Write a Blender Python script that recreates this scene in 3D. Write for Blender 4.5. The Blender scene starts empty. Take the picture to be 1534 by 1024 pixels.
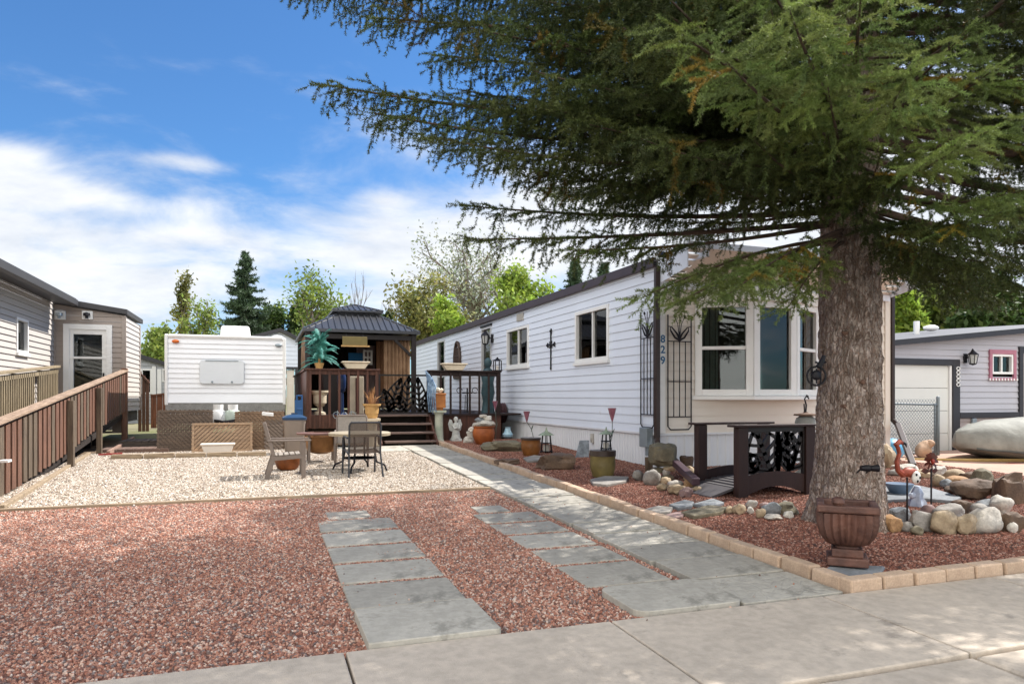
import bpy, bmesh, math, random
import numpy as np
from mathutils import Vector, Matrix, Euler, noise
C = bpy.context
scene = C.scene
COL = scene.collection
PI = math.pi
# ---------------------------------------------------------------- camera model (metres; +Y runs along the lot, away from the street)
F = 1067.0; TH = math.radians(19.4); CT, ST = math.cos(TH), math.sin(TH); H = 1.4; SL = .0208
def gz(y): return SL*min(max(y, -20), 60)
def ray(px, py):
    r = (px-767)/F
    return r*CT+ST, CT-r*ST, (594-py)/F
def g(px, py, dz=0):
    x, y, u = ray(px, py); d = (H-dz)/(SL*y-u)
    return Vector((x*d, y*d, H+u*d))
def onX(px, py, X):
    x, y, u = ray(px, py); d = X/x
    return Vector((X, y*d, H+u*d))
def onY(px, py, Y):
    x, y, u = ray(px, py); d = Y/y
    return Vector((x*d, Y, H+u*d))
def at(px, py, d):
    x, y, u = ray(px, py)
    return Vector((x*d, y*d, H+u*d))
V = Vector
# ---------------------------------------------------------------- materials
def lin(h):
    h = h.lstrip('#'); o = []
    for i in (0, 2, 4):
        c = int(h[i:i+2], 16)/255
        o.append(c/12.92 if c <= .04045 else ((c+.055)/1.055)**2.4)
    return tuple(o)+(1,)
def sc(c, k): return (c[0]*k, c[1]*k, c[2]*k, 1)
MATS = {}
def node(nt, t, **kw):
    n = nt.nodes.new(t)
    for k, v in kw.items():
        if k.startswith('_'): setattr(n, k[1:], v)
        else:
            n.inputs[k.replace('__', ' ')].default_value = v
    return n
def ramp(nt, fac, stops, interp='LINEAR'):
    r = nt.nodes.new('ShaderNodeValToRGB'); cr = r.color_ramp; cr.interpolation = interp
    while len(cr.elements) < len(stops): cr.elements.new(.5)
    for e, (p, c) in zip(cr.elements, stops):
        e.position = p; e.color = c
    nt.links.new(fac, r.inputs[0]); return r.outputs[0]
def mat(name, col, rough=.6, var=.15, scale=6, metal=0, bump=.0, bscale=40, stretch=None, spec=.4, col2=None, fine=0, attr=None, wear=None, orand=0):
    """a plain surface: base colour broken up by two noises, optional bump, optional second colour in blotches"""
    if name in MATS: return MATS[name]
    m = bpy.data.materials.new(name); m.use_nodes = True; nt = m.node_tree; L = nt.links
    b = nt.nodes['Principled BSDF']
    b.inputs['Roughness'].default_value = rough; b.inputs['Metallic'].default_value = metal
    b.inputs['Specular IOR Level'].default_value = spec
    c = lin(col) if isinstance(col, str) else col
    c2 = (lin(col2) if isinstance(col2, str) else col2) if col2 else None
    tc = node(nt, 'ShaderNodeTexCoord'); vec = tc.outputs['Object']
    if stretch:
        mp = node(nt, 'ShaderNodeMapping'); mp.inputs['Scale'].default_value = stretch
        L.new(vec, mp.inputs[0]); vec = mp.outputs[0]
    n = node(nt, 'ShaderNodeTexNoise', Scale=scale, Detail=6, Roughness=.62); L.new(vec, n.inputs['Vector'])
    lo = sc(c, 1-var); hi = sc(c, 1+var)
    if c2: lo = c2
    colr = ramp(nt, n.outputs['Fac'], [(.33, lo), (.67, hi)])
    if fine:
        n3 = node(nt, 'ShaderNodeTexNoise', Scale=scale*14, Detail=3, Roughness=.6); L.new(vec, n3.inputs['Vector'])
        f = ramp(nt, n3.outputs['Fac'], [(.35, (1-fine,)*3+(1,)), (.65, (1+fine,)*3+(1,))])
        mx = node(nt, 'ShaderNodeMix', _data_type='RGBA', _blend_type='MULTIPLY'); mx.inputs[0].default_value = 1
        L.new(colr, mx.inputs[6]); L.new(f, mx.inputs[7]); colr = mx.outputs[2]
    if attr:
        a = node(nt, 'ShaderNodeAttribute'); a.attribute_name = attr
        mx = node(nt, 'ShaderNodeMix', _data_type='RGBA', _blend_type='MULTIPLY'); mx.inputs[0].default_value = 1
        L.new(colr, mx.inputs[6]); L.new(a.outputs['Color'], mx.inputs[7]); colr = mx.outputs[2]
    if wear:
        n4 = node(nt, 'ShaderNodeTexNoise', Scale=wear[1], Detail=8, Roughness=.7); L.new(vec, n4.inputs['Vector'])
        f = ramp(nt, n4.outputs['Fac'], [(wear[2], (0, 0, 0, 1)), (wear[2]+.09, (1, 1, 1, 1))])
        mx = node(nt, 'ShaderNodeMix', _data_type='RGBA'); L.new(f, mx.inputs[0])
        L.new(colr, mx.inputs[6]); mx.inputs[7].default_value = lin(wear[0]); colr = mx.outputs[2]
    if orand:
        oi = node(nt, 'ShaderNodeObjectInfo'); f = ramp(nt, oi.outputs['Random'], [(0, (1-orand,)*3+(1,)), (1, (1+orand,)*3+(1,))])
        mx = node(nt, 'ShaderNodeMix', _data_type='RGBA', _blend_type='MULTIPLY'); mx.inputs[0].default_value = 1
        L.new(colr, mx.inputs[6]); L.new(f, mx.inputs[7]); colr = mx.outputs[2]
    L.new(colr, b.inputs['Base Color'])
    if bump:
        n2 = node(nt, 'ShaderNodeTexNoise', Scale=bscale, Detail=5); L.new(vec, n2.inputs['Vector'])
        bp = node(nt, 'ShaderNodeBump', Strength=bump, Distance=.02); L.new(n2.outputs['Fac'], bp.inputs['Height'])
        L.new(bp.outputs[0], b.inputs['Normal'])
    MATS[name] = m; return m
def wood(name, col, col2, along='X', scale=1, rough=.7, bump=.3):
    st = {'X': (1.2, 14, 14), 'Y': (14, 1.2, 14), 'Z': (14, 14, 1.2)}[along]
    return mat(name, col, rough=rough, col2=col2, stretch=st, scale=2.2*scale, bump=bump, bscale=5*scale, var=.15, fine=.12)
def glass(name, tint='#0c1012', rough=.02):
    """window pane: dark room behind it, mirror of the sky at glancing angles"""
    if name in MATS: return MATS[name]
    m = bpy.data.materials.new(name); m.use_nodes = True; nt = m.node_tree; L = nt.links
    nt.nodes.remove(nt.nodes['Principled BSDF'])
    out = nt.nodes['Material Output']
    tr = node(nt, 'ShaderNodeBsdfTransparent'); tr.inputs[0].default_value = (.72, .78, .76, 1)
    gl = node(nt, 'ShaderNodeBsdfGlossy', Roughness=rough)
    fr = node(nt, 'ShaderNodeFresnel', IOR=1.6)
    mul = node(nt, 'ShaderNodeMath', _operation='MULTIPLY_ADD'); mul.inputs[1].default_value = 1.0; mul.inputs[2].default_value = .01
    L.new(fr.outputs[0], mul.inputs[0])
    mx = node(nt, 'ShaderNodeMixShader'); L.new(mul.outputs[0], mx.inputs[0]); L.new(tr.outputs[0], mx.inputs[1]); L.new(gl.outputs[0], mx.inputs[2])
    L.new(mx.outputs[0], out.inputs['Surface'])
    MATS[name] = m; return m
# ---------------------------------------------------------------- mesh builder
ORG = {}
class MB:
    def __init__(s): s.v = []; s.f = []; s.m = []
    def add(s, vs, fs, mi=0):
        k = len(s.v); s.v += [tuple(v) for v in vs]
        s.f += [tuple(k+i for i in f) for f in fs]; s.m += [mi]*len(fs); return s
    def box(s, x0, x1, y0, y1, z0, z1, mi=0):
        vs = [(x, y, z) for z in (z0, z1) for y in (y0, y1) for x in (x0, x1)]
        return s.add(vs, [(0, 2, 3, 1), (4, 5, 7, 6), (0, 1, 5, 4), (2, 6, 7, 3), (0, 4, 6, 2), (1, 3, 7, 5)], mi)
    def obox(s, c, a, b, d, mi=0):
        c, a, b, d = V(c), V(a), V(b), V(d)
        vs = [c+a*i+b*j+d*k for k in (-1, 1) for j in (-1, 1) for i in (-1, 1)]
        return s.add(vs, [(0, 2, 3, 1), (4, 5, 7, 6), (0, 1, 5, 4), (2, 6, 7, 3), (0, 4, 6, 2), (1, 3, 7, 5)], mi)
    def beam(s, p, q, w, h, up=(0, 0, 1), mi=0):
        p, q = V(p), V(q); d = (q-p); n = d.normalized(); u = V(up)
        sd = n.cross(u)
        if sd.length < 1e-4: sd = n.cross(V((1, 0, 0)))
        sd.normalize(); u = sd.cross(n).normalized()
        return s.obox((p+q)/2, d/2, sd*w/2, u*h/2, mi)
    def tube(s, pts, r, n=8, caps=True, mi=0):
        pts = [V(p) for p in pts]; m = len(pts)
        rs = r if isinstance(r, (list, tuple)) else [r]*m
        vs = []; up = None
        for i, p in enumerate(pts):
            t = (pts[min(i+1, m-1)]-pts[max(i-1, 0)])
            if t.length < 1e-9: t = V((0, 0, 1))
            t.normalize()
            if up is None:
                up = V((0, 0, 1)) if abs(t.z) < .9 else V((1, 0, 0))
            sd = t.cross(up)
            if sd.length < 1e-4: sd = t.cross(V((.3, 1, .2)))
            sd.normalize(); up = sd.cross(t).normalized()
            for k in range(n):
                a = 2*PI*k/n; vs.append(p+(sd*math.cos(a)+up*math.sin(a))*rs[i])
        fs = [(i*n+k, i*n+(k+1) % n, (i+1)*n+(k+1) % n, (i+1)*n+k) for i in range(m-1) for k in range(n)]
        if caps: fs += [tuple(range(n))[::-1], tuple((m-1)*n+k for k in range(n))]
        return s.add(vs, fs, mi)
    def lathe(s, prof, o=(0, 0, 0), n=24, mi=0, sx=1, sy=1, rib=None, ax=None, sq=0):
        o = V(o); vs = []; m = len(prof)
        for j, (r, z) in enumerate(prof):
            for k in range(n):
                a = 2*PI*k/n; rr = r
                if rib: rr = r*(1+rib[1]*math.cos(rib[0]*a)*(1 if rib[2] <= j <= rib[3] else 0))
                if sq:
                    q = (abs(math.cos(a))**sq+abs(math.sin(a))**sq)**(-1/sq); rr *= q
                p = V((rr*math.cos(a)*sx, rr*math.sin(a)*sy, z))
                if ax: p = ax @ p
                vs.append(o+p)
        fs = [(j*n+k, j*n+(k+1) % n, (j+1)*n+(k+1) % n, (j+1)*n+k) for j in range(m-1) for k in range(n)]
        if prof[0][0] > 1e-4: fs.append(tuple(range(n))[::-1])
        if prof[-1][0] > 1e-4: fs.append(tuple((m-1)*n+k for k in range(n)))
        return s.add(vs, fs, mi)
    def prism(s, poly, off, mi=0):
        off = V(off); a = [V(p) for p in poly]; n = len(a)
        vs = a+[p+off for p in a]
        fs = [tuple(range(n))[::-1], tuple(range(n, 2*n))]+[(i, (i+1) % n, n+(i+1) % n, n+i) for i in range(n)]
        return s.add(vs, fs, mi)
    def quad(s, a, b, c, d, mi=0): return s.add([a, b, c, d], [(0, 1, 2, 3)], mi)
    def rock(s, c, size, seed, sub=2, rough=.18, mi=0, rot=0, flat=0):
        bm = bmesh.new(); bmesh.ops.create_icosphere(bm, subdivisions=sub, radius=1)
        c = V(c); o = V((seed*3.7, seed*1.3, seed*2.1)); cr, sr = math.cos(rot), math.sin(rot)
        for v in bm.verts:
            p = v.co.copy(); k = 1+rough*noise.noise(p*1.1+o)*1.6+rough*.5*noise.noise(p*2.6+o)
            if flat:   # angular stone: squash towards facets
                k *= 1-.25*flat*abs(noise.noise(p*.8+o*1.7))
                p = V([math.copysign(abs(t)**(1-.45*flat), t) for t in p])
            p *= k; p = V((p.x*size[0], p.y*size[1], p.z*size[2]))
            v.co = V((p.x*cr-p.y*sr, p.x*sr+p.y*cr, p.z))+c
        bm.verts.index_update()
        vs = [v.co.copy() for v in bm.verts]; fs = [tuple(v.index for v in f.verts) for f in bm.faces]; bm.free()
        return s.add(vs, fs, mi)
    def build(s, name, mats, parent=None, smooth=False, bevel=0, angle=40):
        me = bpy.data.meshes.new(name)
        vs = np.array(s.v, dtype=np.float64)
        if parent is None: o = (vs.min(0)+vs.max(0))/2; o[2] = vs[:, 2].min()
        else: o = np.array(ORG[parent.name])
        me.from_pydata((vs-o).tolist(), [], s.f)
        for m in (mats if isinstance(mats, (list, tuple)) else [mats]): me.materials.append(m)
        if len(me.materials) > 1: me.polygons.foreach_set('material_index', s.m)
        bm = bmesh.new(); bm.from_mesh(me); bmesh.ops.recalc_face_normals(bm, faces=bm.faces); bm.to_mesh(me); bm.free()
        ob = bpy.data.objects.new(name, me); COL.objects.link(ob)
        if smooth:
            me.shade_smooth()
            if smooth != 'all':
                try: me.set_sharp_from_angle(angle=math.radians(angle))
                except Exception: pass
        if bevel:
            md = ob.modifiers.new('edge', 'BEVEL'); md.width = bevel; md.segments = 2; md.limit_method = 'ANGLE'; md.angle_limit = math.radians(50)
        ORG[ob.name] = tuple(o)
        if parent is None: ob.location = o
        else: ob.parent = parent
        return ob
def tag(o, label=None, cat=None, group=None, kind=None):
    if label: o['label'] = label
    if cat: o['category'] = cat
    if group: o['group'] = group
    if kind: o['kind'] = kind
    return o
def thing(name, loc, label, cat, group=None):
    o = bpy.data.objects.new(name, None); o.empty_display_size = .2; COL.objects.link(o); o.location = loc
    ORG[o.name] = tuple(loc); return tag(o, label, cat, group)
def dup(root, loc, label=None, rz=None, group=None):
    r = root.copy(); COL.objects.link(r); r.location = loc
    if rz is not None: r.rotation_euler = (0, 0, rz)
    for ch in root.children:
        c = ch.copy(); COL.objects.link(c); c.parent = r
        for gch in ch.children:
            d = gch.copy(); COL.objects.link(d); d.parent = c
    if label: r['label'] = label
    if group: r['group'] = group
    return r
def text_mesh(body, size, depth, name, material, parent, origin, ux, uz, align='CENTER'):
    cu = bpy.data.curves.new(name, 'FONT'); cu.body = body; cu.size = size; cu.extrude = depth; cu.align_x = align; cu.offset = size*.02
    t = bpy.data.objects.new('tmp', cu); COL.objects.link(t)
    dg = C.evaluated_depsgraph_get(); me = bpy.data.meshes.new_from_object(t.evaluated_get(dg)); bpy.data.objects.remove(t)
    ux, uz = V(ux), V(uz); un = ux.cross(uz); mb = MB()
    o = V(origin)
    mb.add([o+ux*v.co.x+uz*v.co.y+un*v.co.z for v in me.vertices], [tuple(p.vertices) for p in me.polygons])
    bpy.data.meshes.remove(me)
    return mb.build(name, material, parent)
def ordinal(i):
    return ['first', 'second', 'third', 'fourth', 'fifth', 'sixth', 'seventh', 'eighth', 'ninth', 'tenth', 'eleventh', 'twelfth', 'thirteenth', 'fourteenth', 'fifteenth', 'sixteenth', 'seventeenth', 'eighteenth', 'nineteenth', 'twentieth', 'twenty-first', 'twenty-second', 'twenty-third', 'twenty-fourth', 'twenty-fifth', 'twenty-sixth', 'twenty-seventh', 'twenty-eighth', 'twenty-ninth', 'thirtieth', 'thirty-first', 'thirty-second', 'thirty-third', 'thirty-fourth', 'thirty-fifth', 'thirty-sixth', 'thirty-seventh', 'thirty-eighth', 'thirty-ninth', 'fortieth'][i]
rnd = random.Random(7)
# ================================================================ light, sky, camera
SUNV = V((.91, .17, 1.08)).normalized()
w = bpy.data.worlds.new('World'); scene.world = w; w.use_nodes = True; nt = w.node_tree; L = nt.links
bg = nt.nodes['Background']; bg.inputs['Strength'].default_value = .15
sky = node(nt, 'ShaderNodeTexSky', _sky_type='NISHITA', _sun_disc=False)
sky.sun_elevation = math.asin(SUNV.z); sky.sun_rotation = math.atan2(SUNV.x, SUNV.y); sky.altitude = 1000; sky.air_density = 1.2; sky.dust_density = .4; sky.ozone_density = 3
tc = node(nt, 'ShaderNodeTexCoord')
def cloud_blob(px, py, rx, rz):
    d = V(ray(px, py)).normalized(); h = V((d.y, -d.x, 0)).normalized(); u = h.cross(d)
    d1 = node(nt, 'ShaderNodeVectorMath', _operation='DOT_PRODUCT'); d1.inputs[1].default_value = h/rx; L.new(tc.outputs['Generated'], d1.inputs[0])
    d2 = node(nt, 'ShaderNodeVectorMath', _operation='DOT_PRODUCT'); d2.inputs[1].default_value = u/rz; L.new(tc.outputs['Generated'], d2.inputs[0])
    d3 = node(nt, 'ShaderNodeVectorMath', _operation='DOT_PRODUCT'); d3.inputs[1].default_value = d; L.new(tc.outputs['Generated'], d3.inputs[0])
    a = node(nt, 'ShaderNodeMath', _operation='MULTIPLY'); L.new(d1.outputs['Value'], a.inputs[0]); L.new(d1.outputs['Value'], a.inputs[1])
    b = node(nt, 'ShaderNodeMath', _operation='MULTIPLY_ADD'); L.new(d2.outputs['Value'], b.inputs[0]); L.new(d2.outputs['Value'], b.inputs[1]); L.new(a.outputs[0], b.inputs[2])
    e = node(nt, 'ShaderNodeMath', _operation='MULTIPLY'); L.new(b.outputs[0], e.inputs[0]); e.inputs[1].default_value = -1
    x = node(nt, 'ShaderNodeMath', _operation='EXPONENT'); L.new(e.outputs[0], x.inputs[0])
    gt = node(nt, 'ShaderNodeMath', _operation='GREATER_THAN'); L.new(d3.outputs['Value'], gt.inputs[0]); gt.inputs[1].default_value = 0
    r = node(nt, 'ShaderNodeMath', _operation='MULTIPLY'); L.new(x.outputs[0], r.inputs[0]); L.new(gt.outputs[0], r.inputs[1])
    return r.outputs[0]
acc = None
for px, py, rx, rz, k in [(20, 420, .26, .055, .45), (150, 300, .17, .020, .40), (10, 238, .05, .022, .42), (285, 352, .08, .016, .34), (100, 350, .2, .02, .2), (620, 395, .17, .075, .31), (575, 300, .04, .016, .26), (270, 243, .06, .010, .26), (900, 350, .3, .12, .42), (1250, 330, .35, .25, .5), (330, 530, .7, .03, .14), (300, 100, .35, .08, .10), (620, 200, .12, .05, .15), (-700, 350, .6, .25, .5), (2200, 300, .5, .4, .5)]:
    o = cloud_blob(px, py, rx, rz)
    m = node(nt, 'ShaderNodeMath', _operation='MULTIPLY_ADD'); L.new(o, m.inputs[0]); m.inputs[1].default_value = k
    if acc is None: m.inputs[2].default_value = -.265
    else: L.new(acc, m.inputs[2])
    acc = m.outputs[0]
# unseen extra-bright cloud added behind the viewer as neutral fill light
bd = node(nt, 'ShaderNodeVectorMath', _operation='DOT_PRODUCT'); bd.inputs[1].default_value = V((-.45, -.80, .42)).normalized(); L.new(tc.outputs['Generated'], bd.inputs[0])
bm_ = node(nt, 'ShaderNodeMapRange', _interpolation_type='SMOOTHSTEP'); L.new(bd.outputs['Value'], bm_.inputs['Value']); bm_.inputs['From Min'].default_value = .05; bm_.inputs['From Max'].default_value = .75; bm_.inputs['To Max'].default_value = .75
ba = node(nt, 'ShaderNodeMath', _operation='ADD'); L.new(acc, ba.inputs[0]); L.new(bm_.outputs[0], ba.inputs[1]); acc = ba.outputs[0]
# wisps: noise on the direction flattened onto a cloud deck
sep = node(nt, 'ShaderNodeSeparateXYZ'); L.new(tc.outputs['Generated'], sep.inputs[0])
dz = node(nt, 'ShaderNodeMath', _operation='MAXIMUM'); L.new(sep.outputs['Z'], dz.inputs[0]); dz.inputs[1].default_value = 0
dz2 = node(nt, 'ShaderNodeMath', _operation='ADD'); L.new(dz.outputs[0], dz2.inputs[0]); dz2.inputs[1].default_value = .34
cb = node(nt, 'ShaderNodeCombineXYZ')
for i, ax in enumerate('XY'):
    q = node(nt, 'ShaderNodeMath', _operation='DIVIDE'); L.new(sep.outputs[ax], q.inputs[0]); L.new(dz2.outputs[0], q.inputs[1]); L.new(q.outputs[0], cb.inputs[i])
mp = node(nt, 'ShaderNodeMapping'); mp.inputs['Rotation'].default_value = (0, 0, .5); mp.inputs['Scale'].default_value = (1.0, 1.45, 1); L.new(cb.outputs[0], mp.inputs[0])
n1 = node(nt, 'ShaderNodeTexNoise', Scale=2.6, Detail=10, Roughness=.58, Distortion=.35); L.new(mp.outputs[0], n1.inputs['Vector'])
n1m = node(nt, 'ShaderNodeMath', _operation='MULTIPLY_ADD'); L.new(n1.outputs['Fac'], n1m.inputs[0]); n1m.inputs[1].default_value = 1.15; L.new(acc, n1m.inputs[2])
mask = node(nt, 'ShaderNodeMapRange', _interpolation_type='SMOOTHSTEP'); L.new(n1m.outputs[0], mask.inputs['Value']); mask.inputs['From Min'].default_value = .50; mask.inputs['From Max'].default_value = 1.0
mask.inputs['To Max'].default_value = .96
n5 = node(nt, 'ShaderNodeTexNoise', Scale=4.5, Detail=6, Roughness=.6); L.new(mp.outputs[0], n5.inputs['Vector'])
cc = ramp(nt, n5.outputs['Fac'], [(.3, (2.55, 2.7, 2.95, 1)), (.62, (3.35, 3.4, 3.45, 1))])
bc = node(nt, 'ShaderNodeMix', _data_type='RGBA'); L.new(bm_.outputs[0], bc.inputs[0]); L.new(cc, bc.inputs[6]); bc.inputs[7].default_value = (9.5, 9.3, 8.9, 1); cc = bc.outputs[2]
sg = node(nt, 'ShaderNodeMix', _data_type='RGBA', _blend_type='MULTIPLY'); sg.inputs[0].default_value = 1; L.new(sky.outputs[0], sg.inputs[6]); sg.inputs[7].default_value = (.245, .395, .53, 1)
mx = node(nt, 'ShaderNodeMix', _data_type='RGBA'); L.new(mask.outputs[0], mx.inputs[0]); L.new(sg.outputs[2], mx.inputs[6]); L.new(cc, mx.inputs[7])
L.new(mx.outputs[2], bg.inputs['Color'])
sd = bpy.data.lights.new('sun', 'SUN'); sd.energy = 3.9; sd.angle = math.radians(.55); sd.color = (1, .95, .885)
so = bpy.data.objects.new('sun', sd); COL.objects.link(so); so.rotation_euler = (-SUNV).to_track_quat('-Z', 'Y').to_euler(); so.location = (20, 10, 30)
cd = bpy.data.cameras.new('camera'); co = bpy.data.objects.new('camera', cd); COL.objects.link(co); scene.camera = co
co.location = (0, 0, H); co.rotation_euler = (PI/2, 0, -TH); cd.sensor_width = 36; cd.lens = 36*F/1534; cd.shift_y = 82/1534; cd.clip_end = 3000; cd.clip_start = .05
vs_ = scene.view_settings; vs_.view_transform = 'Standard'; vs_.look = 'None'; vs_.exposure = 1.08; vs_.gamma = 1
scene.cycles.use_denoising = True; scene.cycles.max_bounces = 8; scene.cycles.transparent_max_bounces = 12
scene.cycles.caustics_reflective = False; scene.cycles.caustics_refractive = False
scene.render.film_transparent = False
# ================================================================ ground, gravel, paving
M_soil = mat('soil', '#6b5a48', .95, .3, 3, bump=.5, bscale=30)
M_conc = mat('sidewalk_concrete', '#b6aa9b', .85, .10, 1.1, bump=.25, bscale=160, fine=.10, wear=('#978d81', 2.2, .60))
M_paver = mat('paver_concrete', '#a5a095', .85, .15, 1.6, bump=.2, bscale=140, fine=.09, orand=.15, wear=('#88847a', 3.2, .54))
M_asph = mat('asphalt', '#4a4a4a', .9, .2, 8, bump=.4, bscale=200)
M_curb = mat('edging_block_concrete', '#bda58d', .85, .12, 5, bump=.3, bscale=120, fine=.1, orand=.12, col2='#ab927c')
M_drive = mat('pink_driveway_concrete', '#b0907f', .85, .1, 1.5, bump=.2, bscale=120, fine=.08)
mb = MB(); xs = [-300, -80, -20, -6, 0, 6, 20, 80, 300]; ys = [-20, -5, 2, 8, 14, 20, 30, 45, 60, 120, 500]
vs = [(x, y, gz(y)-.07-(.10 if y < 2.3 else 0)) for y in ys for x in xs]
mb.add(vs, [(j*9+i, j*9+i+1, (j+1)*9+i+1, (j+1)*9+i) for j in range(len(ys)-1) for i in range(8)])
tag(mb.build('ground', mat('dry_ground', '#77705a', .95, .25, .6, bump=.4, bscale=20, col2='#6c7048')), kind='structure')
def slab(mb, x0, x1, y0, y1, h, t=.10, mi=0):
    vs = [(x, y, gz(y)+h-k) for k in (t, 0) for y in (y0, y1) for x in (x0, x1)]
    return mb.add(vs, [(0, 2, 3, 1), (4, 5, 7, 6), (0, 1, 5, 4), (2, 6, 7, 3), (0, 4, 6, 2), (1, 3, 7, 5)], mi)
mb = MB()
xj = [-7.1, -5.6, -4.1, -2.6, -1.1, .40, 1.905, 3.44, 4.95, 6.5, 8.0, 9.5, 11, 12.5]
for a, b in zip(xj, xj[1:]):
    slab(mb, a+.006, b-.006, 2.672, 3.695, .03)
tag(mb.build('sidewalk', M_conc, bevel=.008), kind='structure')
mb = MB()
for a, b in zip(xj, xj[1:]):
    slab(mb, a+.004, b-.004, 2.15, 2.664, .018, .14)
tag(mb.build('kerb', M_conc, bevel=.03), kind='structure')
mb = MB(); slab(mb, -40, 40, -12, 2.14, -.09, .05); tag(mb.build('road', M_asph), kind='structure')
mb = MB(); slab(mb, 10.95, 24, 3.9, 11.2, .03, .09); tag(mb.build('neighbour_driveway', M_drive), kind='structure')

def stone_mat(name, stops, rough=.85):
    m = bpy.data.materials.new(name); m.use_nodes = True; nt = m.node_tree; b = nt.nodes['Principled BSDF']; b.inputs['Roughness'].default_value = rough
    b.inputs['Specular IOR Level'].default_value = .3
    oi = node(nt, 'ShaderNodeObjectInfo'); k = len(stops)
    c = ramp(nt, oi.outputs['Random'], [(i/k, lin(x)) for i, x in enumerate(stops)], 'CONSTANT')
    tc = node(nt, 'ShaderNodeTexCoord'); n = node(nt, 'ShaderNodeTexNoise', Scale=1.7, Detail=3); nt.links.new(tc.outputs['Object'], n.inputs['Vector'])
    f = ramp(nt, n.outputs['Fac'], [(.3, (.72, .72, .72, 1)), (.7, (1.2, 1.2, 1.2, 1))])
    mx = node(nt, 'ShaderNodeMix', _data_type='RGBA', _blend_type='MULTIPLY'); mx.inputs[0].default_value = 1
    nt.links.new(c, mx.inputs[6]); nt.links.new(f, mx.inputs[7]); nt.links.new(mx.outputs[2], b.inputs['Base Color'])
    return m
def gravel(name, rects, h, density, rad, mstone, mbase, seed, jag=.45, sub=2, base=True):
    mb = MB()
    for x0, x1, y0, y1 in rects:
        ny = max(1, int((y1-y0)/.25)); nx = max(1, int((x1-x0)/.25)); k = len(mb.v)
        vs = [(x0+(x1-x0)*i/nx, y0+(y1-y0)*j/ny, 0) for j in range(ny+1) for i in range(nx+1)]
        vs = [(x, y, gz(y)+h+.013*noise.noise(V((x*.9, y*.9, seed)))+.007*noise.noise(V((x*3, y*3, seed)))) for x, y, _ in vs]
        mb.add(vs, [(j*(nx+1)+i, j*(nx+1)+i+1, (j+1)*(nx+1)+i+1, (j+1)*(nx+1)+i) for j in range(ny) for i in range(nx)])
    ob = mb.build(name, mbase)
    t = bpy.data.node_groups.new(name, 'GeometryNodeTree'); t.is_modifier = True
    t.interface.new_socket('Geometry', in_out='INPUT', socket_type='NodeSocketGeometry'); t.interface.new_socket('Geometry', in_out='OUTPUT', socket_type='NodeSocketGeometry')
    N = t.nodes.new; Lk = t.links.new
    gi, go = N('NodeGroupInput'), N('NodeGroupOutput')
    dp = N('GeometryNodeDistributePointsOnFaces'); dp.inputs['Density'].default_value = density; dp.inputs['Seed'].default_value = seed
    ic = N('GeometryNodeMeshIcoSphere'); ic.inputs['Radius'].default_value = 1; ic.inputs['Subdivisions'].default_value = sub
    sp = N('GeometryNodeSetPosition'); nz = N('ShaderNodeTexNoise'); nz.inputs['Scale'].default_value = 1.1; nz.inputs['Detail'].default_value = 1
    sb = N('ShaderNodeVectorMath'); sb.operation = 'SUBTRACT'; sb.inputs[1].default_value = (.5, .5, .5); ml = N('ShaderNodeVectorMath'); ml.operation = 'SCALE'; ml.inputs['Scale'].default_value = jag*4
    Lk(nz.outputs['Color'], sb.inputs[0]); Lk(sb.outputs[0], ml.inputs[0]); Lk(ml.outputs[0], sp.inputs['Offset']); Lk(ic.outputs['Mesh'], sp.inputs['Geometry'])
    sm = N('GeometryNodeSetMaterial'); sm.inputs['Material'].default_value = mstone; Lk(sp.outputs[0], sm.inputs['Geometry'])
    ip = N('GeometryNodeInstanceOnPoints'); Lk(gi.outputs[0], dp.inputs[0]); Lk(dp.outputs['Points'], ip.inputs['Points']); Lk(sm.outputs[0], ip.inputs['Instance'])
    rv = N('FunctionNodeRandomValue'); rv.data_type = 'FLOAT_VECTOR'; rv.inputs[0].default_value = (0, 0, 0); rv.inputs[1].default_value = (6.28, 6.28, 6.28); rv.inputs['Seed'].default_value = 3
    rs = N('FunctionNodeRandomValue'); rs.data_type = 'FLOAT_VECTOR'; rs.inputs[0].default_value = (rad[0],)*3; rs.inputs[1].default_value = (rad[1],)*3; rs.inputs['Seed'].default_value = 5
    Lk(rv.outputs[0], ip.inputs['Rotation']); Lk(rs.outputs[0], ip.inputs['Scale'])
    jn = N('GeometryNodeJoinGeometry'); (Lk(gi.outputs[0], jn.inputs[0]) if base else None); Lk(ip.outputs[0], jn.inputs[0]); Lk(jn.outputs[0], go.inputs[0])
    md = ob.modifiers.new('stones', 'NODES'); md.node_group = t
    return tag(ob, kind='stuff')
MS_red = stone_mat('red_gravel_stone', ['#a67866', '#946858', '#b48672', '#825b4f', '#bc9887', '#987061', '#6e5d57', '#ad7d68', '#c6aa99', '#8b675b', '#9f6c5a', '#7d716e', '#c2b2a7'])
MS_bed = stone_mat('bed_gravel_stone', ['#8c5d4e', '#7a4f42', '#9d6d5c', '#6c463b', '#a97f6e', '#82574a', '#5e4842', '#956553', '#b29080', '#775044'])
MS_beige = stone_mat('beige_gravel_stone', ['#b5a99b', '#c6bcaf', '#a39484', '#d4ccc2', '#bbafa0', '#908070', '#c9beb1', '#b0a090', '#7a6f66', '#dcd6cd', '#a89a8a', '#c0b2a3'])
MB_red = mat('red_gravel_bed', '#6a493d', .95, .3, 40); MB_beige = mat('beige_gravel_bed', '#94846f', .95, .25, 40)
o = gravel('red_gravel', [(-4.6, .51, 3.70, 8.86), (.51, 2.84, 3.70, 8.86)], .0, 4300, (.005, .0135), MS_red, MB_red, 1); o['label'] = 'red lava gravel covering the driveway around the grey pavers'
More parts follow.
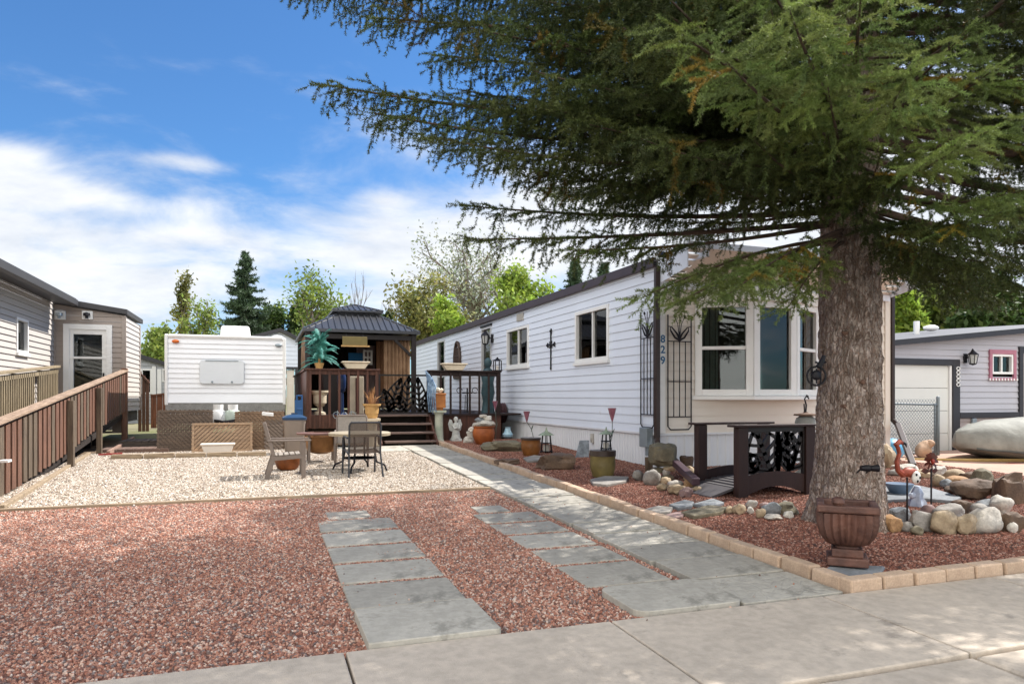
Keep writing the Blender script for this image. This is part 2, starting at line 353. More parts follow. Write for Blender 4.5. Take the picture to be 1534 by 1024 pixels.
o = gravel('beige_gravel', [(-3.1, 2.82, 8.93, 15.3)], .004, 2100, (.007, .0175), MS_beige, MB_beige, 2); o['label'] = 'pale beige gravel of the sunny patio under the chairs'
o = gravel('bed_gravel', [(3.82, 10.9, 3.86, 9.98), (3.82, 5.98, 9.98, 16.2)], .045, 2700, (.006, .0145), MS_bed, MB_red, 3); o['label'] = 'dark red gravel of the raised bed along the white house'
mb = MB(); slab(mb, -4.6, -3.02, 8.9, 19, -.02, .05); slab(mb, -3.1, .7, 15.3, 19, -.01, .05); tag(mb.build('bare_soil', M_soil), kind='structure')

M_timber = wood('weathered_timber', '#a5937a', '#7d6d5a', 'X')
mb = MB(); mb.beam((-3.4, 8.87, gz(8.87)+.012), (2.83, 8.9, gz(8.9)+.012), .05, .05); tag(mb.build('edging_board', M_timber, bevel=.006), 'long pale board edging between red gravel and beige gravel', 'edging board')
mb = MB(); mb.beam((-2.62, 9.0, gz(9)+.02), (-3.02, 15.1, gz(15.1)+.02), .06, .07); tag(mb.build('edging_board', M_timber, bevel=.006), 'pale board edging the gravel along the foot of the ramp', 'edging board')
o = gravel('loose_gravel', [(.52, 1.245, 4.4, 7.3), (2.1, 2.76, 4.38, 7.2)], .013, 30, (.003, .008), MS_red, MB_red, 8, base=False); o['label'] = 'loose red chips scattered over the driveway pavers'
o = gravel('loose_gravel', [(2.86, 3.66, 3.8, 9), (-3, 3.4, 3.60, 3.69)], .030, 14, (.003, .008), MS_red, MB_red, 9, base=False); o['label'] = 'loose red chips strewn on the path slabs and sidewalk edge'
o = gravel('loose_gravel', [(-3.2, 2.8, 8.2, 8.85)], .012, 26, (.006, .014), MS_beige, MB_beige, 10, base=False); o['label'] = 'pale stones kicked over the board into the red gravel'
# ---- pavers
def paver(x0, x1, y0, y1, h, label, grp, r=.015, name='paver', m=None, jit=True):
    mb = MB(); n = 6; pts = []
    rr = random.Random(label); a = (rr.random()-.5)*.02 if jit else 0; cx, cy = (x0+x1)/2, (y0+y1)/2
    for (qx, qy, a0) in ((x1-r, y1-r, 0), (x0+r, y1-r, 90), (x0+r, y0+r, 180), (x1-r, y0+r, 270)):
        for k in range(n+1):
            t = math.radians(a0+90*k/n); pts.append((qx+r*math.cos(t), qy+r*math.sin(t)))
    pts = [(cx+(x-cx)*math.cos(a)-(y-cy)*math.sin(a), cy+(x-cx)*math.sin(a)+(y-cy)*math.cos(a)) for x, y in pts]
    mb.prism([(x, y, gz(y)+h) for x, y in pts], (0, 0, -.06)); return tag(mb.build(name, m or M_paver, bevel=.006), label, 'paver', grp)
GP = 'grey concrete driveway pavers'
ys = [(3.705, 4.29, .055), (4.42, 4.94, .016), (5.01, 5.52, .014), (5.60, 6.10, .015), (6.18, 6.69, .014), (6.79, 7.31, .014)]
for i, (a, b, h) in enumerate(ys):
    paver(.52, 1.245, a, b, h, f'grey paver in the six-slab driveway row beside open gravel, {ordinal(i)} from the sidewalk' if i else 'thick raised grey slab meeting the sidewalk, square corners, open gravel on both sides', GP)
paver(.64, 1.07, 7.37, 7.78, .015, 'small grey paver ending the driveway row beside open gravel', GP)
ys = [(3.72, 4.27, .05), (4.40, 4.96, .016), (5.03, 5.51, .014), (5.59, 6.09, .015), (6.17, 6.64, .014), (6.72, 7.2, .014)]
for i, (a, b, h) in enumerate(ys):
    paver(2.10, 2.87 if i == 0 else 2.75, a, b, h, f'grey paver in the driveway row beside the paved path, {ordinal(i)} from the sidewalk' if i else 'thick raised grey slab with rounded corners beside the stamped slab', GP, .10 if i == 0 else .015)
paver(2.2, 2.55, 7.28, 7.66, .015, 'small grey paver ending the driveway row beside the paved path', GP)
def stamped_mat():
    m = M_paver.copy(); m.name = 'stamped_paver_concrete'; nt = m.node_tree; b = nt.nodes['Principled BSDF']; tc = node(nt, 'ShaderNodeTexCoord')
    n = node(nt, 'ShaderNodeTexNoise', Scale=3, Detail=1); nt.links.new(tc.outputs['Object'], n.inputs['Vector'])
    ad = node(nt, 'ShaderNodeVectorMath', _operation='MULTIPLY_ADD'); ad.inputs[1].default_value = (.22, .22, 0); nt.links.new(n.outputs['Color'], ad.inputs[0]); nt.links.new(tc.outputs['Object'], ad.inputs[2])
    wv = node(nt, 'ShaderNodeTexVoronoi', _feature='DISTANCE_TO_EDGE', Scale=9); nt.links.new(ad.outputs[0], wv.inputs['Vector'])
    f = ramp(nt, wv.outputs['Distance'], [(.0, (0, 0, 0, 1)), (.10, (1, 1, 1, 1))])
    bp = node(nt, 'ShaderNodeBump', Strength=.7, Distance=.005); nt.links.new(f, bp.inputs['Height']); nt.links.new(bp.outputs[0], b.inputs['Normal']); return m
M_stamp = stamped_mat()
yy = [3.72, 4.29, 4.84, 5.37, 5.89, 6.38, 6.9, 7.5, 8.02, 8.51, 9.06]
while yy[-1] < 15.2: yy.append(yy[-1]+.555)
for i, (a, b) in enumerate(zip(yy, yy[1:])):
    lb = 'pale grey slab stamped with a swirling crackle pattern at the curb corner' if i == 0 else f'grey slab of the long path to the steps, {ordinal(i)} from the sidewalk'
    paver(2.86+.01*math.sin(i*2.1), 3.655, a+.014, b-.014, .028+.004*math.sin(i*1.7), lb, 'slabs of the long garden path', m=M_stamp if i in (0, 3) else None)
for i, (a, b, c, d) in enumerate(((2.15, 2.845, 14.2, 14.78), (1.5, 2.845, 14.8, 15.34), (2.86, 3.655, 15.2, 15.32))):
    paver(a, b, c, d, .026, ('grey slab widening the path before the deck steps', 'long grey slab at the foot of the steps beside the pedestal', 'thin grey slab strip under the lowest deck step')[i], 'slabs of the long garden path')
# ---- tan edging blocks
def blk(cx, cy, L_, rz, label, h=.115, wd=.125):
    mb = MB(); ca, sa = math.cos(rz), math.sin(rz); prof = [(-L_/2, .0), (L_/2, .0)]
    a = V((ca, sa, SL*sa)); d = V((-sa, ca, SL*ca))
    mb.obox(V((cx, cy, gz(cy)+h/2-.04)), a*(L_/2), d*wd/2, V((0, 0, h/2+.04)))
    for v_i in range(len(mb.v)):
        if mb.v[v_i][2] > gz(cy)+h*.6:   # narrower top
            x, y, z = mb.v[v_i]; p = V((x-cx, y-cy, 0)); q = p-V((a.x, a.y, 0))*p.dot(V((a.x, a.y, 0)))*.035-V((d.x, d.y, 0))*p.dot(V((d.x, d.y, 0)))*.16
            mb.v[v_i] = (cx+q.x, cy+q.y, z)
    return tag(mb.build('edging_block', M_curb, bevel=.012), label, 'edging block', 'tan concrete edging blocks around the raised bed')
i = 0; y = 3.94
while y < 15.8:
    blk(3.745+.008*math.sin(i*1.9), y, .30 if i else .27, PI/2+.015*math.sin(i*2.7), f'tan edging block beside the long path, {ordinal(i)} from the sidewalk corner', .10+.006*math.sin(i*1.3)); y += .307; i += 1
for i in range(22):
    x = 3.83+.292*i
    blk(x, 3.765+.004*i+.006*math.sin(i*2.3), .283, .015*math.sin(i*1.7)+.02, 'tan edging block forming the corner where path and sidewalk meet' if i == 0 else f'tan edging block along the sidewalk under the urn, {ordinal(i)} from the corner', .105)
# ================================================================ the white mobile home
M_siding = mat('white_vinyl_siding', '#dce2ec', .55, .03, .8, bump=.06, bscale=60, wear=('#cfd0d2', 1.6, .66))
M_cream = mat('cream_vinyl_siding', '#ddd4c8', .55, .03, .8, bump=.06, bscale=60)
M_skirt = mat('white_ribbed_skirting', '#d9dadd', .5, .04, 1.2, wear=('#b9b8b4', 2.2, .68))
M_white = mat('white_vinyl_frame', '#e6e5e2', .4, .03, 3)
M_brownmetal = mat('brown_metal', '#33241f', .45, .12, 5)
M_fascia = mat('dark_brown_fascia', '#3d3036', .5, .12, 3)
M_roofgrey = mat('grey_roofing', '#6a6866', .9, .15, 3, bump=.2)
M_glass = glass('window_glass')
M_iron = mat('black_iron', '#17151a', .5, .2, 10, spec=.3)
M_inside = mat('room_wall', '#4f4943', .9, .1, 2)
M_blind = mat('window_blind', '#b9b4ab', .8, .06, 4)
M_galv = mat('grey_metal_box', '#8d979d', .45, .08, 5, metal=.3)
class Wall:
    """a vertical wall plane: t along A, o outward"""
    def __init__(s, p0, p1, out):
        s.p = V((p0[0], p0[1], 0)); d = V((p1[0]-p0[0], p1[1]-p0[1], 0)); s.L = d.length; s.a = d/s.L; s.n = V((out[0], out[1], 0)).normalized()
    def P(s, t, z, o=0): return s.p+s.a*t+s.n*o+V((0, 0, z))
    def box(s, mb, t0, t1, z0, z1, o0, o1, mi=0):
        vs = [s.P(t, z, o) for z in (z0, z1) for o in (o0, o1) for t in (t0, t1)]
        return mb.add(vs, [(0, 2, 3, 1), (4, 5, 7, 6), (0, 1, 5, 4), (2, 6, 7, 3), (0, 4, 6, 2), (1, 3, 7, 5)], mi)
    def siding(s, mb, z0, z1, course=.146, depth=.016, holes=(), z1b=None, mi=0):
        n = int(math.ceil((max(z1, z1b or z1)-z0)/course)); zs = sorted(set([round(z0+i*course, 4) for i in range(n+1)]+[h[k] for h in holes for k in (2, 3)]))
        for za, zb in zip(zs, zs[1:]):
            k = int((za-z0)/course+1e-6); c0 = z0+k*course
            oa, ob = depth*(1-(za-c0)/course), depth*(1-(zb-c0)/course)
            segs = [(0, s.L)]
            for h in holes:
                if h[2] < zb-1e-4 and h[3] > za+1e-4:
                    segs = [q for a, b in segs for q in ((a, min(b, h[0])), (max(a, h[1]), b)) if q[1]-q[0] > 1e-4]
            for a, b in segs:
                poly = [(a, za, oa), (b, za, oa), (b, zb, ob), (a, zb, ob)]
                top = lambda t: z1+((z1b if z1b is not None else z1)-z1)*t/s.L
                out = []
                for i in range(4):
                    p, q = poly[i], poly[(i+1) % 4]; fp, fq = top(p[0])-p[1], top(q[0])-q[1]
                    if fp >= 0: out.append(p)
                    if fp*fq < 0:
                        k2 = fp/(fp-fq); out.append(tuple(p[j]+(q[j]-p[j])*k2 for j in range(3)))
                if len(out) > 2: mb.add([s.P(*p) for p in out], [tuple(range(len(out)))], mi)
                if abs(za-c0) < 1e-4 and top(a) > za and top(b) > za:   # the lip under each course
                    mb.add([s.P(a, za, oa), s.P(b, za, oa), s.P(b, za+.004, -.004), s.P(a, za+.004, -.004)], [(0, 1, 2, 3)], mi)
    def ribs(s, mb, z0a, z0b, z1, pitch=.10, depth=.014):
        t = 0; prev = None
        while t < s.L:
            for dt, o in ((0, 0), (pitch*.12, depth), (pitch*.3, depth), (pitch*.42, 0)):
                q = min(t+dt, s.L); zb = z0a+(z0b-z0a)*q/s.L
                cur = (s.P(q, zb, o), s.P(q, z1, o))
                if prev: mb.add([prev[0], cur[0], cur[1], prev[1]], [(0, 1, 2, 3)])
                prev = cur
            t += pitch
        cur = (s.P(s.L, z0b, 0), s.P(s.L, z1, 0)); mb.add([prev[0], cur[0], cur[1], prev[1]], [(0, 1, 2, 3)])
def window(wall, parent, t0, t1, z0, z1, split=None, rail=None, name='window', fm=None, fw=.06, proud=.035, sill=True, blind=None, bm=None, trim=0):
    mb = MB(); fm = fm or M_white; o0, o1 = -.07, proud
    wall.box(mb, t0, t0+fw, z0, z1, o0, o1); wall.box(mb, t1-fw, t1, z0, z1, o0, o1)
    wall.box(mb, t0+fw, t1-fw, z0, z0+fw, o0, o1); wall.box(mb, t0+fw, t1-fw, z1-fw, z1, o0, o1)
    for sx in (split or []): wall.box(mb, sx-.02, sx+.02, z0+fw, z1-fw, -.05, proud-.02)
    if rail: wall.box(mb, t0+fw, t1-fw, rail-.025, rail+.025, -.052, proud-.012)
    f = mb.build(name, fm, parent, bevel=.004)
    g_ = MB(); wall.box(g_, t0+fw*.8, t1-fw*.8, z0+fw*.8, z1-fw*.8, -.034, -.03); g_.build('pane', M_glass, f)
    if sill:
        m = MB(); wall.box(m, t0-.03, t1+.03, z0-.06, z0-.002, -.01, proud+.03); m.build('sill', fm, f, bevel=.004)
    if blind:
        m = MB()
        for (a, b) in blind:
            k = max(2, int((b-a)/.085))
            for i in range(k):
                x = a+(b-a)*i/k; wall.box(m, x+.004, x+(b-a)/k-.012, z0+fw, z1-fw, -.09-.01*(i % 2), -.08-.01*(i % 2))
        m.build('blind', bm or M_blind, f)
    return f
YF = 10.03; XW = 6.01; XR = 10.85; YB = 29.4; ZT = 3.6; ZS = .80
home = thing('mobile_home', (XW, YF, gz(YF)), 'long white mobile home with cream front, bay window and number 829', 'mobile home')
WL = Wall((XW, YF), (XW, YB), (-1, 0)); WF = Wall((XW, YF), (XR, YF), (0, -1))
hl = [(1.66, 3.13, 2.08, 3.1), (5.8, 7.38, 2.14, 3.12), (8.72, 9.62, 1.1, 3.36), (13.98, 15.05, 1.1, 3.38)]
mb = MB(); WL.siding(mb, ZS, ZT, holes=hl); mb.build('long_wall', M_siding, home)
mb = MB(); WF.siding(mb, ZS, 3.26, holes=[(.72, 3.2, 1.42, 2.97)]); mb.build('front_wall', M_cream, home)
mb = MB(); Wall((XR, YF), (XR, YB), (1, 0)).siding(mb, ZS, ZT); Wall((XW, YB), (XR, YB), (0, 1)).siding(mb, ZS, ZT); mb.build('rear_wall', M_siding, home)
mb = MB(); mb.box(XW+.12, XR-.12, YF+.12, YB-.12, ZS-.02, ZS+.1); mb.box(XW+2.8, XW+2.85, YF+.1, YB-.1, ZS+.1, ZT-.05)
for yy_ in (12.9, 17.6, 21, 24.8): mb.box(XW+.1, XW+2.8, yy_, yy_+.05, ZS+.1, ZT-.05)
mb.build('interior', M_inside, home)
Wk = Wall((XW+.03, YF+.03), (XW+.03, YB), (-1, 0)); mb = MB(); Wk.ribs(mb, gz(YF)-.05, gz(YB)-.05, ZS-.002, .095); mb.build('skirting', M_skirt, home)
Wk2 = Wall((XW+.03, YF+.03), (XR-.03, YF+.03), (0, -1)); mb = MB(); Wk2.ribs(mb, gz(YF)-.05, gz(YF)-.05, ZS-.002, .16); mb.build('skirting', M_skirt, home)
mb = MB(); WL.box(mb, -.02, WL.L, ZS-.022, ZS+.012, -.02, .024); WF.box(mb, -.02, WF.L, ZS-.022, ZS+.012, -.02, .024); mb.build('skirting_trim', M_skirt, home)
mb = MB(); XM = (XW+XR)/2
mb.prism([(XW-.07, YF-.02, ZT+.005), (XM, YF-.02, ZT+.30), (XR+.07, YF-.02, ZT+.005), (XR+.07, YF-.02, ZT-.03), (XW-.07, YF-.02, ZT-.03)], (0, YB-YF+.1, 0)); mb.build('roof', M_roofgrey, home)
mb = MB(); mb.box(XW-.10, XW-.072, YF-.03, YB+.1, ZT-.12, ZT+.035); mb.box(XW-.072, XW-.0165, YF-.03, YB+.1, ZT-.12, ZT-.085); mb.box(XW-.072, XW-.03, YF-.03, YB+.1, ZT+.008, ZT+.03)
mb.build('fascia', M_fascia, home, bevel=.008)
mb = MB(); WL.box(mb, -.022, .07, ZS, ZT-.13, .002, .022); WF.box(mb, -.002, .14, ZS, 3.3, .002, .024); mb.build('corner_trim', M_white, home, bevel=.004)
mb = MB(); WF.box(mb, WF.L-.10, WF.L+.02, gz(YF)+.1, 3.3, .002, .03); mb.build('corner_trim', M_cream, home, bevel=.004)
# front overhang
mb = MB()
def ohp(x, k, dz=0): return V((x, YF-.005-.85*k, 3.24+.42*k+dz))
def ohslat(x0, x1, k0, k1, t=.02):
    a = [ohp(x0, k0), ohp(x1, k0), ohp(x1, k1), ohp(x0, k1)]; mb.prism(a, (0, .3*t, t))
n = 34; xa, xb = XW+.36, XR-.36
for i in range(n):       # corrugated middle
    x0 = xa+(xb-xa)*i/n; x1 = xa+(xb-xa)*(i+1)/n
    ohslat(x0, x0+(x1-x0)*.55, 0, 1, .03); ohslat(x0+(x1-x0)*.55, x1, 0, 1, .02)
for i in range(6):
    for a, b in ((XW+.02, xa-.004), (xb+.004, XR-.02)): ohslat(a, b, i/6+.015, i/6+.115, .02)
mb.build('overhang', mat('cream_soffit', '#dbd3c8', .6, .05, 3), home)
mb = MB()
for x0, x1 in ((XW, XW+.018), (XR-.018, XR)):
    mb.prism([(x0, YF+.0, 3.20), (x0, YF-.86, 3.34), (x0, YF-.86, 3.70), (x0, YF, ZT-.04)], (x1-x0, 0, 0))
mb.box(XW, XR, YF-.885, YF-.862, 3.63, 3.73); mb.box(XW+.02, XR-.02, YF-.06, YF-.026, 3.14, 3.25); mb.box(xa-.03, xa+.03, YF-.85, YF-.07, 3.52, 3.62)
mb.build('overhang_fascia', M_siding, home, bevel=.004)
# long-wall windows and doors
def lw(h, **k): return window(WL, home, *h, **k)
lw(hl[0], split=[2.36], blind=[(1.73, 2.32)], bm=mat('pale_pane_reflection', '#c3c4c6', .8, .06, 4), fw=.07)  # pale slats added behind one pane per window to imitate its sky reflection
lw(hl[1], split=[6.55], blind=[(5.87, 6.5)], bm=MATS['pale_pane_reflection'], fw=.07)
for h in (hl[2], hl[3]):
    f = window(WL, home, *h, name='door', sill=False, rail=2.1, fm=mat('door_frame', '#b9babb', .5, .04, 3))
    m = MB(); WL.box(m, h[0]+.07, h[0]+.1, 1.95, 2.1, -.02, .05); m.build('handle', M_iron, f)
m = MB(); WL.box(m, hl[2][0]-.05, hl[2][1]+.05, 3.37, 3.43, .001, .05); m.build('door_hood', M_iron, home)
m = MB(); WL.box(m, 6.15, 6.62, 3.26, 3.44, .014, .03); 
for i in range(5): WL.box(m, 6.18, 6.59, 3.275+i*.032, 3.29+i*.032, .03, .038)
m.build('wall_vent', M_blind, home)
# bay window
bp = [(6.70, YF-.012), (7.54, 9.60), (8.40, 9.60), (9.24, YF-.012)]; z0, z1 = 1.42, 2.96
m = MB(); m.prism([(6.64, YF-.01, z0-.07), (7.50, 9.53, z0-.07), (8.44, 9.53, z0-.07), (9.30, YF-.01, z0-.07)], (0, 0, .065)); bay = m.build('bay_window', M_white, home, bevel=.006)
m = MB(); m.prism([(6.64, YF-.01, z1), (7.50, 9.53, z1), (8.44, 9.53, z1), (9.30, YF-.01, z1)], (0, 0, .22)); m.build('head_panel', M_white, bay, bevel=.006)
for i, (a, b) in enumerate(zip(bp, bp[1:])):
    n_ = V((b[1]-a[1], -(b[0]-a[0]), 0)); wl = Wall(a, b, (n_.x, n_.y))
    m = MB(); Lw = wl.L
    for t0, t1 in ((.005, .12), (Lw-.12, Lw-.005)): wl.box(m, t0, t1, z0, z1, -.09, .01)
    wl.box(m, .12, Lw-.12, z0, z0+.1, -.09, .01); wl.box(m, .12, Lw-.12, z1-.1, z1, -.09, .01)
    if i != 1: wl.box(m, .12, Lw-.12, 2.17, 2.225, -.07, -.005)
    s_ = m.build('sash', M_white, bay, bevel=.005)
    m = MB(); wl.box(m, .1, Lw-.1, z0+.08, z1-.08, -.05, -.046); m.build('pane', M_glass, bay)
m = MB()
for k in range(9): WF.box(m, .78+.055*k, .82+.055*k, 1.45, 2.95, -.16-.012*(k % 2), -.15-.012*(k % 2))
m.build('curtain', mat('sage_curtain', '#8d9488', .9, .08, 4), bay)
# downspout with its long extension on the ground
m = MB(); m.box(XW-.085, XW-.005, YF-.105, YF-.028, .72, ZT-.14); m.beam((XW-.045, YF-.066, .74), (XW-.10, YF-.20, .57), .08, .075)
ds = m.build('downspout', M_brownmetal, home, bevel=.01)
e = g(1043, 724, .16)
m = MB(); m.beam((XW-.09, YF-.20, .60), (e.x, e.y, e.z+.02), .10, .09); m.build('extension', mat('purple_brown_metal', '#44323b', .45, .12, 5), ds, bevel=.01)
m = MB(); m.tube([(XW-.03, YF-.15, ZT+.06), (XW-.03, YF-.30, ZT+.02)], .05); m.build('floodlight', M_iron, home)
for i, (ch, py) in enumerate(zip('829', (507, 523, 539))):
    p = onY(993, py, YF-.026); text_mesh(ch, .17, .004, 'house_number', mat('blue_number', '#2b6288', .5, .05, 5), home, p-V((0, 0, .06)), (1, 0, 0), (0, 0, 1))
m = MB(); m.box(XR+.03, XR+.10, YF-.06, YF+.01, .95, 3.5); m.beam((XR+.065, YF-.03, .98), (XR+.12, YF-.12, .86), .075, .07); q = m.build('downspout', M_brownmetal, home, bevel=.008)
e = g(1368, 697, .1); m = MB(); m.beam((XR+.11, YF-.10, .90), (e.x, e.y, e.z), .09, .08); m.build('extension', M_brownmetal, q, bevel=.008)
m = MB(); m.tube([(XR-.28, YF-.08, 1.05), (XR-.28, YF-.09, .62), (XR-.30, YF-.16, .47), (XR-.34, YF-.34, .40)], [.045, .045, .055, .06], 10); q = m.build('drain_pipe', M_white, home, smooth=True)
m = MB(); m.tube([(XR-.335, YF-.33, .402), (XR-.36, YF-.42, .39)], .064, 10); m.build('end_cap', M_iron, q)
# utility box
m = MB(); WL.box(m, .10, .34, .58, .90, .02, .14); ub = tag(m.build('utility_box', M_galv, bevel=.012), 'small grey electrical box on the skirting near the corner downspout', 'utility box')
m = MB(); WL.box(m, .18, .23, .44, .58, .04, .09); m.build('conduit', M_galv, ub)
p = g(972, 708, .05); m = MB(); m.box(p.x-.05, p.x+.05, p.y-.04, p.y+.04, p.z-.05, p.z+.24); tag(m.build('wooden_stake', wood('stake_wood', '#6d5a45', '#4d3d2e', 'Z'), bevel=.01), 'short brown wooden stake below the grey electrical box', 'stake')
# inside, behind the glass
m = MB(); c = onY(1177, 580, 10.25); m.lathe([(.16, -.05), (.16, .03), (.12, .06), (.12, .78), (.15, .82), (.17, .86)], (c.x+.05, 10.35, 1.02), 20); tag(m.build('pedestal', M_cream, smooth=True), 'cream column pedestal standing inside behind the bay glass', 'pedestal')
# ---- trellises
def trellis(wl, t0, t1, z0, z1, label, side):
    m = MB(); o = .05; r = .009; P = wl.P; wd = t1-t0; tc_ = (t0+t1)/2
    fr = [P(t0, z1, o), P(t0, z0+.05, o), P(t0+.05, z0, o), P(t1-.05, z0, o), P(t1, z0+.05, o), P(t1, z1, o)]
    m.tube(fr, r*1.25, 6)
    zc = z0+(z1-z0)*.77; zb = z0+(z1-z0)*.11; zm = z0+(z1-z0)*.42
    for z in (zc, zb, zm): m.tube([P(t0, z, o), P(t1, z, o)], r, 6)
    for k in (1, 2, 3): m.tube([P(t0+wd*k/4, zb, o), P(t0+wd*k/4, zc, o)], r, 6)
    ob = m.build('trellis', M_iron); m = MB()
    for s_ in (-1, 1):
        m.tube([P(tc_, zc+.02, o), P(tc_+s_*wd*.2, zc+.06, o), P(tc_+s_*wd*.38, zc+.17, o), P(tc_+s_*wd*.40, zc+.24, o)], [.018, .016, .012, .004], 6)
        m.tube([P(tc_, zc+.04, o), P(tc_+s_*wd*.1, zc+.12, o), P(tc_+s_*wd*.34, zc+.23, o), P(tc_+s_*wd*.46, zc+.24, o)], [.016, .014, .01, .006], 6)
        m.tube([P(tc_, zc+.05, o), P(tc_+s_*wd*.08, zc+.28, o), P(tc_+s_*wd*.22, zc+.40, o)], [.008, .006, .006], 5); m.rock(P(tc_+s_*wd*.22, zc+.41, o), (.02, .02, .03), 2, 1)
    m.tube([P(tc_, zc, o), P(tc_, zc+.43, o)], .006, 5)
    m.build('leaf_ornament', M_iron, ob); tag(ob, label, 'trellis', 'black iron trellises on the mobile home')
trellis(WF, .165, .60, .87, 2.72, 'black iron trellis on the cream front wall beside the number 829', 1)
trellis(WL, .02, .44, .90, 2.80, 'black iron trellis on the white side wall behind the corner downspout', 1)
# ---- iron cross, wall lantern, hose reel
p = onX(825, 523, XW-.03); m = MB(); P = WL.P; t = p.y-YF; z = p.z
m.tube([P(t, z-.42, .03), P(t, z+.40, .03)], .016, 6); m.tube([P(t-.19, z+.1, .03), P(t+.19, z+.1, .03)], .016, 6)
for dt, dz_ in ((0, .40), (-.19, .1), (.19, .1)):
    for a in (0, 2.1, 4.2): m.rock(P(t+dt+.035*math.cos(a), z+dz_+.035*math.sin(a), .03), (.02, .028, .028), 1, 1)
m.rock(P(t, z+.1, .03), (.03, .07, .07), 3, 1); m.rock(P(t, z-.42, .03), (.02, .03, .04), 3, 1)
for a in range(4):
    aa = PI/4+a*PI/2; m.tube([P(t+.04*math.cos(aa), z+.1+.04*math.sin(aa), .03), P(t+.10*math.cos(aa), z+.1+.10*math.sin(aa), .03)], .01, 5)
tag(m.build('wall_cross', M_iron), 'ornate black iron cross hung between the two sliding windows', 'wall cross')
def wall_lantern(P, t, z, label, sz=1):
    m = MB(); m.tube([P(t, z-.05, .0), P(t, z-.05, .10*sz), P(t, z+.13*sz, .20*sz), P(t, z+.05*sz, .22*sz)], .018*sz, 6); m.tube([P(t, z-.16*sz, .012), P(t, z+.04*sz, .012)], .05*sz, 8)
    c = P(t, z-.12*sz, .2*sz); m.lathe([(.10*sz, .14*sz), (.115*sz, .13*sz), (.02*sz, .22*sz), (.001, .24*sz)], c, 8); m.lathe([(.0, -.10*sz), (.06*sz, -.08*sz), (.07*sz, -.06*sz)], c, 8)
    for k in range(6):
        a = k*PI/3; m.tube([c+V((.065*sz*math.cos(a), .065*sz*math.sin(a), -.07*sz)), c+V((.10*sz*math.cos(a), .10*sz*math.sin(a), .14*sz))], .009*sz, 4)
    ob = m.build('wall_lantern', M_iron); m = MB(); m.lathe([(.055*sz, -.06*sz), (.085*sz, .13*sz)], c, 8); m.build('lantern_glass', mat('frosted_glass', '#b9bab6', .3, .05, 5), ob)
    return tag(ob, label, 'wall lantern')
p = onX(738, 505, XW); wall_lantern(WL.P, p.y-YF-.06, 3.06, 'black carriage lantern on the white wall beside the deck door', 1.15)
p = onX(759, 618, XW); t = p.y-YF; m = MB()
M_hose = mat('maroon_hose', '#4a2b30', .5, .15, 8)
for k in range(5):
    o = .07+.045*k; pts = [P(t+.17*math.cos(a*PI/8)*(1-.06*(k % 2)), p.z+.24*math.sin(a*PI/8), o) for a in range(17)]; m.tube(pts, .022, 6, False)
ob = m.build('hose_reel', M_hose); m = MB(); m.lathe([(.10, -.01), (.18, 0), (.18, .02), (.1, .03)], P(t, p.z, .03), 16, ax=Matrix.Rotation(-PI/2, 3, 'Y')); m.tube([P(t, p.z, .0), P(t, p.z, .3)], .05, 8); m.build('reel_hub', mat('dark_green_plastic', '#2a3330', .5, .1, 5), ob)
m = MB(); m.tube([P(t-.05, p.z-.22, .15), P(t-.06, p.z-.42, .16), P(t-.10, .62, .17), P(t-.3, .40, .25)], .012, 6); m.build('hose_end', M_hose, ob)
tag(ob, 'maroon garden hose coiled on a wall reel above the skirting', 'hose reel')
# ================================================================ neighbouring house, porch and ramp
M_lsid = mat('beige_grey_siding', '#b6afa8', .6, .03, 1)
M_psid = mat('taupe_siding', '#9c9087', .6, .04, 1)
M_eave = mat('dark_grey_eave', '#3a393b', .5, .1, 3)
M_ramp = wood('ramp_wood', '#765443', '#574035', 'Z'); M_ramp2 = wood('ramp_wood_grey', '#6a5c4c', '#4b4036', 'Z'); M_rail = wood('weathered_rail', '#a08a76', '#7c6756', 'Y'); M_bal = wood('pale_baluster', '#9d8d72', '#776a55', 'Z')
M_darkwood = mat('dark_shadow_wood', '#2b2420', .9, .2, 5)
XL, YP = -4.47, 18.8
nh = thing('neighbour_house', (XL, YP, gz(YP)), 'beige sided house with dark eave and enclosed entry porch above the ramp', 'house')
wl = Wall((XL, 4), (XL, YP), (1, 0)); m = MB(); wl.siding(m, .55, 3.53, .118, .022, holes=[(12.13, 12.84, 2.26, 2.94)]); m.build('wall', M_lsid, nh)
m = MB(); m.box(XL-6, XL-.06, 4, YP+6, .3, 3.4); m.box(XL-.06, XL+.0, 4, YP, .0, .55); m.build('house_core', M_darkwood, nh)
window(wl, nh, 12.13, 12.84, 2.26, 2.94, fw=.05, sill=True)
m = MB(); m.prism([(XL-3, 4, 5.0), (XL+.52, 4, 3.62), (XL+.52, 4, 3.59), (XL-3, 4, 4.9)], (0, YP-4-.3, 0)); m.build('roof', M_eave, nh)
m = MB(); m.box(XL+.45, XL+.57, 4, YP-.35, 3.45, 3.585); m.prism([(XL, 4, 3.535), (XL+.45, 4, 3.47), (XL+.45, 4, 3.50), (XL, 4, 3.565)], (0, YP-4.3, 0)); m.build('eave', M_eave, nh, bevel=.01)
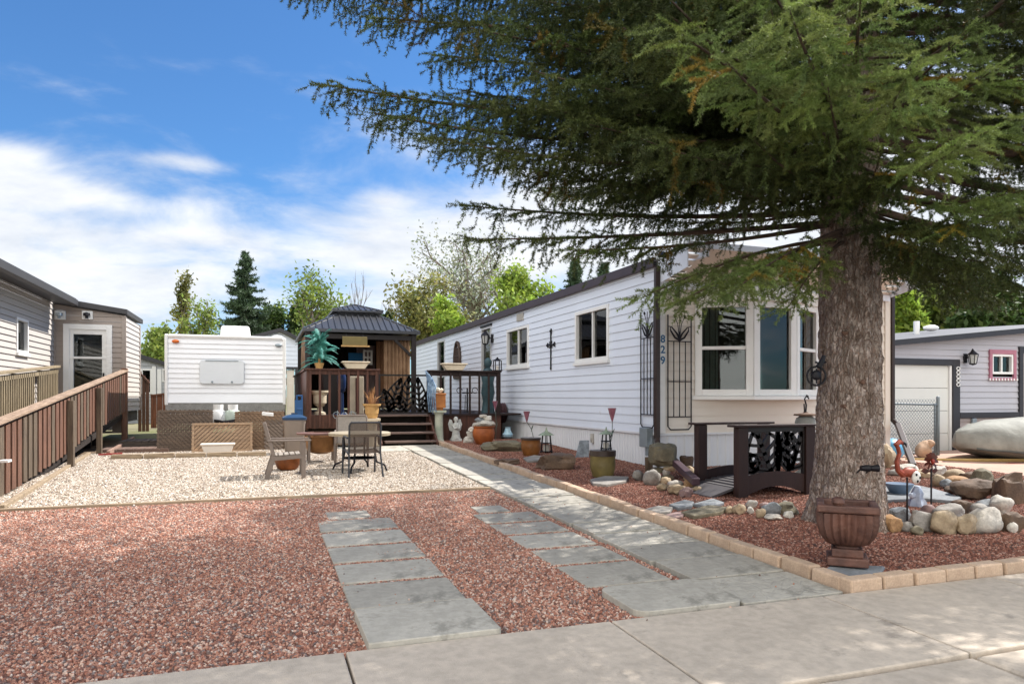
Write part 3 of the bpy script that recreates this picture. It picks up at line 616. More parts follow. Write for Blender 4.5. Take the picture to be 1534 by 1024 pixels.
# porch
XP = -3.02
wp = Wall((XL, YP), (XP, YP), (0, -1)); m = MB(); wp.siding(m, .55, 3.52, .118, .018, holes=[(.2, 1.19, .6, 3.07)], z1b=3.30); m.build('porch_front', M_psid, nh)
wr = Wall((XP, YP), (XP, YP+2.1), (1, 0)); m = MB(); wr.siding(m, 1.06, 3.28, .118, .022); m.build('porch_side', M_lsid, nh)
for w_q, *bb in ((wp, wp.L-.06, wp.L+.03, 1.06, 3.3), (wr, 2.04, 2.13, 1.06, 3.27), (wp, .0, .05, .8, 3.45)): m = MB(); w_q.box(m, *bb, .002, .03); m.build('corner_trim', M_psid, nh)
m = MB(); m.prism([(XL-.2, YP-.12, 3.56), (XP+.07, YP-.12, 3.32), (XP+.07, YP-.12, 3.44), (XL-.2, YP-.12, 3.70)], (0, 2.35, 0)); m.build('porch_roof', M_eave, nh, bevel=.01)
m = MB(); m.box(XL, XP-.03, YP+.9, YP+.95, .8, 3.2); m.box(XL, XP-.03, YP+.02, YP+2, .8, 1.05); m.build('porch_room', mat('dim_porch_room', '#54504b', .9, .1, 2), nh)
f = window(wp, nh, .2, 1.19, .62, 3.07, fw=.12, rail=2.30, name='door', sill=False, proud=.05)
m = MB(); wp.box(m, .32, .40, .74, 2.95, -.05, .02); wp.box(m, .98, 1.07, .74, 2.95, -.05, .02); wp.box(m, .40, .98, .74, 1.3, -.05, .015); wp.box(m, .40, .98, 2.84, 2.95, -.05, .015); m.build('door_leaf', M_white, f, bevel=.004)
m = MB(); wp.box(m, 1.0, 1.03, 1.75, 1.95, .02, .07); m.build('handle', M_iron, f)
for px, lb in ((90, 'white porch light high on the taupe wall beside the house corner'), (131, 'white porch light above the white storm door')):
    p = onY(px, 472, YP-.03); m = MB(); m.box(p.x-.11, p.x+.11, p.y-.03, p.y+.02, p.z-.10, p.z+.10); ob = m.build('porch_light', M_white, bevel=.01)
    m = MB(); m.lathe([(.001, .06), (.07, .04), (.075, -.02), (.03, -.03), (.03, -.08)], (p.x, p.y-.09, p.z), 12); m.build('lamp', M_iron if px > 100 else M_galv, ob); tag(ob, lb, 'porch light')
# ---- ramp
XRp = -2.95
def rtop(y): return 1.11+(y-10.08)*.1075
bpts = [onX(*q, XRp) for q in ((-60, 790), (10, 735), (41, 714), (92, 680), (137, 645), (187, 613), (200, 605))]
def rbot(y):
    for a, b in zip(bpts, bpts[1:]):
        if y <= b.y: return max(gz(y)+.02, a.z+(b.z-a.z)*(y-a.y)/(b.y-a.y))
    return bpts[-1].z
acc_ramp = thing('access_ramp', (XRp, 18.3, gz(18.3)), 'long brown wooden ramp with board sides rising to the porch door', 'ramp')
m = MB(); y = 7.5; i = 0; m2 = MB()
while y < 18.3:
    w_ = .150; o = 0 if i % 2 else .022; mi_ = 0 if rnd.random() < .72 else 1
    m.add([(XRp+o+a, y+b, z) for b in (0, w_) for a in (-.011, .011) for z in (rbot(y)-rnd.random()*.03, rtop(y+b)-.07)], [(0, 1, 3, 2), (4, 6, 7, 5), (0, 4, 5, 1), (2, 3, 7, 6), (0, 2, 6, 4), (1, 5, 7, 3)], mi_); y += .112; i += 1
m.build('plank_panel', [M_ramp, M_ramp2], acc_ramp)
m = MB(); m.beam((XRp, 7.5, rtop(7.5)), (XRp, 18.36, rtop(18.36)), .15, .038); m.beam((XRp-.03, 7.5, rtop(7.5)-.10), (XRp-.03, 18.34, rtop(18.34)-.10), .035, .09); m.build('top_rail', M_rail, acc_ramp, bevel=.005)
for px in (97, 141): 
    p = g(px, 690); y = onX(px, 690, XRp).y; m = MB(); m.box(XRp+.042, XRp+.13, y-.05, y+.05, gz(y)-.1, rtop(y)-.09); m.build('post', M_ramp2, acc_ramp, bevel=.005)
m = MB(); m.box(XRp-.06, XRp+.055, 18.30, 18.42, gz(18)-.05, rtop(18.4)+.05); m.build('post', M_ramp, acc_ramp, bevel=.006)
for y in (15.9, 16.9, 17.6, 13.4, 11.5):
    m = MB(); m.box(XRp-.5, XRp-.40, y-.05, y+.05, gz(y)-.1, rtop(y)-1.1); m.build('post', M_darkwood, acc_ramp)
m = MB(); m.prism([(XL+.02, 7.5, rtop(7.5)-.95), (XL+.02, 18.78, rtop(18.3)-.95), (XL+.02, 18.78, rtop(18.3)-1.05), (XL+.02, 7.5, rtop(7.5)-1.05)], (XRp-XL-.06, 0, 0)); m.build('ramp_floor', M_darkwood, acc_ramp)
XI = XL+.16; m = MB(); m.beam((XI, 8, 1.35), (XI, 18.5, 2.08), .12, .05); m.beam((XI, 8, 1.25), (XI, 18.5, 1.98), .04, .09); m.build('inner_rail', M_bal, acc_ramp, bevel=.005)
m = MB(); y = 9
while y < 18.4:
    if not 16.7 < y < 16.95: m.box(XI-.02, XI+.02, y, y+.04, rtop(y)-.95, 1.35+(y-8)*.0695-.05)
    y += .125
m.build('baluster_slat', M_bal, acc_ramp)
p = onX(3, 690, XRp+.06); m = MB(); m.box(p.x-.01, p.x+.09, p.y-.10, p.y+.04, p.z-.015, p.z+.015); tag(m.build('shelf', M_white, bevel=.006), 'small white bracket shelf fixed to the outside of the ramp boards', 'shelf')
# pallets and planks under the ramp end and beside the trailer
p = g(205, 668); M_pal = wood('grey_pallet', '#5a5048', '#3d3631', 'X')
for k, (px, py, w_, d_, h, lb) in enumerate([(228, 668, 1.1, 1.0, .12, 'grey wooden pallet lying on the soil beside the lattice'), (205, 676, 1.2, .7, .05, 'flat brown board platform on the soil before the pallet')]):
    p = g(px, py); m = MB(); z = gz(p.y)
    for i in range(8): m.box(p.x-w_/2+w_*i/8+.01, p.x-w_/2+w_*(i+1)/8-.01, p.y-d_/2, p.y+d_/2, z+h, z+h+.022)
    for i in range(3): m.box(p.x-w_/2, p.x+w_/2, p.y-d_/2+(d_-.08)*i/2, p.y-d_/2+(d_-.08)*i/2+.08, z, z+h-.002)
    tag(m.build('pallet_slat', M_pal if k == 0 else mat('brown_boards', '#6e5a50', .8, .15, 6)), lb, 'pallet'); 
a, b = g(166, 688), g(400, 683)
for k in range(5):
    p, q = a+(b-a)*(k/5+.004), a+(b-a)*((k+1)/5-.006); m = MB(); m.beam((p.x, p.y, gz(p.y)+.045), (q.x, q.y, gz(q.y)+.045+.01*(k % 2)), .09, .09); tag(m.build('landscape_timber', M_timber, bevel=.012), f'pale weathered timber at the back edge of the gravel, {ordinal(k)} from the ramp', 'timber', 'weathered timbers behind the beige gravel')
p = g(162, 683); q = g(200, 662); m = MB(); m.beam((p.x, p.y, gz(p.y)+.05), (q.x, q.y, gz(q.y)+.08), .06, .09); tag(m.build('plank', wood('pinkish_plank', '#a08373', '#7d6558', 'Y'), bevel=.006), 'pinkish plank lying beside the last ramp post', 'plank')
p = g(168, 680, .05); m = MB(); m.beam(p-V((.22, 0, 0)), p+V((.16, .03, .01)), .03, .03); tag(m.build('red_stick', mat('red_paint', '#a63a35', .5, .1, 6)), 'short red stick lying by the end of the ramp', 'stick')
# ---- small sheds far behind
sh = thing('garden_shed', (-4, 27, gz(27)), 'small grey sided shed with dark window behind the porch', 'shed')
a, b = onY(150, 560, 27), onY(262, 560, 27); ws = Wall((a.x, 27), (b.x, 27), (0, -1)); zr = onY(212, 529, 27).z; ze = onY(262, 553, 27).z
t1, t2 = onY(211, 560, 27).x-a.x, onY(228, 560, 27).x-a.x; t3, t4 = onY(243, 560, 27).x-a.x, onY(250, 560, 27).x-a.x; zt, zb = onY(220, 552, 27).z, onY(220, 590, 27).z; zb2 = onY(245, 572, 27).z
m = MB(); ws.siding(m, .5, zr+.25, .13, .02, holes=[(t1, t2, zb, zt), (t3, t4, zb2, zt)], z1b=ze); m.build('wall', mat('grey_siding', '#a9abad', .6, .04, 1), sh)
m = MB(); m.prism([(a.x-.3, 26.85, zr+.32), (b.x+.3, 26.85, ze-.08), (b.x+.3, 26.85, ze+.06), (a.x-.3, 26.85, zr+.46)], (0, 4, 0)); m.build('roof', M_eave, sh)
m = MB(); m.box(a.x, b.x, 27.3, 27.35, .5, ze); m.build('back_wall', M_darkwood, sh)
window(ws, sh, t1, t2, zb, zt, fw=.06, sill=False); window(ws, sh, t3, t4, zb2, zt, fw=.05, sill=False)
m = MB(); ws.box(m, t2+.0, t2+.12, .6, ze+.1, .02, .05); ws.box(m, t3-.15, t3-.02, .6, ze, .02, .05); m.build('corner_trim', M_white, sh)
def board_fence(px0, px1, y0, pyt, pyt2, lb, mt):
    p, q = onY(px0, 600, y0), onY(px1, 600, y0); zt, zq = onY(px0, pyt, y0).z, onY(px1, pyt2, y0).z; n = max(3, int((q.x-p.x)/.14)); m = MB()
    for i in range(n):
        x0, x1 = p.x+(q.x-p.x)*i/n, p.x+(q.x-p.x)*(i+1)/n; m.box(x0, x1-.012, y0-.012+.01*(i % 2), y0+.012, gz(y0)-.05, zt+(zq-zt)*i/n)
    m.beam((p.x, y0, zt), (q.x, y0, zq), .09, .05)
    return tag(m.build('board_fence', mt), lb, 'fence')
board_fence(207, 224, 22.5, 556, 574, 'brown board railing section just behind the porch corner', M_ramp)
board_fence(226, 262, 24, 592, 588, 'low reddish brown board fence between the porch and the trailer', wood('red_brown_fence', '#83523b', '#5d3a2b', 'Z'))
# ================================================================ travel trailer
YT = 16.5
a, b = onY(248, 560, YT).x, onY(427, 560, YT).x; zt, zb = onY(330, 504, YT).z, onY(330, 603, YT).z
M_alu = mat('white_ridged_aluminium', '#f2f3f5', .4, .02, 2, spec=.4); M_plate = mat('diamond_plate', '#a8a6a0', .35, .15, 9, metal=.7, bump=.8, bscale=220)
tr = thing('travel_trailer', ((a+b)/2, YT, gz(YT)), 'white ridged travel trailer parked behind the lattice panels', 'trailer')
wt = Wall((a, YT), (b, YT), (0, -1)); m = MB(); wt.siding(m, zb, zt, .105, .018, z1b=zt-.03); m.build('front_panel', M_alu, tr, smooth=True, angle=25)
m = MB()
for t in (-.02, wt.L-.05): wt.box(m, t, t+.07, zb-.05, zt+(.03 if t < 0 else .0), -.06, .026)
wt.box(m, .05, wt.L-.05, zt-.035, zt+.028, -.06, .028); m.build('edge_trim', M_white, tr, bevel=.02)
m = MB(); m.box(a+.01, b-.01, YT+.02, YT+5.6, zb-.25, zt-.05); m.build('body', M_alu, tr, bevel=.04)
m = MB(); m.box(a-.01, b+.01, YT+.03, YT+5.6, zt-.05, zt+.02); m.build('roof', M_white, tr, bevel=.03)
m = MB(); wt.box(m, 0, wt.L, zb-.17, zb-.004, -.05, .014); m.build('plate_skirt', M_plate, tr)
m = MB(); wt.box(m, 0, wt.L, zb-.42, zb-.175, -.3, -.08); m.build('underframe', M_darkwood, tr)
m = MB(); hx0, hx1 = onY(299, 560, YT).x, onY(366, 560, YT).x; hz0, hz1 = onY(330, 575, YT).z, onY(330, 539, YT).z; r = .07; pts = []
for (qx, qz, a0) in ((hx1-r, hz1-r, 0), (hx0+r, hz1-r, 90), (hx0+r, hz0+r, 180), (hx1-r, hz0+r, 270)):
    for k in range(6): t = math.radians(a0+18*k); pts.append((qx+r*math.cos(t), YT-.015, qz+r*math.sin(t)))
m.prism(pts, (0, -.035, 0)); hw = m.build('hatch_cover', mat('pale_grey_plastic', '#d9dde0', .35, .03, 3), tr, bevel=.012)
m = MB(); m.box(hx0+.12, hx1-.12, YT-.06, YT-.04, hz1-.03, hz1-.008); m.build('hinge_strip', M_galv, hw)
for fx in (.28, .72): m = MB(); m.lathe([(.022, 0), (.022, .02), (.01, .03)], (hx0+(hx1-hx0)*fx, YT-.05, hz0+.045), 10, ax=Matrix.Rotation(PI/2, 3, 'X')); m.build('latch', M_galv, hw)
for px, py, mt in ((263, 511, mat('orange_lens', '#c8641e', .25, .05, 5)), (417, 517, M_galv)):
    p = onY(px, py, YT-.03); m = MB(); m.rock(p, (.075, .03, .04), 1, 2, 0); m.build('marker_light', mt, tr, smooth=True)
p, q = onY(330, 503, YT+1.5), onY(376, 494, YT+1.5); m = MB(); m.prism([(p.x, YT+1.2, zt+.005), (q.x, YT+1.2, zt+.005), (q.x-.03, YT+1.2, q.z+.06), (p.x+.03, YT+1.2, q.z+.06)], (0, 1.0, 0)); m.build('air_conditioner', M_white, tr, bevel=.05)
p = onY(415, 507, YT+.3); m = MB(); m.rock((p.x, YT+.3, zt+.03), (.14, .12, .06), 3, 2, .05); m.build('roof_vent', M_white, tr, smooth=True)
m = MB()
for s_ in (-.5, .5): m.beam(((a+b)/2+s_, YT+.2, zb-.36), ((a+b)/2, YT-1.2, zb-.40), .06, .1)
m.build('hitch', M_iron, tr)
for k, (px, mt, lb) in enumerate(((327, M_white, 'white propane tank with collar standing on the trailer hitch'), (349, mat('pale_green_tank', '#bcc9bd', .4, .05, 4), 'pale green propane tank beside the white tank on the hitch'))):
    p = onY(px, 633, YT-.55); m = MB(); m.lathe([(.10, 0), (.11, .03), (.15, .08), (.155, .30), (.13, .37), (.06, .40), (.03, .42)], (p.x, YT-.55, p.z-.12), 20); ob = m.build('propane_tank', mt, smooth=True)
    m = MB(); m.lathe([(.095, .38), (.10, .50), (.09, .50), (.085, .38)], (p.x, YT-.55, p.z-.12), 16); m.build('collar', M_white, ob); m = MB(); m.tube([(p.x, YT-.55, p.z+.28), (p.x, YT-.55, p.z+.36)], .03, 8); m.build('valve', M_galv, ob); tag(ob, lb, 'propane tank')
# ---- lattice panels
M_lat = [wood('dark_lattice', '#6d5d4f', '#4c4037', 'X'), wood('tan_lattice', '#a88c70', '#86705a', 'X'), wood('brown_lattice', '#8b7159', '#65503d', 'X')]
def lattice(px0, px1, pyt, pyb, y0, lb, mt, lean=.12, both=True, tilt=0, frame=True):
    p, q = onY(px0, pyb, y0), onY(px1, pyb, y0); w_ = q.x-p.x; h = onY((px0+px1)/2, pyt, y0+lean).z-gz(y0)-.0
    m = MB(); ux = V((math.cos(tilt), 0, math.sin(tilt))); uz = (V((0, lean, h)).normalized()); un = ux.cross(uz); o = V((p.x, y0, gz(y0)+.01)); hh = V((0, lean, h)).length
    for s_ in ((1, -1) if both else (1,)):
        k = -hh
        while k < w_+hh:
            x0, z0, x1, z1 = (k, 0, k+hh, hh) if s_ > 0 else (k+hh, 0, k, hh)
            pts = [(x0, z0), (x1, z1)]
            def cl(a_, b_):
                res = []
                for (xa, za), (xb, zb_) in ((a_, b_), (b_, a_)):
                    if xa < 0: f_ = (0-xa)/(xb-xa); xa, za = 0, za+(zb_-za)*f_
                    if xa > w_: f_ = (w_-xa)/(xb-xa); xa, za = w_, za+(zb_-za)*f_
                    res.append((xa, za))
                return res
            if not (max(x0, x1) <= 0 or min(x0, x1) >= w_):
                (xa, za), (xb, zb_) = cl(*pts)
                if abs(xa-xb) > .03: m.beam(o+ux*xa+uz*za-un*.008*s_, o+ux*xb+uz*zb_-un*.008*s_, .048, .012, up=un)
            k += .085
    f_ = m.build('lattice_panel', mt); 
    if frame:
        m = MB()
        for (xa, za, xb, zb_) in ((0, .02, w_, .02), (0, hh-.02, w_, hh-.02), (.02, .042, .02, hh-.042), (w_-.02, .042, w_-.02, hh-.042)): m.beam(o+ux*xa+uz*za, o+ux*xb+uz*zb_, .04, .04, up=un)
        m.build('frame', mt, f_)
    return tag(f_, lb, 'lattice panel')
yb_ = g(250, 679).y
lattice(235, 318, 615, 678, yb_+.30, 'dark weathered lattice panel nearest the porch, before the trailer', M_lat[0])
lattice(352, 426, 617, 676, yb_+.34, 'brown lattice panel behind the slatted one, beside the trash can', M_lat[2])
lattice(287, 378, 634, 680, yb_-.02, 'low tan slatted panel with diagonal slats behind the white planter', M_lat[1], both=False)
lattice(396, 424, 622, 676, yb_+.22, 'narrow dark lattice offcut leaning beside the trash can', M_lat[0], lean=.25, frame=False)
p, q = g(302, 681), g(350, 681); m = MB(); z = gz(p.y); 
def trough(m, x0, x1, y0, y1, z, h, ins=.06, lip=.02):
    m.prism([(x0+ins, y0, z), (x1-ins, y0, z), (x1, y0, z+h), (x0, y0, z+h)], (0, y1-y0, 0)); m.box(x0-lip, x1+lip, y0-lip, y1+lip, z+h+.001, z+h+.035)
    return m
trough(m, p.x, q.x, p.y-.12, p.y+.10, z+.01, .17); tag(m.build('planter_box', M_cream, bevel=.012), 'cream planter trough on the ground before the slatted lattice', 'planter box')
m = MB(); p = onY(401, 620, yb_+.2); m.obox(p, (.11, 0, -.01), (0, .05, 0), (0, 0, .035)); tag(m.build('paint_tray', M_white, bevel=.01), 'small white tray resting on top of the brown lattice', 'tray')
# ================================================================ white shed between trailer and gazebo
YS_ = 27; x0, x1 = onY(384, 560, YS_).x, onY(452, 560, YS_).x; ze, zp = onY(452, 515, YS_).z, onY(420, 497, YS_).z; xp = onY(420, 500, YS_).x
sh = thing('garden_shed', ((x0+x1)/2, YS_, gz(YS_)), 'tall white sided shed with gable roof and pale door behind the trash can', 'shed')
ws = Wall((x0-1, YS_), (x1, YS_), (0, -1)); d0, d1 = onY(428, 560, YS_).x-x0+1, onY(442, 560, YS_).x-x0+1; dt = onY(430, 553, YS_).z
m = MB(); ws.siding(m, .5, ze, .15, .018, holes=[(d0, d1, .6, dt)]); m.build('wall', M_siding, sh)
m = MB(); m.add([(x0-1, YS_-.01, ze), (x1, YS_-.01, ze), (xp, YS_-.01, zp-.02)], [(0, 1, 2)]); m.build('gable', M_siding, sh)
m = MB(); m.prism([(xp, YS_-.2, zp), (x1+.3, YS_-.2, ze-.10), (x1+.3, YS_-.2, ze+.03), (xp, YS_-.2, zp+.13), (x0-1.3, YS_-.2, ze-.1), (x0-1.3, YS_-.2, ze-.23)], (0, 5, 0)); m.build('roof', M_eave, sh)
m = MB(); ws.box(m, d0+.03, d1-.03, .6, dt-.03, -.06, -.02); ws.box(m, d0+.1, d1-.1, 1.0, 1.9, -.02, -.01); dd = m.build('door', M_cream, sh, bevel=.005)
m = MB(); ws.box(m, d0-.09, d0, .6, dt+.09, .001, .035); ws.box(m, d1, d1+.09, .6, dt+.09, .001, .035); ws.box(m, d0, d1, dt, dt+.09, .001, .035); m.build('door_trim', M_eave, dd)
# ================================================================ deck, steps and gazebo
M_deck = wood('red_brown_deck', '#5d3a2d', '#3d261e', 'Z', rough=.6); M_deckd = wood('dark_brown_deck', '#2e1c18', '#1e1311', 'X', rough=.55); M_tread = wood('worn_tread', '#75625a', '#4d3d37', 'X', rough=.5)
M_metalroof = mat('charcoal_metal_roof', '#4b4c50', .38, .06, 2, metal=.35); M_post = mat('black_brown_post', '#221b19', .5, .1, 5)
M_curt = mat('tan_curtain', '#96795f', .9, .12, 3, col2='#7a5f47'); M_tan = mat('tan_resin', '#c09a63', .6, .1, 4, col2='#a9824e'); M_stone = mat('cream_cast_stone', '#cbbda5', .8, .1, 5, bump=.2, bscale=60)
M_terra = mat('terracotta', '#a35a2c', .6, .14, 4, col2='#82441f', bump=.15, bscale=30)
ZD = 1.0; YD = 16.2; XD0 = .98; XS0, XS1 = 2.48, 3.62
dk = thing('deck', (3.3, YD, gz(YD)), 'dark red brown deck with railings and open steps at the end of the path', 'deck')
m = MB()
for i in range(38): m.box(XD0, 5.95, YD+.02+i*.185, YD+.02+i*.185+.178, ZD-.04, ZD)
m.build('deck_boards' if 0 else 'floor_decking', M_deckd, dk)
m = MB(); m.box(XD0-.01, XS0, YD-.02, YD+.015, ZD-.30, ZD-.002); m.box(XS1, 5.45, YD-.02+.1, YD+.015+.1, gz(YD), ZD-.002); m.build('fascia_board', M_deck, dk)
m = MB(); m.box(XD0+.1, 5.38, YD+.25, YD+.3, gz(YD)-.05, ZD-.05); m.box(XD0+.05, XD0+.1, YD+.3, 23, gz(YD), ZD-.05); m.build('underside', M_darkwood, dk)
ZR = 2.02
def rail(x0, x1, y, zlow, n, bw, nm, mt):
    m = MB(); m.box(x0-.06, x1+.05, y-.08, y+.07, ZR-.035, ZR); m.box(x0, x1, y-.02, y+.02, ZR-.13, ZR-.036); r_ = m.build('top_rail', mt, dk, bevel=.006)
    m = MB()
    for i in range(n): x = x0+.03+(x1-x0-.06)*i/(n-1); m.box(x-bw/2, x+bw/2, y-.055, y-.021, zlow, ZR-.037)
    m.build('baluster_slat', mt, dk)
    for x in (x0, x1): m = MB(); m.box(x-.045, x+.045, y-.019, y+.068, gz(y) if x == x1 else ZD-.3, ZR-.037); m.build('post', mt, dk, bevel=.005)
rail(XD0, XS0, YD-.03, ZD-.28, 8, .05, 'a', M_deck); rail(XS1+.08, 5.40, YD+.1, ZD-.02, 8, .045, 'b', M_deckd)
m = MB(); y = YD+.06
while y < 22: m.box(XD0-.05, XD0-.02, y, y+.125, ZD-.34, ZR-.05); y += .135
m.build('side_planking', M_deck, dk)
m = MB(); m.box(XD0-.10, XD0+.06, YD+.06, 22, ZR-.045, ZR-.008); m.build('top_rail', M_deck, dk, bevel=.006)
st = []
for k, (z, y) in enumerate(((ZD-.001, 16.02), (.81, 15.80), (.62, 15.58), (.44, 15.36))):
    o = .02*k; m = MB(); m.box(XS0-.02+o, XS1+o, y, y+.15, z-.045, z); m.box(XS0-.02+o, XS1+o, y+.155, y+.30, z-.045, z); m.build('tread', M_tread, dk, bevel=.008)
for x in (XS0-.07, XS1+.02):
    m = MB(); m.prism([(x, 15.32, gz(15)), (x, 15.32, .40), (x, 16.2, 1.0), (x, 16.2, .55), (x, 15.62, gz(15))], (.045, 0, 0)); m.build('stringer', M_deck, dk)
# ---- leaf-pattern panels (gate and bridge)
def leaf_panel(m, o, ux, uz, w_, h, leaves, th=.018, bar=.028, outline=True):
    o, ux, uz = V(o), V(ux), V(uz); un = ux.cross(uz)
    def seg(a, b, wd):
        a, b = [(min(max(p[0], 0), w_), min(max(p[1], 0), h)) for p in (a, b)]
        if math.hypot(a[0]-b[0], a[1]-b[1]) > .012: m.beam(o+ux*a[0]+uz*a[1], o+ux*b[0]+uz*b[1], wd, th, up=un)
    for (x0, z0, x1, z1, cw, n) in leaves:
        d = V((x1-x0, z1-z0)); L_ = d.length; d /= L_; nn = V((-d.y, d.x)); P = lambda t, s_: (x0+d.x*L_*t+nn.x*s_, z0+d.y*L_*t+nn.y*s_)
        seg(P(0, 0), P(1, 0), bar*1.5)
        env = lambda t: cw*math.sin(PI*min(1, max(0, t))**.8)
        for s_ in (-1, 1):
            for i in range(n):
                t = .04+.9*i/n; seg(P(t, 0), P(min(1, t+.16), s_*env(t+.12)), bar)
            for i in range(8 if outline else 0): seg(P(i/8, s_*env(i/8)), P((i+1)/8, s_*env((i+1)/8)), bar)
M_leaf = mat('black_brown_steel', '#1a1413', .5, .15, 6)
gate = None
gx0, gx1 = onY(567, 590, 16.16).x, onY(642, 590, 16.16).x
m = MB(); o = (gx0, 16.17, ZD+.03); gw, gh = gx1-gx0, .86
leaf_panel(m, o, (1, 0, 0), (0, 0, 1), gw, gh, [(.25, .0, .12, .55, .15, 5), (.22, .05, .52, .80, .17, 6), (.62, .0, .70, .84, .17, 6), (.95, .0, .90, .82, .16, 6), (1.10, .0, 1.12, .5, .12, 4), (.50, .0, .45, .40, .14, 4)], .018, .040, True)
gate = m.build('garden_gate', M_leaf); m = MB(); y = 16.17
for a_ in ((0, gw, -.02, .02), (0, gw, gh-.02, gh+.02)): m.box(gx0+a_[0], gx0+a_[1], y-.02, y+.02, o[2]+a_[2], o[2]+a_[3])
for x in (gx0, gx1-.04): m.box(x, x+.04, y-.02, y+.02, o[2]+.021, o[2]+gh-.021)
m.build('frame', M_leaf, gate); tag(gate, 'black leaf cut-out metal gate closing the top of the deck steps', 'gate')
# ---- gazebo
GX0, GX1, GY0, GY1 = 1.0, 3.92, 18.5, 22.5; ZE = 3.10; XC, YC = (GX0+GX1)/2, (GY0+GY1)/2
gzb = thing('gazebo', (XC, YC, ZD), 'gazebo with two-tier charcoal metal roof and tan curtains on the deck', 'gazebo')
def hip(m, x0, x1, y0, y1, z0, tx0, tx1, ty0, ty1, z1, step=.16):
    """hip roof skirt with standing seams"""
    E = [((x0, y0), (x1, y0), (tx0, ty0), (tx1, ty0)), ((x1, y0), (x1, y1), (tx1, ty0), (tx1, ty1)), ((x1, y1), (x0, y1), (tx1, ty1), (tx0, ty1)), ((x0, y1), (x0, y0), (tx0, ty1), (tx0, ty0))]
    for a, b, c, d in E:
        a, b = V((*a, z0)), V((*b, z0)); c, d = V((*c, z1)), V((*d, z1)); m.add([a, b, d, c], [(0, 1, 2, 3)])
        L_ = (b-a).length; n = int(L_/step); u = (b-a)/L_; ta, td = (c-a).dot(u), (d-a).dot(u); nrm = (b-a).cross(c-a).normalized()
        for i in range(1, n):
            s_ = L_*i/n; e = a+u*s_
            up = (c-a)-u*ta; f = 1
            if s_ < ta: f = s_/ta
            elif s_ > td: f = (L_-s_)/(L_-td)
            m.beam(e+nrm*.012, e+up*f+nrm*.012, .028, .03, up=nrm)
        m.beam(a, c, .06, .05)
m = MB(); hip(m, GX0, GX1, GY0, GY1, ZE, XC-.52, XC+.52, YC-.95, YC+.95, 3.62); m.box(GX0-.03, GX1+.03, GY0-.03, GY0+.03, ZE-.06, ZE+.015); m.box(GX0-.03, GX0+.03, GY0+.031, GY1, ZE-.06, ZE+.015); m.box(GX1-.03, GX1+.03, GY0+.031, GY1, ZE-.06, ZE+.015); m.build('roof', M_metalroof, gzb)
m = MB(); hip(m, XC-.66, XC+.66, YC-1.08, YC+1.08, 3.72, XC-.02, XC+.02, YC-.35, YC+.35, 3.95, .14); m.box(XC-.67, XC+.67, YC-1.09, YC+1.09, 3.67, 3.718); m.box(XC-.5, XC+.5, YC-.93, YC+.93, 3.6, 3.669); m.build('upper_roof', M_metalroof, gzb)
for x in (GX0+.1, GX1-.12):
    for y in (GY0+.12, GY1-.12): m = MB(); m.box(x-.06, x+.06, y-.06, y+.06, ZD, ZE-.02); m.build('post', M_post, gzb, bevel=.006)
m = MB(); m.box(GX0+.165, GX1-.185, GY0+.08, GY0+.15, ZE-.22, ZE-.101); m.beam((GX1-.19, GY0+.12, ZE-.62), (GX1-.62, GY0+.12, ZE-.21), .06, .07); m.beam((GX0+.17, GY0+.12, ZE-.62), (GX0+.55, GY0+.12, ZE-.21), .06, .07); m.build('header_beam', M_post, gzb)
def drape(x0, y0, x1, y1, z0, z1, amp=.05, waves=7):
    m = MB(); n = waves*8; d = V((x1-x0, y1-y0, 0)); nn = V((-d.y, d.x, 0)).normalized(); vs = []
    for j in range(5):
        for i in range(n+1):
            t = i/n; p = V((x0, y0, 0))+d*t+nn*amp*math.sin(t*waves*2*PI+.6*math.sin(j))*(.6+.1*j); vs.append((p.x, p.y, z1+(z0-z1)*j/4))
    m.add(vs, [(j*(n+1)+i, j*(n+1)+i+1, (j+1)*(n+1)+i+1, (j+1)*(n+1)+i) for j in range(4) for i in range(n)]); return m
M_curtb = mat('brown_curtain', '#6d4c33', .9, .12, 3); M_curtp = mat('grey_mauve_curtain', '#8d7a76', .9, .1, 3)
drape(3.05, GY0+.35, GX1-.2, GY0+.2, ZD+.1, ZE-.15).build('curtain', M_curt, gzb, smooth='all'); drape(GX0+.14, GY0+.25, GX0+.14, GY1-.3, ZD+.1, ZE-.02, .04, 9).build('curtain', M_curt, gzb, smooth='all')
drape(GX0+.2, GY1-.3, GX1-.2, GY1-.3, ZD+.05, ZE+.12, .05, 12).build('curtain', mat('dark_brown_curtain', '#33241c', .9, .12, 3), gzb, smooth='all'); drape(GX1-.15, GY0+.4, GX1-.15, GY1-.3, ZD+.1, ZE-.02, .04, 8).build('curtain', M_curtb, gzb, smooth='all')
drape(2.62, GY1-1.4, 3.15, GY1-1.5, ZD+.1, ZE-.2, .03, 3).build('curtain', M_curtp, gzb, smooth='all'); drape(2.95, GY0+1.0, 3.3, GY0+.9, ZD+.1, ZE-.2, .03, 3).build('curtain', M_curtb, gzb, smooth='all')
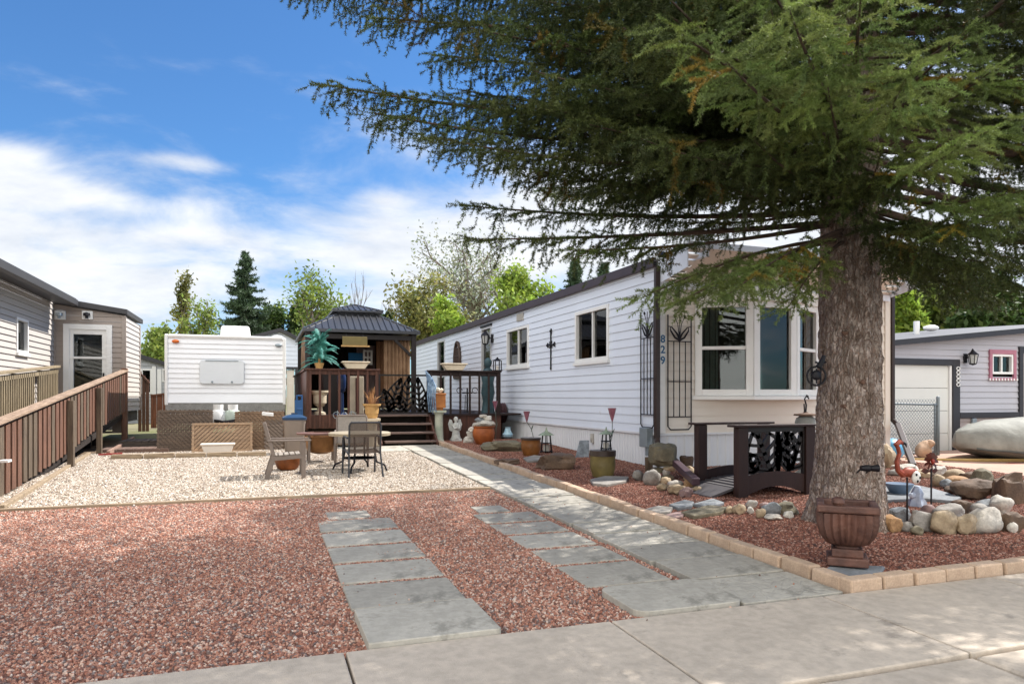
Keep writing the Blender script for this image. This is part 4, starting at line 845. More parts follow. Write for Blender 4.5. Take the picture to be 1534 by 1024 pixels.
# things in and around the gazebo
p0, p1 = onY(513, 510, 18.35), onY(550, 510, 18.35); zt, zb = onY(530, 504, 18.35).z, onY(530, 517, 18.35).z
m = MB(); m.box(p0.x, p1.x, 18.33, 18.37, zb, zt); o_ = m.build('hanging_sign', mat('olive_tan_board', '#76683f', .7, .12, 4), bevel=.008); m = MB(); m.box(p0.x-.03, p1.x+.06, 18.315, 18.385, zb-.04, zb-.001); m.build('ledge', M_tan, o_)
m = MB()
for x in (p0.x+.1, p1.x-.1): m.tube([(x, 18.35, zt), (x, 18.45, ZE-.1)], .006, 5)
m.build('chain', M_iron, o_); tag(o_, 'olive tan board hanging on chains under the gazebo eave', 'sign')
a = onY(522, 528, 20); b = onY(545, 547, 20); m = MB(); m.box(a.x, b.x, 20, 20.03, b.z, a.z); tag(m.build('tapestry', mat('blue_cloth', '#1f5d86', .8, .15, 3)), 'blue cloth panel hanging in the shade of the gazebo', 'cloth panel')
a = onY(544, 524, 19.6); b = onY(558, 546, 19.6); m = MB()
for t in (a.x, b.x-.05): m.box(t, t+.05, 19.6, 19.64, b.z, a.z)
for i in range(3): z = b.z+(a.z-b.z-.05)*i/2; m.box(a.x+.051, b.x-.051, 19.6, 19.64, z, z+.05)
m.box((a.x+b.x)/2-.02, (a.x+b.x)/2+.02, 19.605, 19.635, b.z+.05, a.z-.05)
o_ = m.build('window_frame_decor', M_blind); tag(o_, 'old pale window frame hung as decoration inside the gazebo', 'window frame')
a = onY(524, 562, 16.7); b = onY(545, 612, 16.7); 
m = MB(); m.box(a.x, b.x, 16.7, 17.1, ZD, a.z-.02); o_ = m.build('cabinet', M_stone, bevel=.01); m = MB(); m.box((a.x+b.x)/2-.03, (a.x+b.x)/2+.03, 16.66, 16.698, ZD+.05, a.z-.06); m.build('centre_strip', mat('dark_red_wood', '#4d2320', .6, .1, 4), o_); tag(o_, 'cream cabinet with dark centre strip behind the deck balusters', 'cabinet')
a = onY(484, 560, 17.2); b = onY(512, 612, 17.2); m = MB(); m.box(a.x, b.x, 17.2, 17.6, ZD, a.z); m.box(a.x-.02, b.x+.02, 17.18, 17.62, a.z+.001, a.z+.03); o_ = m.build('cupboard', M_post, bevel=.01); tag(o_, 'dark low cupboard in the shade behind the cream urn', 'cupboard')
p = onY(512, 590, 16.6); m = MB(); m.lathe([(.06, 0), (.09, .05), (.10, .3), (.06, .42), (.05, .5)], (p.x, 16.6, ZD+.55), 16); m.lathe([(.2, 0), (.05, .03), (.04, .5), (.1, .55)], (p.x, 16.6, ZD), 12); tag(m.build('vase', mat('cobalt_glaze', '#1b2f55', .3, .1, 4), smooth=True), 'cobalt blue vase on a stand behind the deck balusters', 'vase')
def lathe_thing(name, prof, loc, mt, lb, cat, n=24, **k):
    m = MB(); m.lathe(prof, loc, n, **k); return tag(m.build(name, mt, smooth=True, angle=35), lb, cat)
p = onY(479, 600, 16.55)
lathe_thing('urn', [(.13, 0), (.13, .05), (.07, .08), (.055, .17), (.10, .2), (.15, .26), (.155, .44), (.2, .5), (.2, .54), (.15, .54), (.12, .3)], (p.x, 16.5, ZD), M_stone, 'cream stone urn standing on the deck behind the balusters', 'urn')
def rail_trough(px0, px1, y, lb):
    a, b = onY(px0, 550, y), onY(px1, 550, y); m = MB(); trough(m, a.x+.03, b.x-.03, y-.11, y+.08, ZR+.001, .13, .09, .025); o_ = m.build('planter_trough', M_stone, bevel=.012)
    m = MB(); m.box(a.x+.05, b.x-.05, y-.09, y+.06, ZR+.14, ZR+.155); m.build('soil', M_soil, o_); tag(o_, lb, 'planter')
rail_trough(511, 554, YD-.03, 'cream planter trough on the deck rail beside the teal palm'); rail_trough(660, 699, YD+.1, 'cream planter trough on the deck rail above the angel statue')
# teal artificial palm
p = onY(478, 548, YD); pl = thing('potted_palm', (p.x, YD, ZR), 'teal artificial palm with drooping fronds on the deck rail corner', 'plant')
m = MB(); m.lathe([(.07, 0), (.10, .10), (.105, .12), (.09, .12)], (p.x, YD-.03, ZR+.001), 16); m.build('pot', M_tan, pl, smooth=True)
m = MB(); rr = random.Random(4)
for i in range(95):
    az = rr.random()*2*PI; L_ = .30+.32*rr.random(); el = rr.uniform(.15, 1.35); b0 = V((p.x, YD-.03, ZR+.12+.50*rr.random())); d = V((math.cos(az)*math.cos(el), math.sin(az)*math.cos(el)*.9, math.sin(el)))
    pts = [b0+d*L_*t+V((0, 0, -.55*L_*t*t*(1.3-el*.5))) for t in (0, .2, .4, .6, .8, 1)]
    m.tube(pts, [.006]*5+[.002], 4)
    sd = d.cross(V((0, 0, 1))).normalized()
    for k in range(1, 20):
        t = k/20; j = min(4, int(t*5)); f = t*5-j; c = pts[j].lerp(pts[j+1], f); tg = (pts[j+1]-pts[j]).normalized()
        for s_ in (-1, 1):
            ll = .085*math.sin(PI*(.25+.72*t))+.02; e = c+(sd*s_*.8+tg*.65+V((0, 0, -.35))).normalized()*ll; wv = tg*.007; m.add([c-wv, c+wv, e], [(0, 1, 2)])
m.build('foliage', mat('teal_frond', '#5a9c90', .5, .3, 14, col2='#1f5c54'), pl)
m = MB(); m.tube([(p.x, YD-.03, ZR+.1), (p.x+.01, YD-.03, ZR+.6)], [.03, .015], 8); m.build('stem', M_tan, pl)
# plant stand of scrolled wire before the deck
p = onY(516, 612, 15.9); m = MB()
for s_ in (-1, 1):
    pts = [(p.x+s_*(.02+.16*math.sin(t*.5)*(1-.05*t)), 15.9, ZD-.35+.06*t+.03*math.sin(t*1.3)) for t in [i*.5 for i in range(14)]]; m.tube(pts, .008, 5)
    m.tube([(p.x+s_*.17+.07*math.cos(a*.5), 15.9, ZD+.0+.07*math.sin(a*.5)) for a in range(12)], .007, 5)
for s_ in (-1, 1): m.tube([(p.x+s_*.17, 15.9, gz(15.9)), (p.x+s_*.15, 15.9, ZD+.1)], .009, 5)
m.tube([(p.x-.16, 15.9, ZD-.3), (p.x+.16, 15.9, ZD-.3)], .008, 5); tag(m.build('wire_plant_stand', M_galv), 'grey scrolled wire plant stand before the deck fascia', 'plant stand')
# pot on pedestal, column with pot
def column(x, y, h, r, mt, lb, fl=True):
    z = gz(y); m = MB(); m.box(x-r*1.35, x+r*1.35, y-r*1.35, y+r*1.35, z, z+.05); m.lathe([(r*1.15, .05), (r*1.15, .08), (r, .11), (r*.9, h-.12), (r*1.05, h-.09), (r*1.2, h-.05)], (x, y, z), 32, rib=(12, .04, 2, 3)); m.box(x-r*1.4, x+r*1.4, y-r*1.4, y+r*1.4, z+h-.0495, z+h); return tag(m.build('pedestal', mt, smooth=True, angle=40), lb, 'pedestal')
q = onY(557, 660, 15.35); column(q.x, 15.35, .62, .115, M_stone, 'white fluted pedestal beside the deck steps under the tan pot')
z = gz(15.35)+.62; pot = thing('flower_pot', (q.x, 15.35, z), 'tan bucket pot of dry twigs on the white fluted pedestal', 'flower pot')
m = MB(); m.lathe([(.10, .002), (.12, .03), (.15, .26), (.19, .27), (.195, .31), (.16, .31), (.14, .1)], (q.x, 15.35, z), 24); m.build('pot', M_tan, pot, smooth=True, angle=40)
m = MB(); rr = random.Random(9)
for i in range(34):
    a = rr.random()*2*PI; r1 = .05+.17*rr.random(); h = .18+.25*rr.random(); m.tube([(q.x+.03*math.cos(a), 15.35+.03*math.sin(a), z+.25), (q.x+r1*.5*math.cos(a), 15.35+r1*.5*math.sin(a), z+.3+h*.6), (q.x+r1*math.cos(a+.3), 15.35+r1*math.sin(a+.3), z+.28+h)], [.008, .006, .002], 4)
m.build('dry_foliage', mat('dry_twig', '#b58a5c', .8, .2, 5, col2='#6e4a33'), pot)
q = onY(657.5, 655, 15.95); column(q.x, 15.95, .76, .10, mat('pale_green_stone', '#c3c4b4', .8, .1, 4, col2='#9fa795'), 'pale fluted column between the steps and the angel statue')
z = gz(15.95)+.76; m = MB(); m.box(q.x-.085, q.x+.085, 15.865, 16.035, z+.001, z+.05); m.box(q.x-.13, q.x+.13, 15.82, 16.08, z+.051, z+.34); m.box(q.x-.14, q.x+.14, 15.81, 16.09, z+.341, z+.39); tag(m.build('square_pot', mat('orange_tan_clay', '#b4753f', .65, .12, 4, col2='#9a5f30'), bevel=.012), 'square orange tan pot on the pale fluted column', 'flower pot')
m = MB(); rr = random.Random(3)
for i in range(10): m.rock((q.x+rr.uniform(-.09, .09), 15.95+rr.uniform(-.08, .08), z+.43+.05*rr.random()), (.05, .05, .05), i, 1)
tag(m.build('flower_cluster', mat('cream_petals', '#d6cdb9', .7, .1, 5)), 'cream blossoms filling the square orange tan pot', 'flowers')
m = MB(); c0 = onY(638, 560, 16.0)
for k in range(5):
    x = c0.x+.03*k; pts = [(x, 16.02-.02*k, ZR-.02-.04*k), (x+.05, 15.97-.05*k, ZR-.3-.02*k), (x+.03, 15.95-.05*k, ZR-.6), (x+.07, 15.96-.04*k, ZD+.05)]
    m.tube(pts, [.016, .022, .018, .012], 6)
tag(m.build('cloth_strip', mat('pale_blue_cloth', '#7d93a8', .8, .25, 9, col2='#34506f'), smooth=True), 'pale blue patterned cloth draped down the post by the gate', 'cloth')
# things on the deck by the house wall
p = onX(685, 540, XW-.05); m = MB(); w_ = .34; zz = p.z; pts = []
arc = [(p.y+w_*math.cos(t), zz+.05+.55*math.sin(t)**1.3) for t in [PI*i/14 for i in range(15)]]
arc = [(p.y+w_, zz-.55)]+arc+[(p.y-w_, zz-.55)]
m.tube([(XW-.06, a, b) for a, b in arc+[arc[0]]], .045, 6)
for k in (-1, 0, 1): m.tube([(XW-.06, p.y+k*.17, zz-.55), (XW-.06, p.y+k*.17, zz+.4)], .028, 5)
for k in range(4): m.tube([(XW-.06, p.y-w_, zz-.35+.25*k), (XW-.06, p.y+w_, zz-.35+.25*k)], .022, 5)
tag(m.build('arched_wall_decor', mat('brown_iron', '#46352c', .6, .15, 6)), 'brown arched lattice ornament on the white wall above the trough', 'wall decor')
p = onY(700, 600, 17.2); m = MB(); m.tube([(p.x, 17.2, ZD), (p.x, 17.2, ZD+.62)], .02, 6); m.tube([(p.x-.13, 17.2, ZD+.5), (p.x+.13, 17.2, ZD+.5)], .02, 6); m.tube([(p.x-.06, 17.2, ZD), (p.x-.05, 17.2, ZD+.45)], .01, 5); m.tube([(p.x+.06, 17.2, ZD), (p.x+.05, 17.2, ZD+.45)], .01, 5)
for s_ in (-1, 1): m.tube([(p.x+s_*.2+.07*math.cos(a*.55), 17.2, ZD+.56+.07*math.sin(a*.55)) for a in range(11)], .01, 5)
m.box(p.x-.16, p.x+.16, 17.1, 17.3, ZD, ZD+.02); tag(m.build('cross_stand', M_iron), 'black iron cross on a stand behind the dark balusters', 'iron cross')
p = onY(731, 600, 17.0); m = MB(); m.lathe([(.17, 0), (.15, .05), (.12, .3), (.16, .5), (.13, .75), (.17, .95), (.10, 1.08), (.05, 1.12), (.09, 1.2), (.10, 1.28), (.05, 1.36), (.001, 1.38)], (p.x, 17, ZD), 20, rib=(7, .12, 1, 6)); tag(m.build('robed_statue', mat('dark_teal_stone', '#26363c', .6, .25, 5, col2='#39545a'), smooth=True), 'tall dark teal robed statue on the deck beside the house wall', 'statue')
p = onY(745, 550, YD+.1); m = MB(); z = ZR+.001; s_ = .075
for a, b in ((-1, -1), (1, -1), (1, 1), (-1, 1)): m.box(p.x+a*s_-.01, p.x+a*s_+.01, YD+.1+b*s_-.01, YD+.1+b*s_+.01, z, z+.24)
m.box(p.x-.1, p.x+.1, YD, YD+.2, z, z+.02); m.lathe([(.13, .24), (.03, .30), (.02, .33)], (p.x, YD+.1, z), 4); o_ = m.build('lantern', M_iron); m = MB(); m.lathe([(.03, .02), (.03, .12), (.001, .125)], (p.x, YD+.1, z), 10); m.build('candle', M_cream, o_); tag(o_, 'small black lantern with candle on the deck rail end by the house', 'lantern')
# angel
p = g(683, 663); z = gz(p.y)+.03; an = thing('angel_statue', (p.x, p.y, z), 'small white winged angel statue standing before the dark deck skirt', 'statue')
m = MB(); m.box(p.x-.12, p.x+.12, p.y-.09, p.y+.09, z, z+.07); m.lathe([(.11, .07), (.09, .15), (.075, .28), (.095, .36), (.07, .42), (.03, .44), (.03, .46), (.052, .49), (.055, .53), (.03, .575), (.001, .58)], (p.x, p.y, z), 18, rib=(8, .06, 0, 3)); m.build('body', mat('white_cast_stone', '#cfcfca', .8, .1, 7, bump=.3, bscale=50, col2='#a9aaa5'), an, smooth=True)
m = MB()
for s_ in (-1, 1): m.prism([(p.x+s_*.04, p.y+.05, z+.22), (p.x+s_*.13, p.y+.06, z+.25), (p.x+s_*.17, p.y+.07, z+.40), (p.x+s_*.13, p.y+.07, z+.52), (p.x+s_*.08, p.y+.06, z+.50), (p.x+s_*.05, p.y+.05, z+.40)], (0, .03, 0))
m.build('wing', MATS['white_cast_stone'], an, bevel=.01)
m = MB(); m.tube([(p.x-.09, p.y-.02, z+.38), (p.x-.05, p.y-.09, z+.30), (p.x, p.y-.10, z+.33), (p.x+.05, p.y-.09, z+.30), (p.x+.09, p.y-.02, z+.38)], .022, 7); m.build('folded_arm', MATS['white_cast_stone'], an, smooth=True)
# ================================================================ trash can, trolley, patio furniture
p = g(441, 679); z = gz(p.y); m = MB(); m.lathe([(.155, 0), (.17, .02), (.195, .58), (.205, .60), (.205, .66)], (p.x, p.y, z), 28, rib=(14, .012, 1, 2), sq=5); bn = m.build('trash_can', mat('grey_beige_plastic', '#8b8077', .5, .06, 4), smooth=True, angle=40)
m = MB(); m.lathe([(.225, .655), (.23, .70), (.15, .745), (.05, .76), (.001, .76)], (p.x, p.y, z), 28, sq=5); m.box(p.x-.06, p.x+.06, p.y-.012, p.y+.012, z+.76, z+.79); m.build('lid', mat('navy_blue_plastic', '#27415f', .4, .08, 4), bn, smooth=True, angle=40); tag(bn, 'grey beige trash can with blue lid beside the deck', 'trash can')
p = onY(447, 620, 15.1); m = MB(); z = gz(15.1)
for s_ in (-.1, .1): m.tube([(p.x+s_*.5+.02, 15.1, z), (p.x+s_*.5+.02, 15.15, z+1.12)], .018, 6)
for k in range(4): m.tube([(p.x-.03, 15.11, z+.3+.27*k), (p.x+.07, 15.11, z+.3+.27*k)], .014, 6)
m.box(p.x-.07, p.x+.09, 15.12, 15.17, z+.15, z+1.02); tag(m.build('hand_trolley', mat('bright_blue_steel', '#1d4f80', .4, .1, 4)), 'upright blue hand trolley behind the trash can', 'trolley')
M_slat = wood('silver_grey_teak', '#a39a8f', '#7d746b', 'Y')
M_frame = mat('grey_brown_frame', '#7b6f66', .6, .12, 4)
X0 = .12; YN, YFAR = 10.66, 11.20; z = gz(10.8); ac = thing('slatted_armchair', (.36, 10.9, z), 'grey slatted wooden armchair seen from its side on the beige gravel', 'chair')
for nm, y in (('leg', YN), ('leg', YFAR)):
    m = MB(); m.beam((.07, y, z), (.17, y, z+.33),   .03, .065, up=(1, 0, 0)); m.beam((.17, y, z+.33), (.04, y, z+.80), .03, .05, up=(1, 0, 0)); m.build('rear_leg', M_frame, ac, bevel=.006)
    m = MB(); m.beam((.575, y, z), (.58, y, z+.53), .03, .06, up=(1, 0, 0)); m.build('front_leg', M_frame, ac, bevel=.006)
    m = MB(); m.beam((.08, y, z+.55), (.68, y, z+.55), .06, .022); m.build('armrest', M_frame, ac, bevel=.006)
    m = MB(); m.beam((.14, y, z+.29), (.56, y, z+.32), .028, .05); m.build('side_rail', M_frame, ac)
m = MB()
for i in range(5): x = .19+.078*i; m.obox((x, (YN+YFAR)/2, z+.335+.004*i), (.031, 0, .003), (0, (YFAR-YN)/2-.03, 0), (0, 0, .009))
m.build('seat_slat', M_slat, ac, bevel=.004); m = MB()
for i in range(4): t = .2+.2*i; c = V((.155, (YN+YFAR)/2, z+.36)).lerp(V((.03, (YN+YFAR)/2, z+.80)), t); m.obox(c+V((.02, 0, 0)), (.009, 0, .002), (0, (YFAR-YN)/2-.03, 0), (-.008, 0, .034))
m.build('back_slat', M_slat, ac, bevel=.004)
p = g(433, 704); lathe_thing('copper_bowl', [(.12, 0), (.16, .03), (.21, .16), (.215, .19), (.19, .19), (.14, .06)], (p.x-.02, p.y, gz(p.y)+.012), mat('aged_copper', '#8a4f26', .5, .2, 4, col2='#5c3319'), 'brown copper planter bowl on the gravel behind the slatted armchair', 'bowl')
# fire bowl
cx, cy = .98, 12.75; z = gz(cy); fb = thing('fire_pit', (cx, cy, z), 'copper fire bowl with brown octagonal rim on grey legs', 'fire pit')
m = MB(); m.lathe([(.10, .15), (.22, .19), (.27, .30), (.285, .45), (.265, .45), (.24, .3), (.1, .2)], (cx, cy, z), 28); m.build('bowl', mat('worn_copper', '#9a7147', .45, .2, 3, metal=.35, col2='#6f4c2c'), fb, smooth=True)
m = MB(); pr = []
for i in range(8):
    a0, a1 = PI/8+i*PI/4, PI/8+(i+1)*PI/4; P = lambda r, a, dz_: V((cx+r*math.cos(a), cy+r*math.sin(a), z+dz_)); m.prism([P(.27, a0, .50), P(.44, a0, .49), P(.44, a1, .49), P(.27, a1, .50)], (0, 0, .025))
m.build('rim', mat('brown_rim', '#6e5148', .6, .15, 4), fb)
for a in (PI/4, 3*PI/4, 5*PI/4, 7*PI/4): m = MB(); m.beam((cx+.30*math.cos(a), cy+.30*math.sin(a), z), (cx+.30*math.cos(a), cy+.30*math.sin(a), z+.48), .04, .04); m.build('leg', M_frame, fb, bevel=.005)
# round table
cx, cy = 1.46, 11.35; z = gz(cy); tb = thing('patio_table', (cx, cy, z), 'round patio table with pale stone top between the patio chairs', 'table')
m = MB(); m.lathe([(.45, .555), (.475, .56), (.48, .60), (.46, .61), (.001, .612)], (cx, cy, z), 40); m.build('tabletop', mat('pale_stone_top', '#a2967f', .6, .08, 5, bump=.1), tb, smooth=True, angle=30)
for i in range(4):
    a = PI/4+i*PI/2+.35; ca, sa = math.cos(a), math.sin(a); m = MB(); m.tube([(cx+.26*ca, cy+.26*sa, z+.55), (cx+.24*ca, cy+.24*sa, z+.3), (cx+.27*ca, cy+.27*sa, z+.15), (cx+.40*ca, cy+.40*sa, z+.1), (cx+.44*ca, cy+.44*sa, z+.0)], .016, 7); m.build('leg', M_iron, tb, smooth=True)
m = MB(); m.lathe([(.25, .20), (.262, .20), (.262, .215), (.25, .215), (.25, .20)], (cx, cy, z), 24); m.build('brace_ring', M_iron, tb)
def sling(cx, cy, rz, lb, mt, mf, backh=.80, w_=.46):
    z = gz(cy); c_ = thing('sling_chair', (cx, cy, z), lb, 'chair'); R = Matrix.Rotation(rz, 3, 'Z'); P = lambda x, y, h: V((cx, cy, z))+R @ V((x, y, h))   # faces +y locally
    for s_ in (-1, 1):
        x = s_*w_/2
        m = MB(); m.tube([P(x*1.08, -.30, 0), P(x, -.2, .34)], .014, 7); m.build('rear_leg', mf, c_, smooth=True)
        m = MB(); m.tube([P(x, -.19, .34), P(x, -.235, backh-.04), P(x*.9, -.24, backh)], .014, 7); m.tube([P(x, -.19, .34), P(x, .24, .39)], .014, 7); m.build('side_frame', mf, c_, smooth=True)
        m = MB(); m.tube([P(x*1.06, .27, 0), P(x*1.06, .22, .56), P(x*1.08, .12, .585), P(x*1.08, -.20, .575)], .014, 7); m.build('front_leg', mf, c_, smooth=True)
    m = MB(); m.tube([P(-w_/2*.9, -.24, backh), P(w_/2*.9, -.24, backh)], .014, 7); m.build('top_bar', mf, c_)
    m = MB(); rows = [(-.195, .355), (-.205, .5), (-.225, .65), (-.238, backh-.005)]; n = 8
    vs = [P(-w_/2+w_*i/n, y-.014*math.sin(PI*i/n), h) for y, h in rows for i in range(n+1)]
    m.add(vs, [(j*(n+1)+i, j*(n+1)+i+1, (j+1)*(n+1)+i+1, (j+1)*(n+1)+i) for j in range(3) for i in range(n)]); m.build('backrest', mt, c_, smooth='all')
    m = MB(); rows = [(-.19, .352), (-.05, .345), (.1, .36), (.24, .392)]; vs = [P(-w_/2+w_*i/n, y, h-.012*math.sin(PI*i/n)) for y, h in rows for i in range(n+1)]
    m.add(vs, [(j*(n+1)+i, j*(n+1)+i+1, (j+1)*(n+1)+i+1, (j+1)*(n+1)+i) for j in range(3) for i in range(n)]); m.build('seat', mt, c_, smooth='all'); return c_
def mesh_mat(name, col, a):
    m = mat(name, col, .7, .1, 30); nt = m.node_tree; b = nt.nodes['Principled BSDF']; tr_ = node(nt, 'ShaderNodeBsdfTransparent'); mx = node(nt, 'ShaderNodeMixShader'); mx.inputs[0].default_value = a
    nt.links.new(tr_.outputs[0], mx.inputs[1]); nt.links.new(b.outputs[0], mx.inputs[2]); nt.links.new(mx.outputs[0], nt.nodes['Material Output'].inputs['Surface']); return m
sling(1.42, 10.76, .06, 'brown mesh sling chair with its back to the driveway', mesh_mat('brown_mesh', '#4a3d35', .80), mat('charcoal_tube', '#33353a', .45, .1, 5))
p = onY(526, 640, 12.25); sling(p.x, 12.15, PI-.12, 'pale grey sling chair on the far side of the patio table', mesh_mat('grey_sling', '#9a9289', .96), M_frame, .83, .5)
# ================================================================ raised bed along the house
BED = .055
M_rock = {}
ROCKC = {'grey': ('#96918a', '#77726c'), 'tan': ('#ab9a80', '#8f7c63'), 'olive': ('#7c745f', '#5f5848'), 'brown': ('#6f5a48', '#4c3d32'), 'orange': ('#a5845f', '#876443'), 'pale': ('#b9b2a6', '#98928a'), 'bluish': ('#83878a', '#6a6d6f'), 'white': ('#cfcac0', '#aaa59b'), 'pinkish': ('#98807b', '#7a6460')}
def rockm(c): return mat(c+'_rock', ROCKC[c][0], .8, .12, 3.0, col2=ROCKC[c][1], bump=.45, bscale=22, fine=.13, orand=.12)
rseed = [0]
def put_rock(cx, yb, w_, h, c, lb, grp, flat=0, dz=0, dpt=None):
    rseed[0] += 1; sd = rseed[0]
    p = g(cx, yb-h*.10, BED+dz); d = (p-V((0, 0, H))).length*.97; k = d/F; W, Hh = w_*k/2, h*k
    D = dpt or W*.8; cy = p.y+D*.55
    m = MB(); m.rock((p.x+D*.1, cy, gz(cy)+BED+dz+Hh*.40), (W*1.04, D, Hh*.57), sd, 3, .23+.12*flat, rot=(sd*1.7 % .6)-.3, flat=flat)
    return tag(m.build('rock', rockm(c), smooth=True, angle=60 if not flat else 28), lb, 'rock', grp)
def rocks(lst, grp, fmt, ref):
    seen = {}
    for i, r in enumerate(sorted(lst, key=lambda r: r[0])):
        size = 'large' if r[2] > 29 else 'small' if r[2] < 16 else 'medium'; shp = {0: 'rounded', 1: 'angular'}[1 if (r[5] if len(r) > 5 else 0) >= .6 else 0]
        put_rock(*r[:5], f'{size} {shp} {r[4]} rock, {ordinal(i)} {ref} {fmt}', grp, r[5] if len(r) > 5 else 0, r[6] if len(r) > 6 else 0)
rocks([(1324, 782, 25, 13, 'tan'), (1341, 797, 24, 20, 'orange', .3), (1361, 796, 18, 13, 'grey'), (1377, 801, 18, 11, 'olive'), (1388, 797, 28, 27, 'grey', .7), (1421, 801, 42, 28, 'tan'), (1454, 802, 28, 24, 'tan', .3), (1486, 801, 48, 32, 'pale'), (1521, 797, 28, 24, 'brown', .7), (1519, 798, 12, 12, 'white')], 'river rocks bordering the gravel bed', 'in the front border row', 'from the spruce trunk')
rocks([(1427, 782, 40, 22, 'grey'), (1473, 777, 26, 18, 'grey'), (1447, 771, 30, 17, 'brown', .5), (1487, 768, 30, 16, 'bluish', .3), (1505, 771, 32, 23, 'pale'), (1489, 780, 24, 15, 'olive'), (1507, 781, 9, 9, 'pale'), (1397, 779, 26, 19, 'pinkish'), (1354, 782, 29, 17, 'bluish', .6), (1316, 774, 14, 19, 'grey')], 'river rocks bordering the gravel bed', 'in the second border row', 'from the spruce trunk')
rocks([(1470, 749, 56, 25, 'brown', .2), (1444, 731, 31, 14, 'orange', .2), (1421, 732, 16, 12, 'bluish', .3), (1437, 722, 31, 15, 'tan'), (1410, 729, 21, 15, 'tan'), (1408, 714, 24, 13, 'pale', .5), (1432, 739, 21, 9, 'brown'), (1459, 726, 23, 15, 'brown', .8), (1478, 735, 33, 24, 'olive', .3), (1514, 756, 32, 36, 'brown', 1.0), (1532, 744, 34, 20, 'grey', .8), (1495, 738, 13, 11, 'grey'), (1362, 709, 32, 11, 'pale', .5), (1385, 716, 22, 10, 'tan', .3), (1345, 713, 20, 9, 'grey')], 'river rocks behind the flagstone', 'in the back row behind the flagstone', 'from the trunk side')
put_rock(1333, 703, 22, 32, 'tan', 'tall tan boulder standing beside the blue ball and the brown downspout', 'river rocks behind the flagstone', .4)
GC = 'rocks piled under the corner downspout'
rocks([(997, 697, 40, 32, 'olive', .7, .22), (1029, 705, 17, 21, 'brown', .9, .12), (958, 720, 18, 15, 'grey'), (979, 728, 28, 24, 'grey'), (987, 708, 18, 8, 'olive', .3, .08), (999, 713, 12, 11, 'pale', 0, .06), (1004, 706, 20, 8, 'tan', .4, .12), (1002, 720, 22, 9, 'olive'), (999, 727, 17, 11, 'tan'), (994, 735, 18, 10, 'tan'), (1015, 731, 24, 11, 'pale'), (1017, 741, 28, 15, 'tan', .3), (1033, 734, 16, 13, 'orange', .7), (1036, 721, 22, 20, 'tan', .3), (1050, 725, 14, 14, 'olive', .3), (1046, 737, 16, 8, 'tan'), (1030, 745, 18, 13, 'pinkish', .4)], GC, 'under the corner downspout', 'from the grey electrical box')
rocks([(1094, 769, 13, 10, 'tan'), (1109, 771, 18, 15, 'tan', .2), (1125, 770, 11, 10, 'white'), (1128, 762, 18, 12, 'pale'), (1142, 776, 15, 13, 'tan'), (1149, 763, 16, 10, 'pinkish'), (1159, 772, 27, 17, 'bluish', .3), (1182, 772, 30, 16, 'olive', .5), (1184, 777, 15, 10, 'white'), (1162, 779, 26, 7, 'pale', .5), (1178, 758, 11, 7, 'grey')], 'small rocks before the wooden bridge', 'before the wooden bridge', 'from the bridge ramp')
def flag(pts, lb, c, h=.045, grp='flat flagstones in the gravel bed', dz=BED):
    m = MB(); m.prism([(q.x, q.y, gz(q.y)+dz-.01+h) for q in (g(*p, dz+h) for p in pts)], (0, 0, -h)); return tag(m.build('flagstone', rockm(c), bevel=.012), lb, 'flagstone', grp)
flag([(1308, 724), (1360, 722), (1400, 730), (1440, 742), (1430, 748), (1380, 744), (1312, 747)], 'wide grey green flagstone behind the white ghost figure', 'bluish')
flag([(965, 760), (985, 755), (1008, 757), (1004, 763), (980, 766)], 'grey flagstone beside the edging blocks, lowest of the flat stones', 'grey'); flag([(1002, 753), (1025, 746), (1040, 749), (1036, 755), (1016, 758)], 'blue grey flagstone in the middle of the flat stones', 'bluish')
flag([(1020, 764), (1060, 754), (1092, 757), (1080, 764), (1040, 770)], 'long pale flagstone at the foot of the bridge ramp', 'olive'); flag([(1038, 752), (1068, 744), (1085, 750), (1060, 756)], 'mauve grey flagstone touching the bridge ramp', 'bluish'); flag([(990, 770), (1012, 764), (1030, 764), (1022, 770), (1004, 774)], 'mauve flagstone sunk in the gravel by the edging blocks', 'pinkish', .03)
flag([(1232, 851), (1248, 841), (1326, 845), (1320, 855), (1284, 861), (1252, 859)], 'dark slate slab under the ribbed urn', 'bluish', .03)
GS = 'flat rocks lying along the house bed'
def slabrock(px, yb, w_, h, c, lb):
    return put_rock(px, yb, w_, h, c, lb, GS, .7)
slabrock(759, 677, 62, 17, 'olive', 'long flat mossy rock before the hose reel and terracotta pot'); slabrock(836, 705, 58, 25, 'brown', 'wide brown sloping rock between the brown pot and olive pot'); slabrock(762, 696, 32, 8, 'brown', 'low brown rock sunk in the gravel before the mossy rock')
# ---- pots
M_grim = mat('glazed_rim', '#3a302b', .3, .15, 8)
def pot(name, cx, yb, rpx, prof, mt, lb, rim=None):
    p = g(cx, yb, BED); r = rpx*(p-V((0, 0, H))).length/F; y = p.y+r*.7; z = gz(y)+BED
    m = MB(); m.lathe([(a*r, b*r) for a, b in prof], (p.x, y, z), 32); o = m.build(name, mt, smooth=True, angle=40)
    m = MB(); m.lathe([(.001, .0), (prof[-1][0]*r*.99, .0), (prof[-1][0]*r*.99, .01), (.001, .02)], (p.x, y, z+(prof[-1][1])*r+.005), 24); m.build('soil', M_soil, o)
    tag(o, lb, 'flower pot'); return V((p.x, y, z)), r, o
belly = lambda h, w0=.7: [(w0, 0), (w0+.06, .05), (.95, h*.4), (1.0, h*.6), (.93, h*.82), (.86, h*.9), (.97, h*.94), (.98, h), (.86, h), (.80, h*.86)]
c, r, o = pot('terracotta_pot', 728, 666, 17, belly(1.62, .62), M_terra, 'large round terracotta pot holding a pile of pale stones'); tp = c
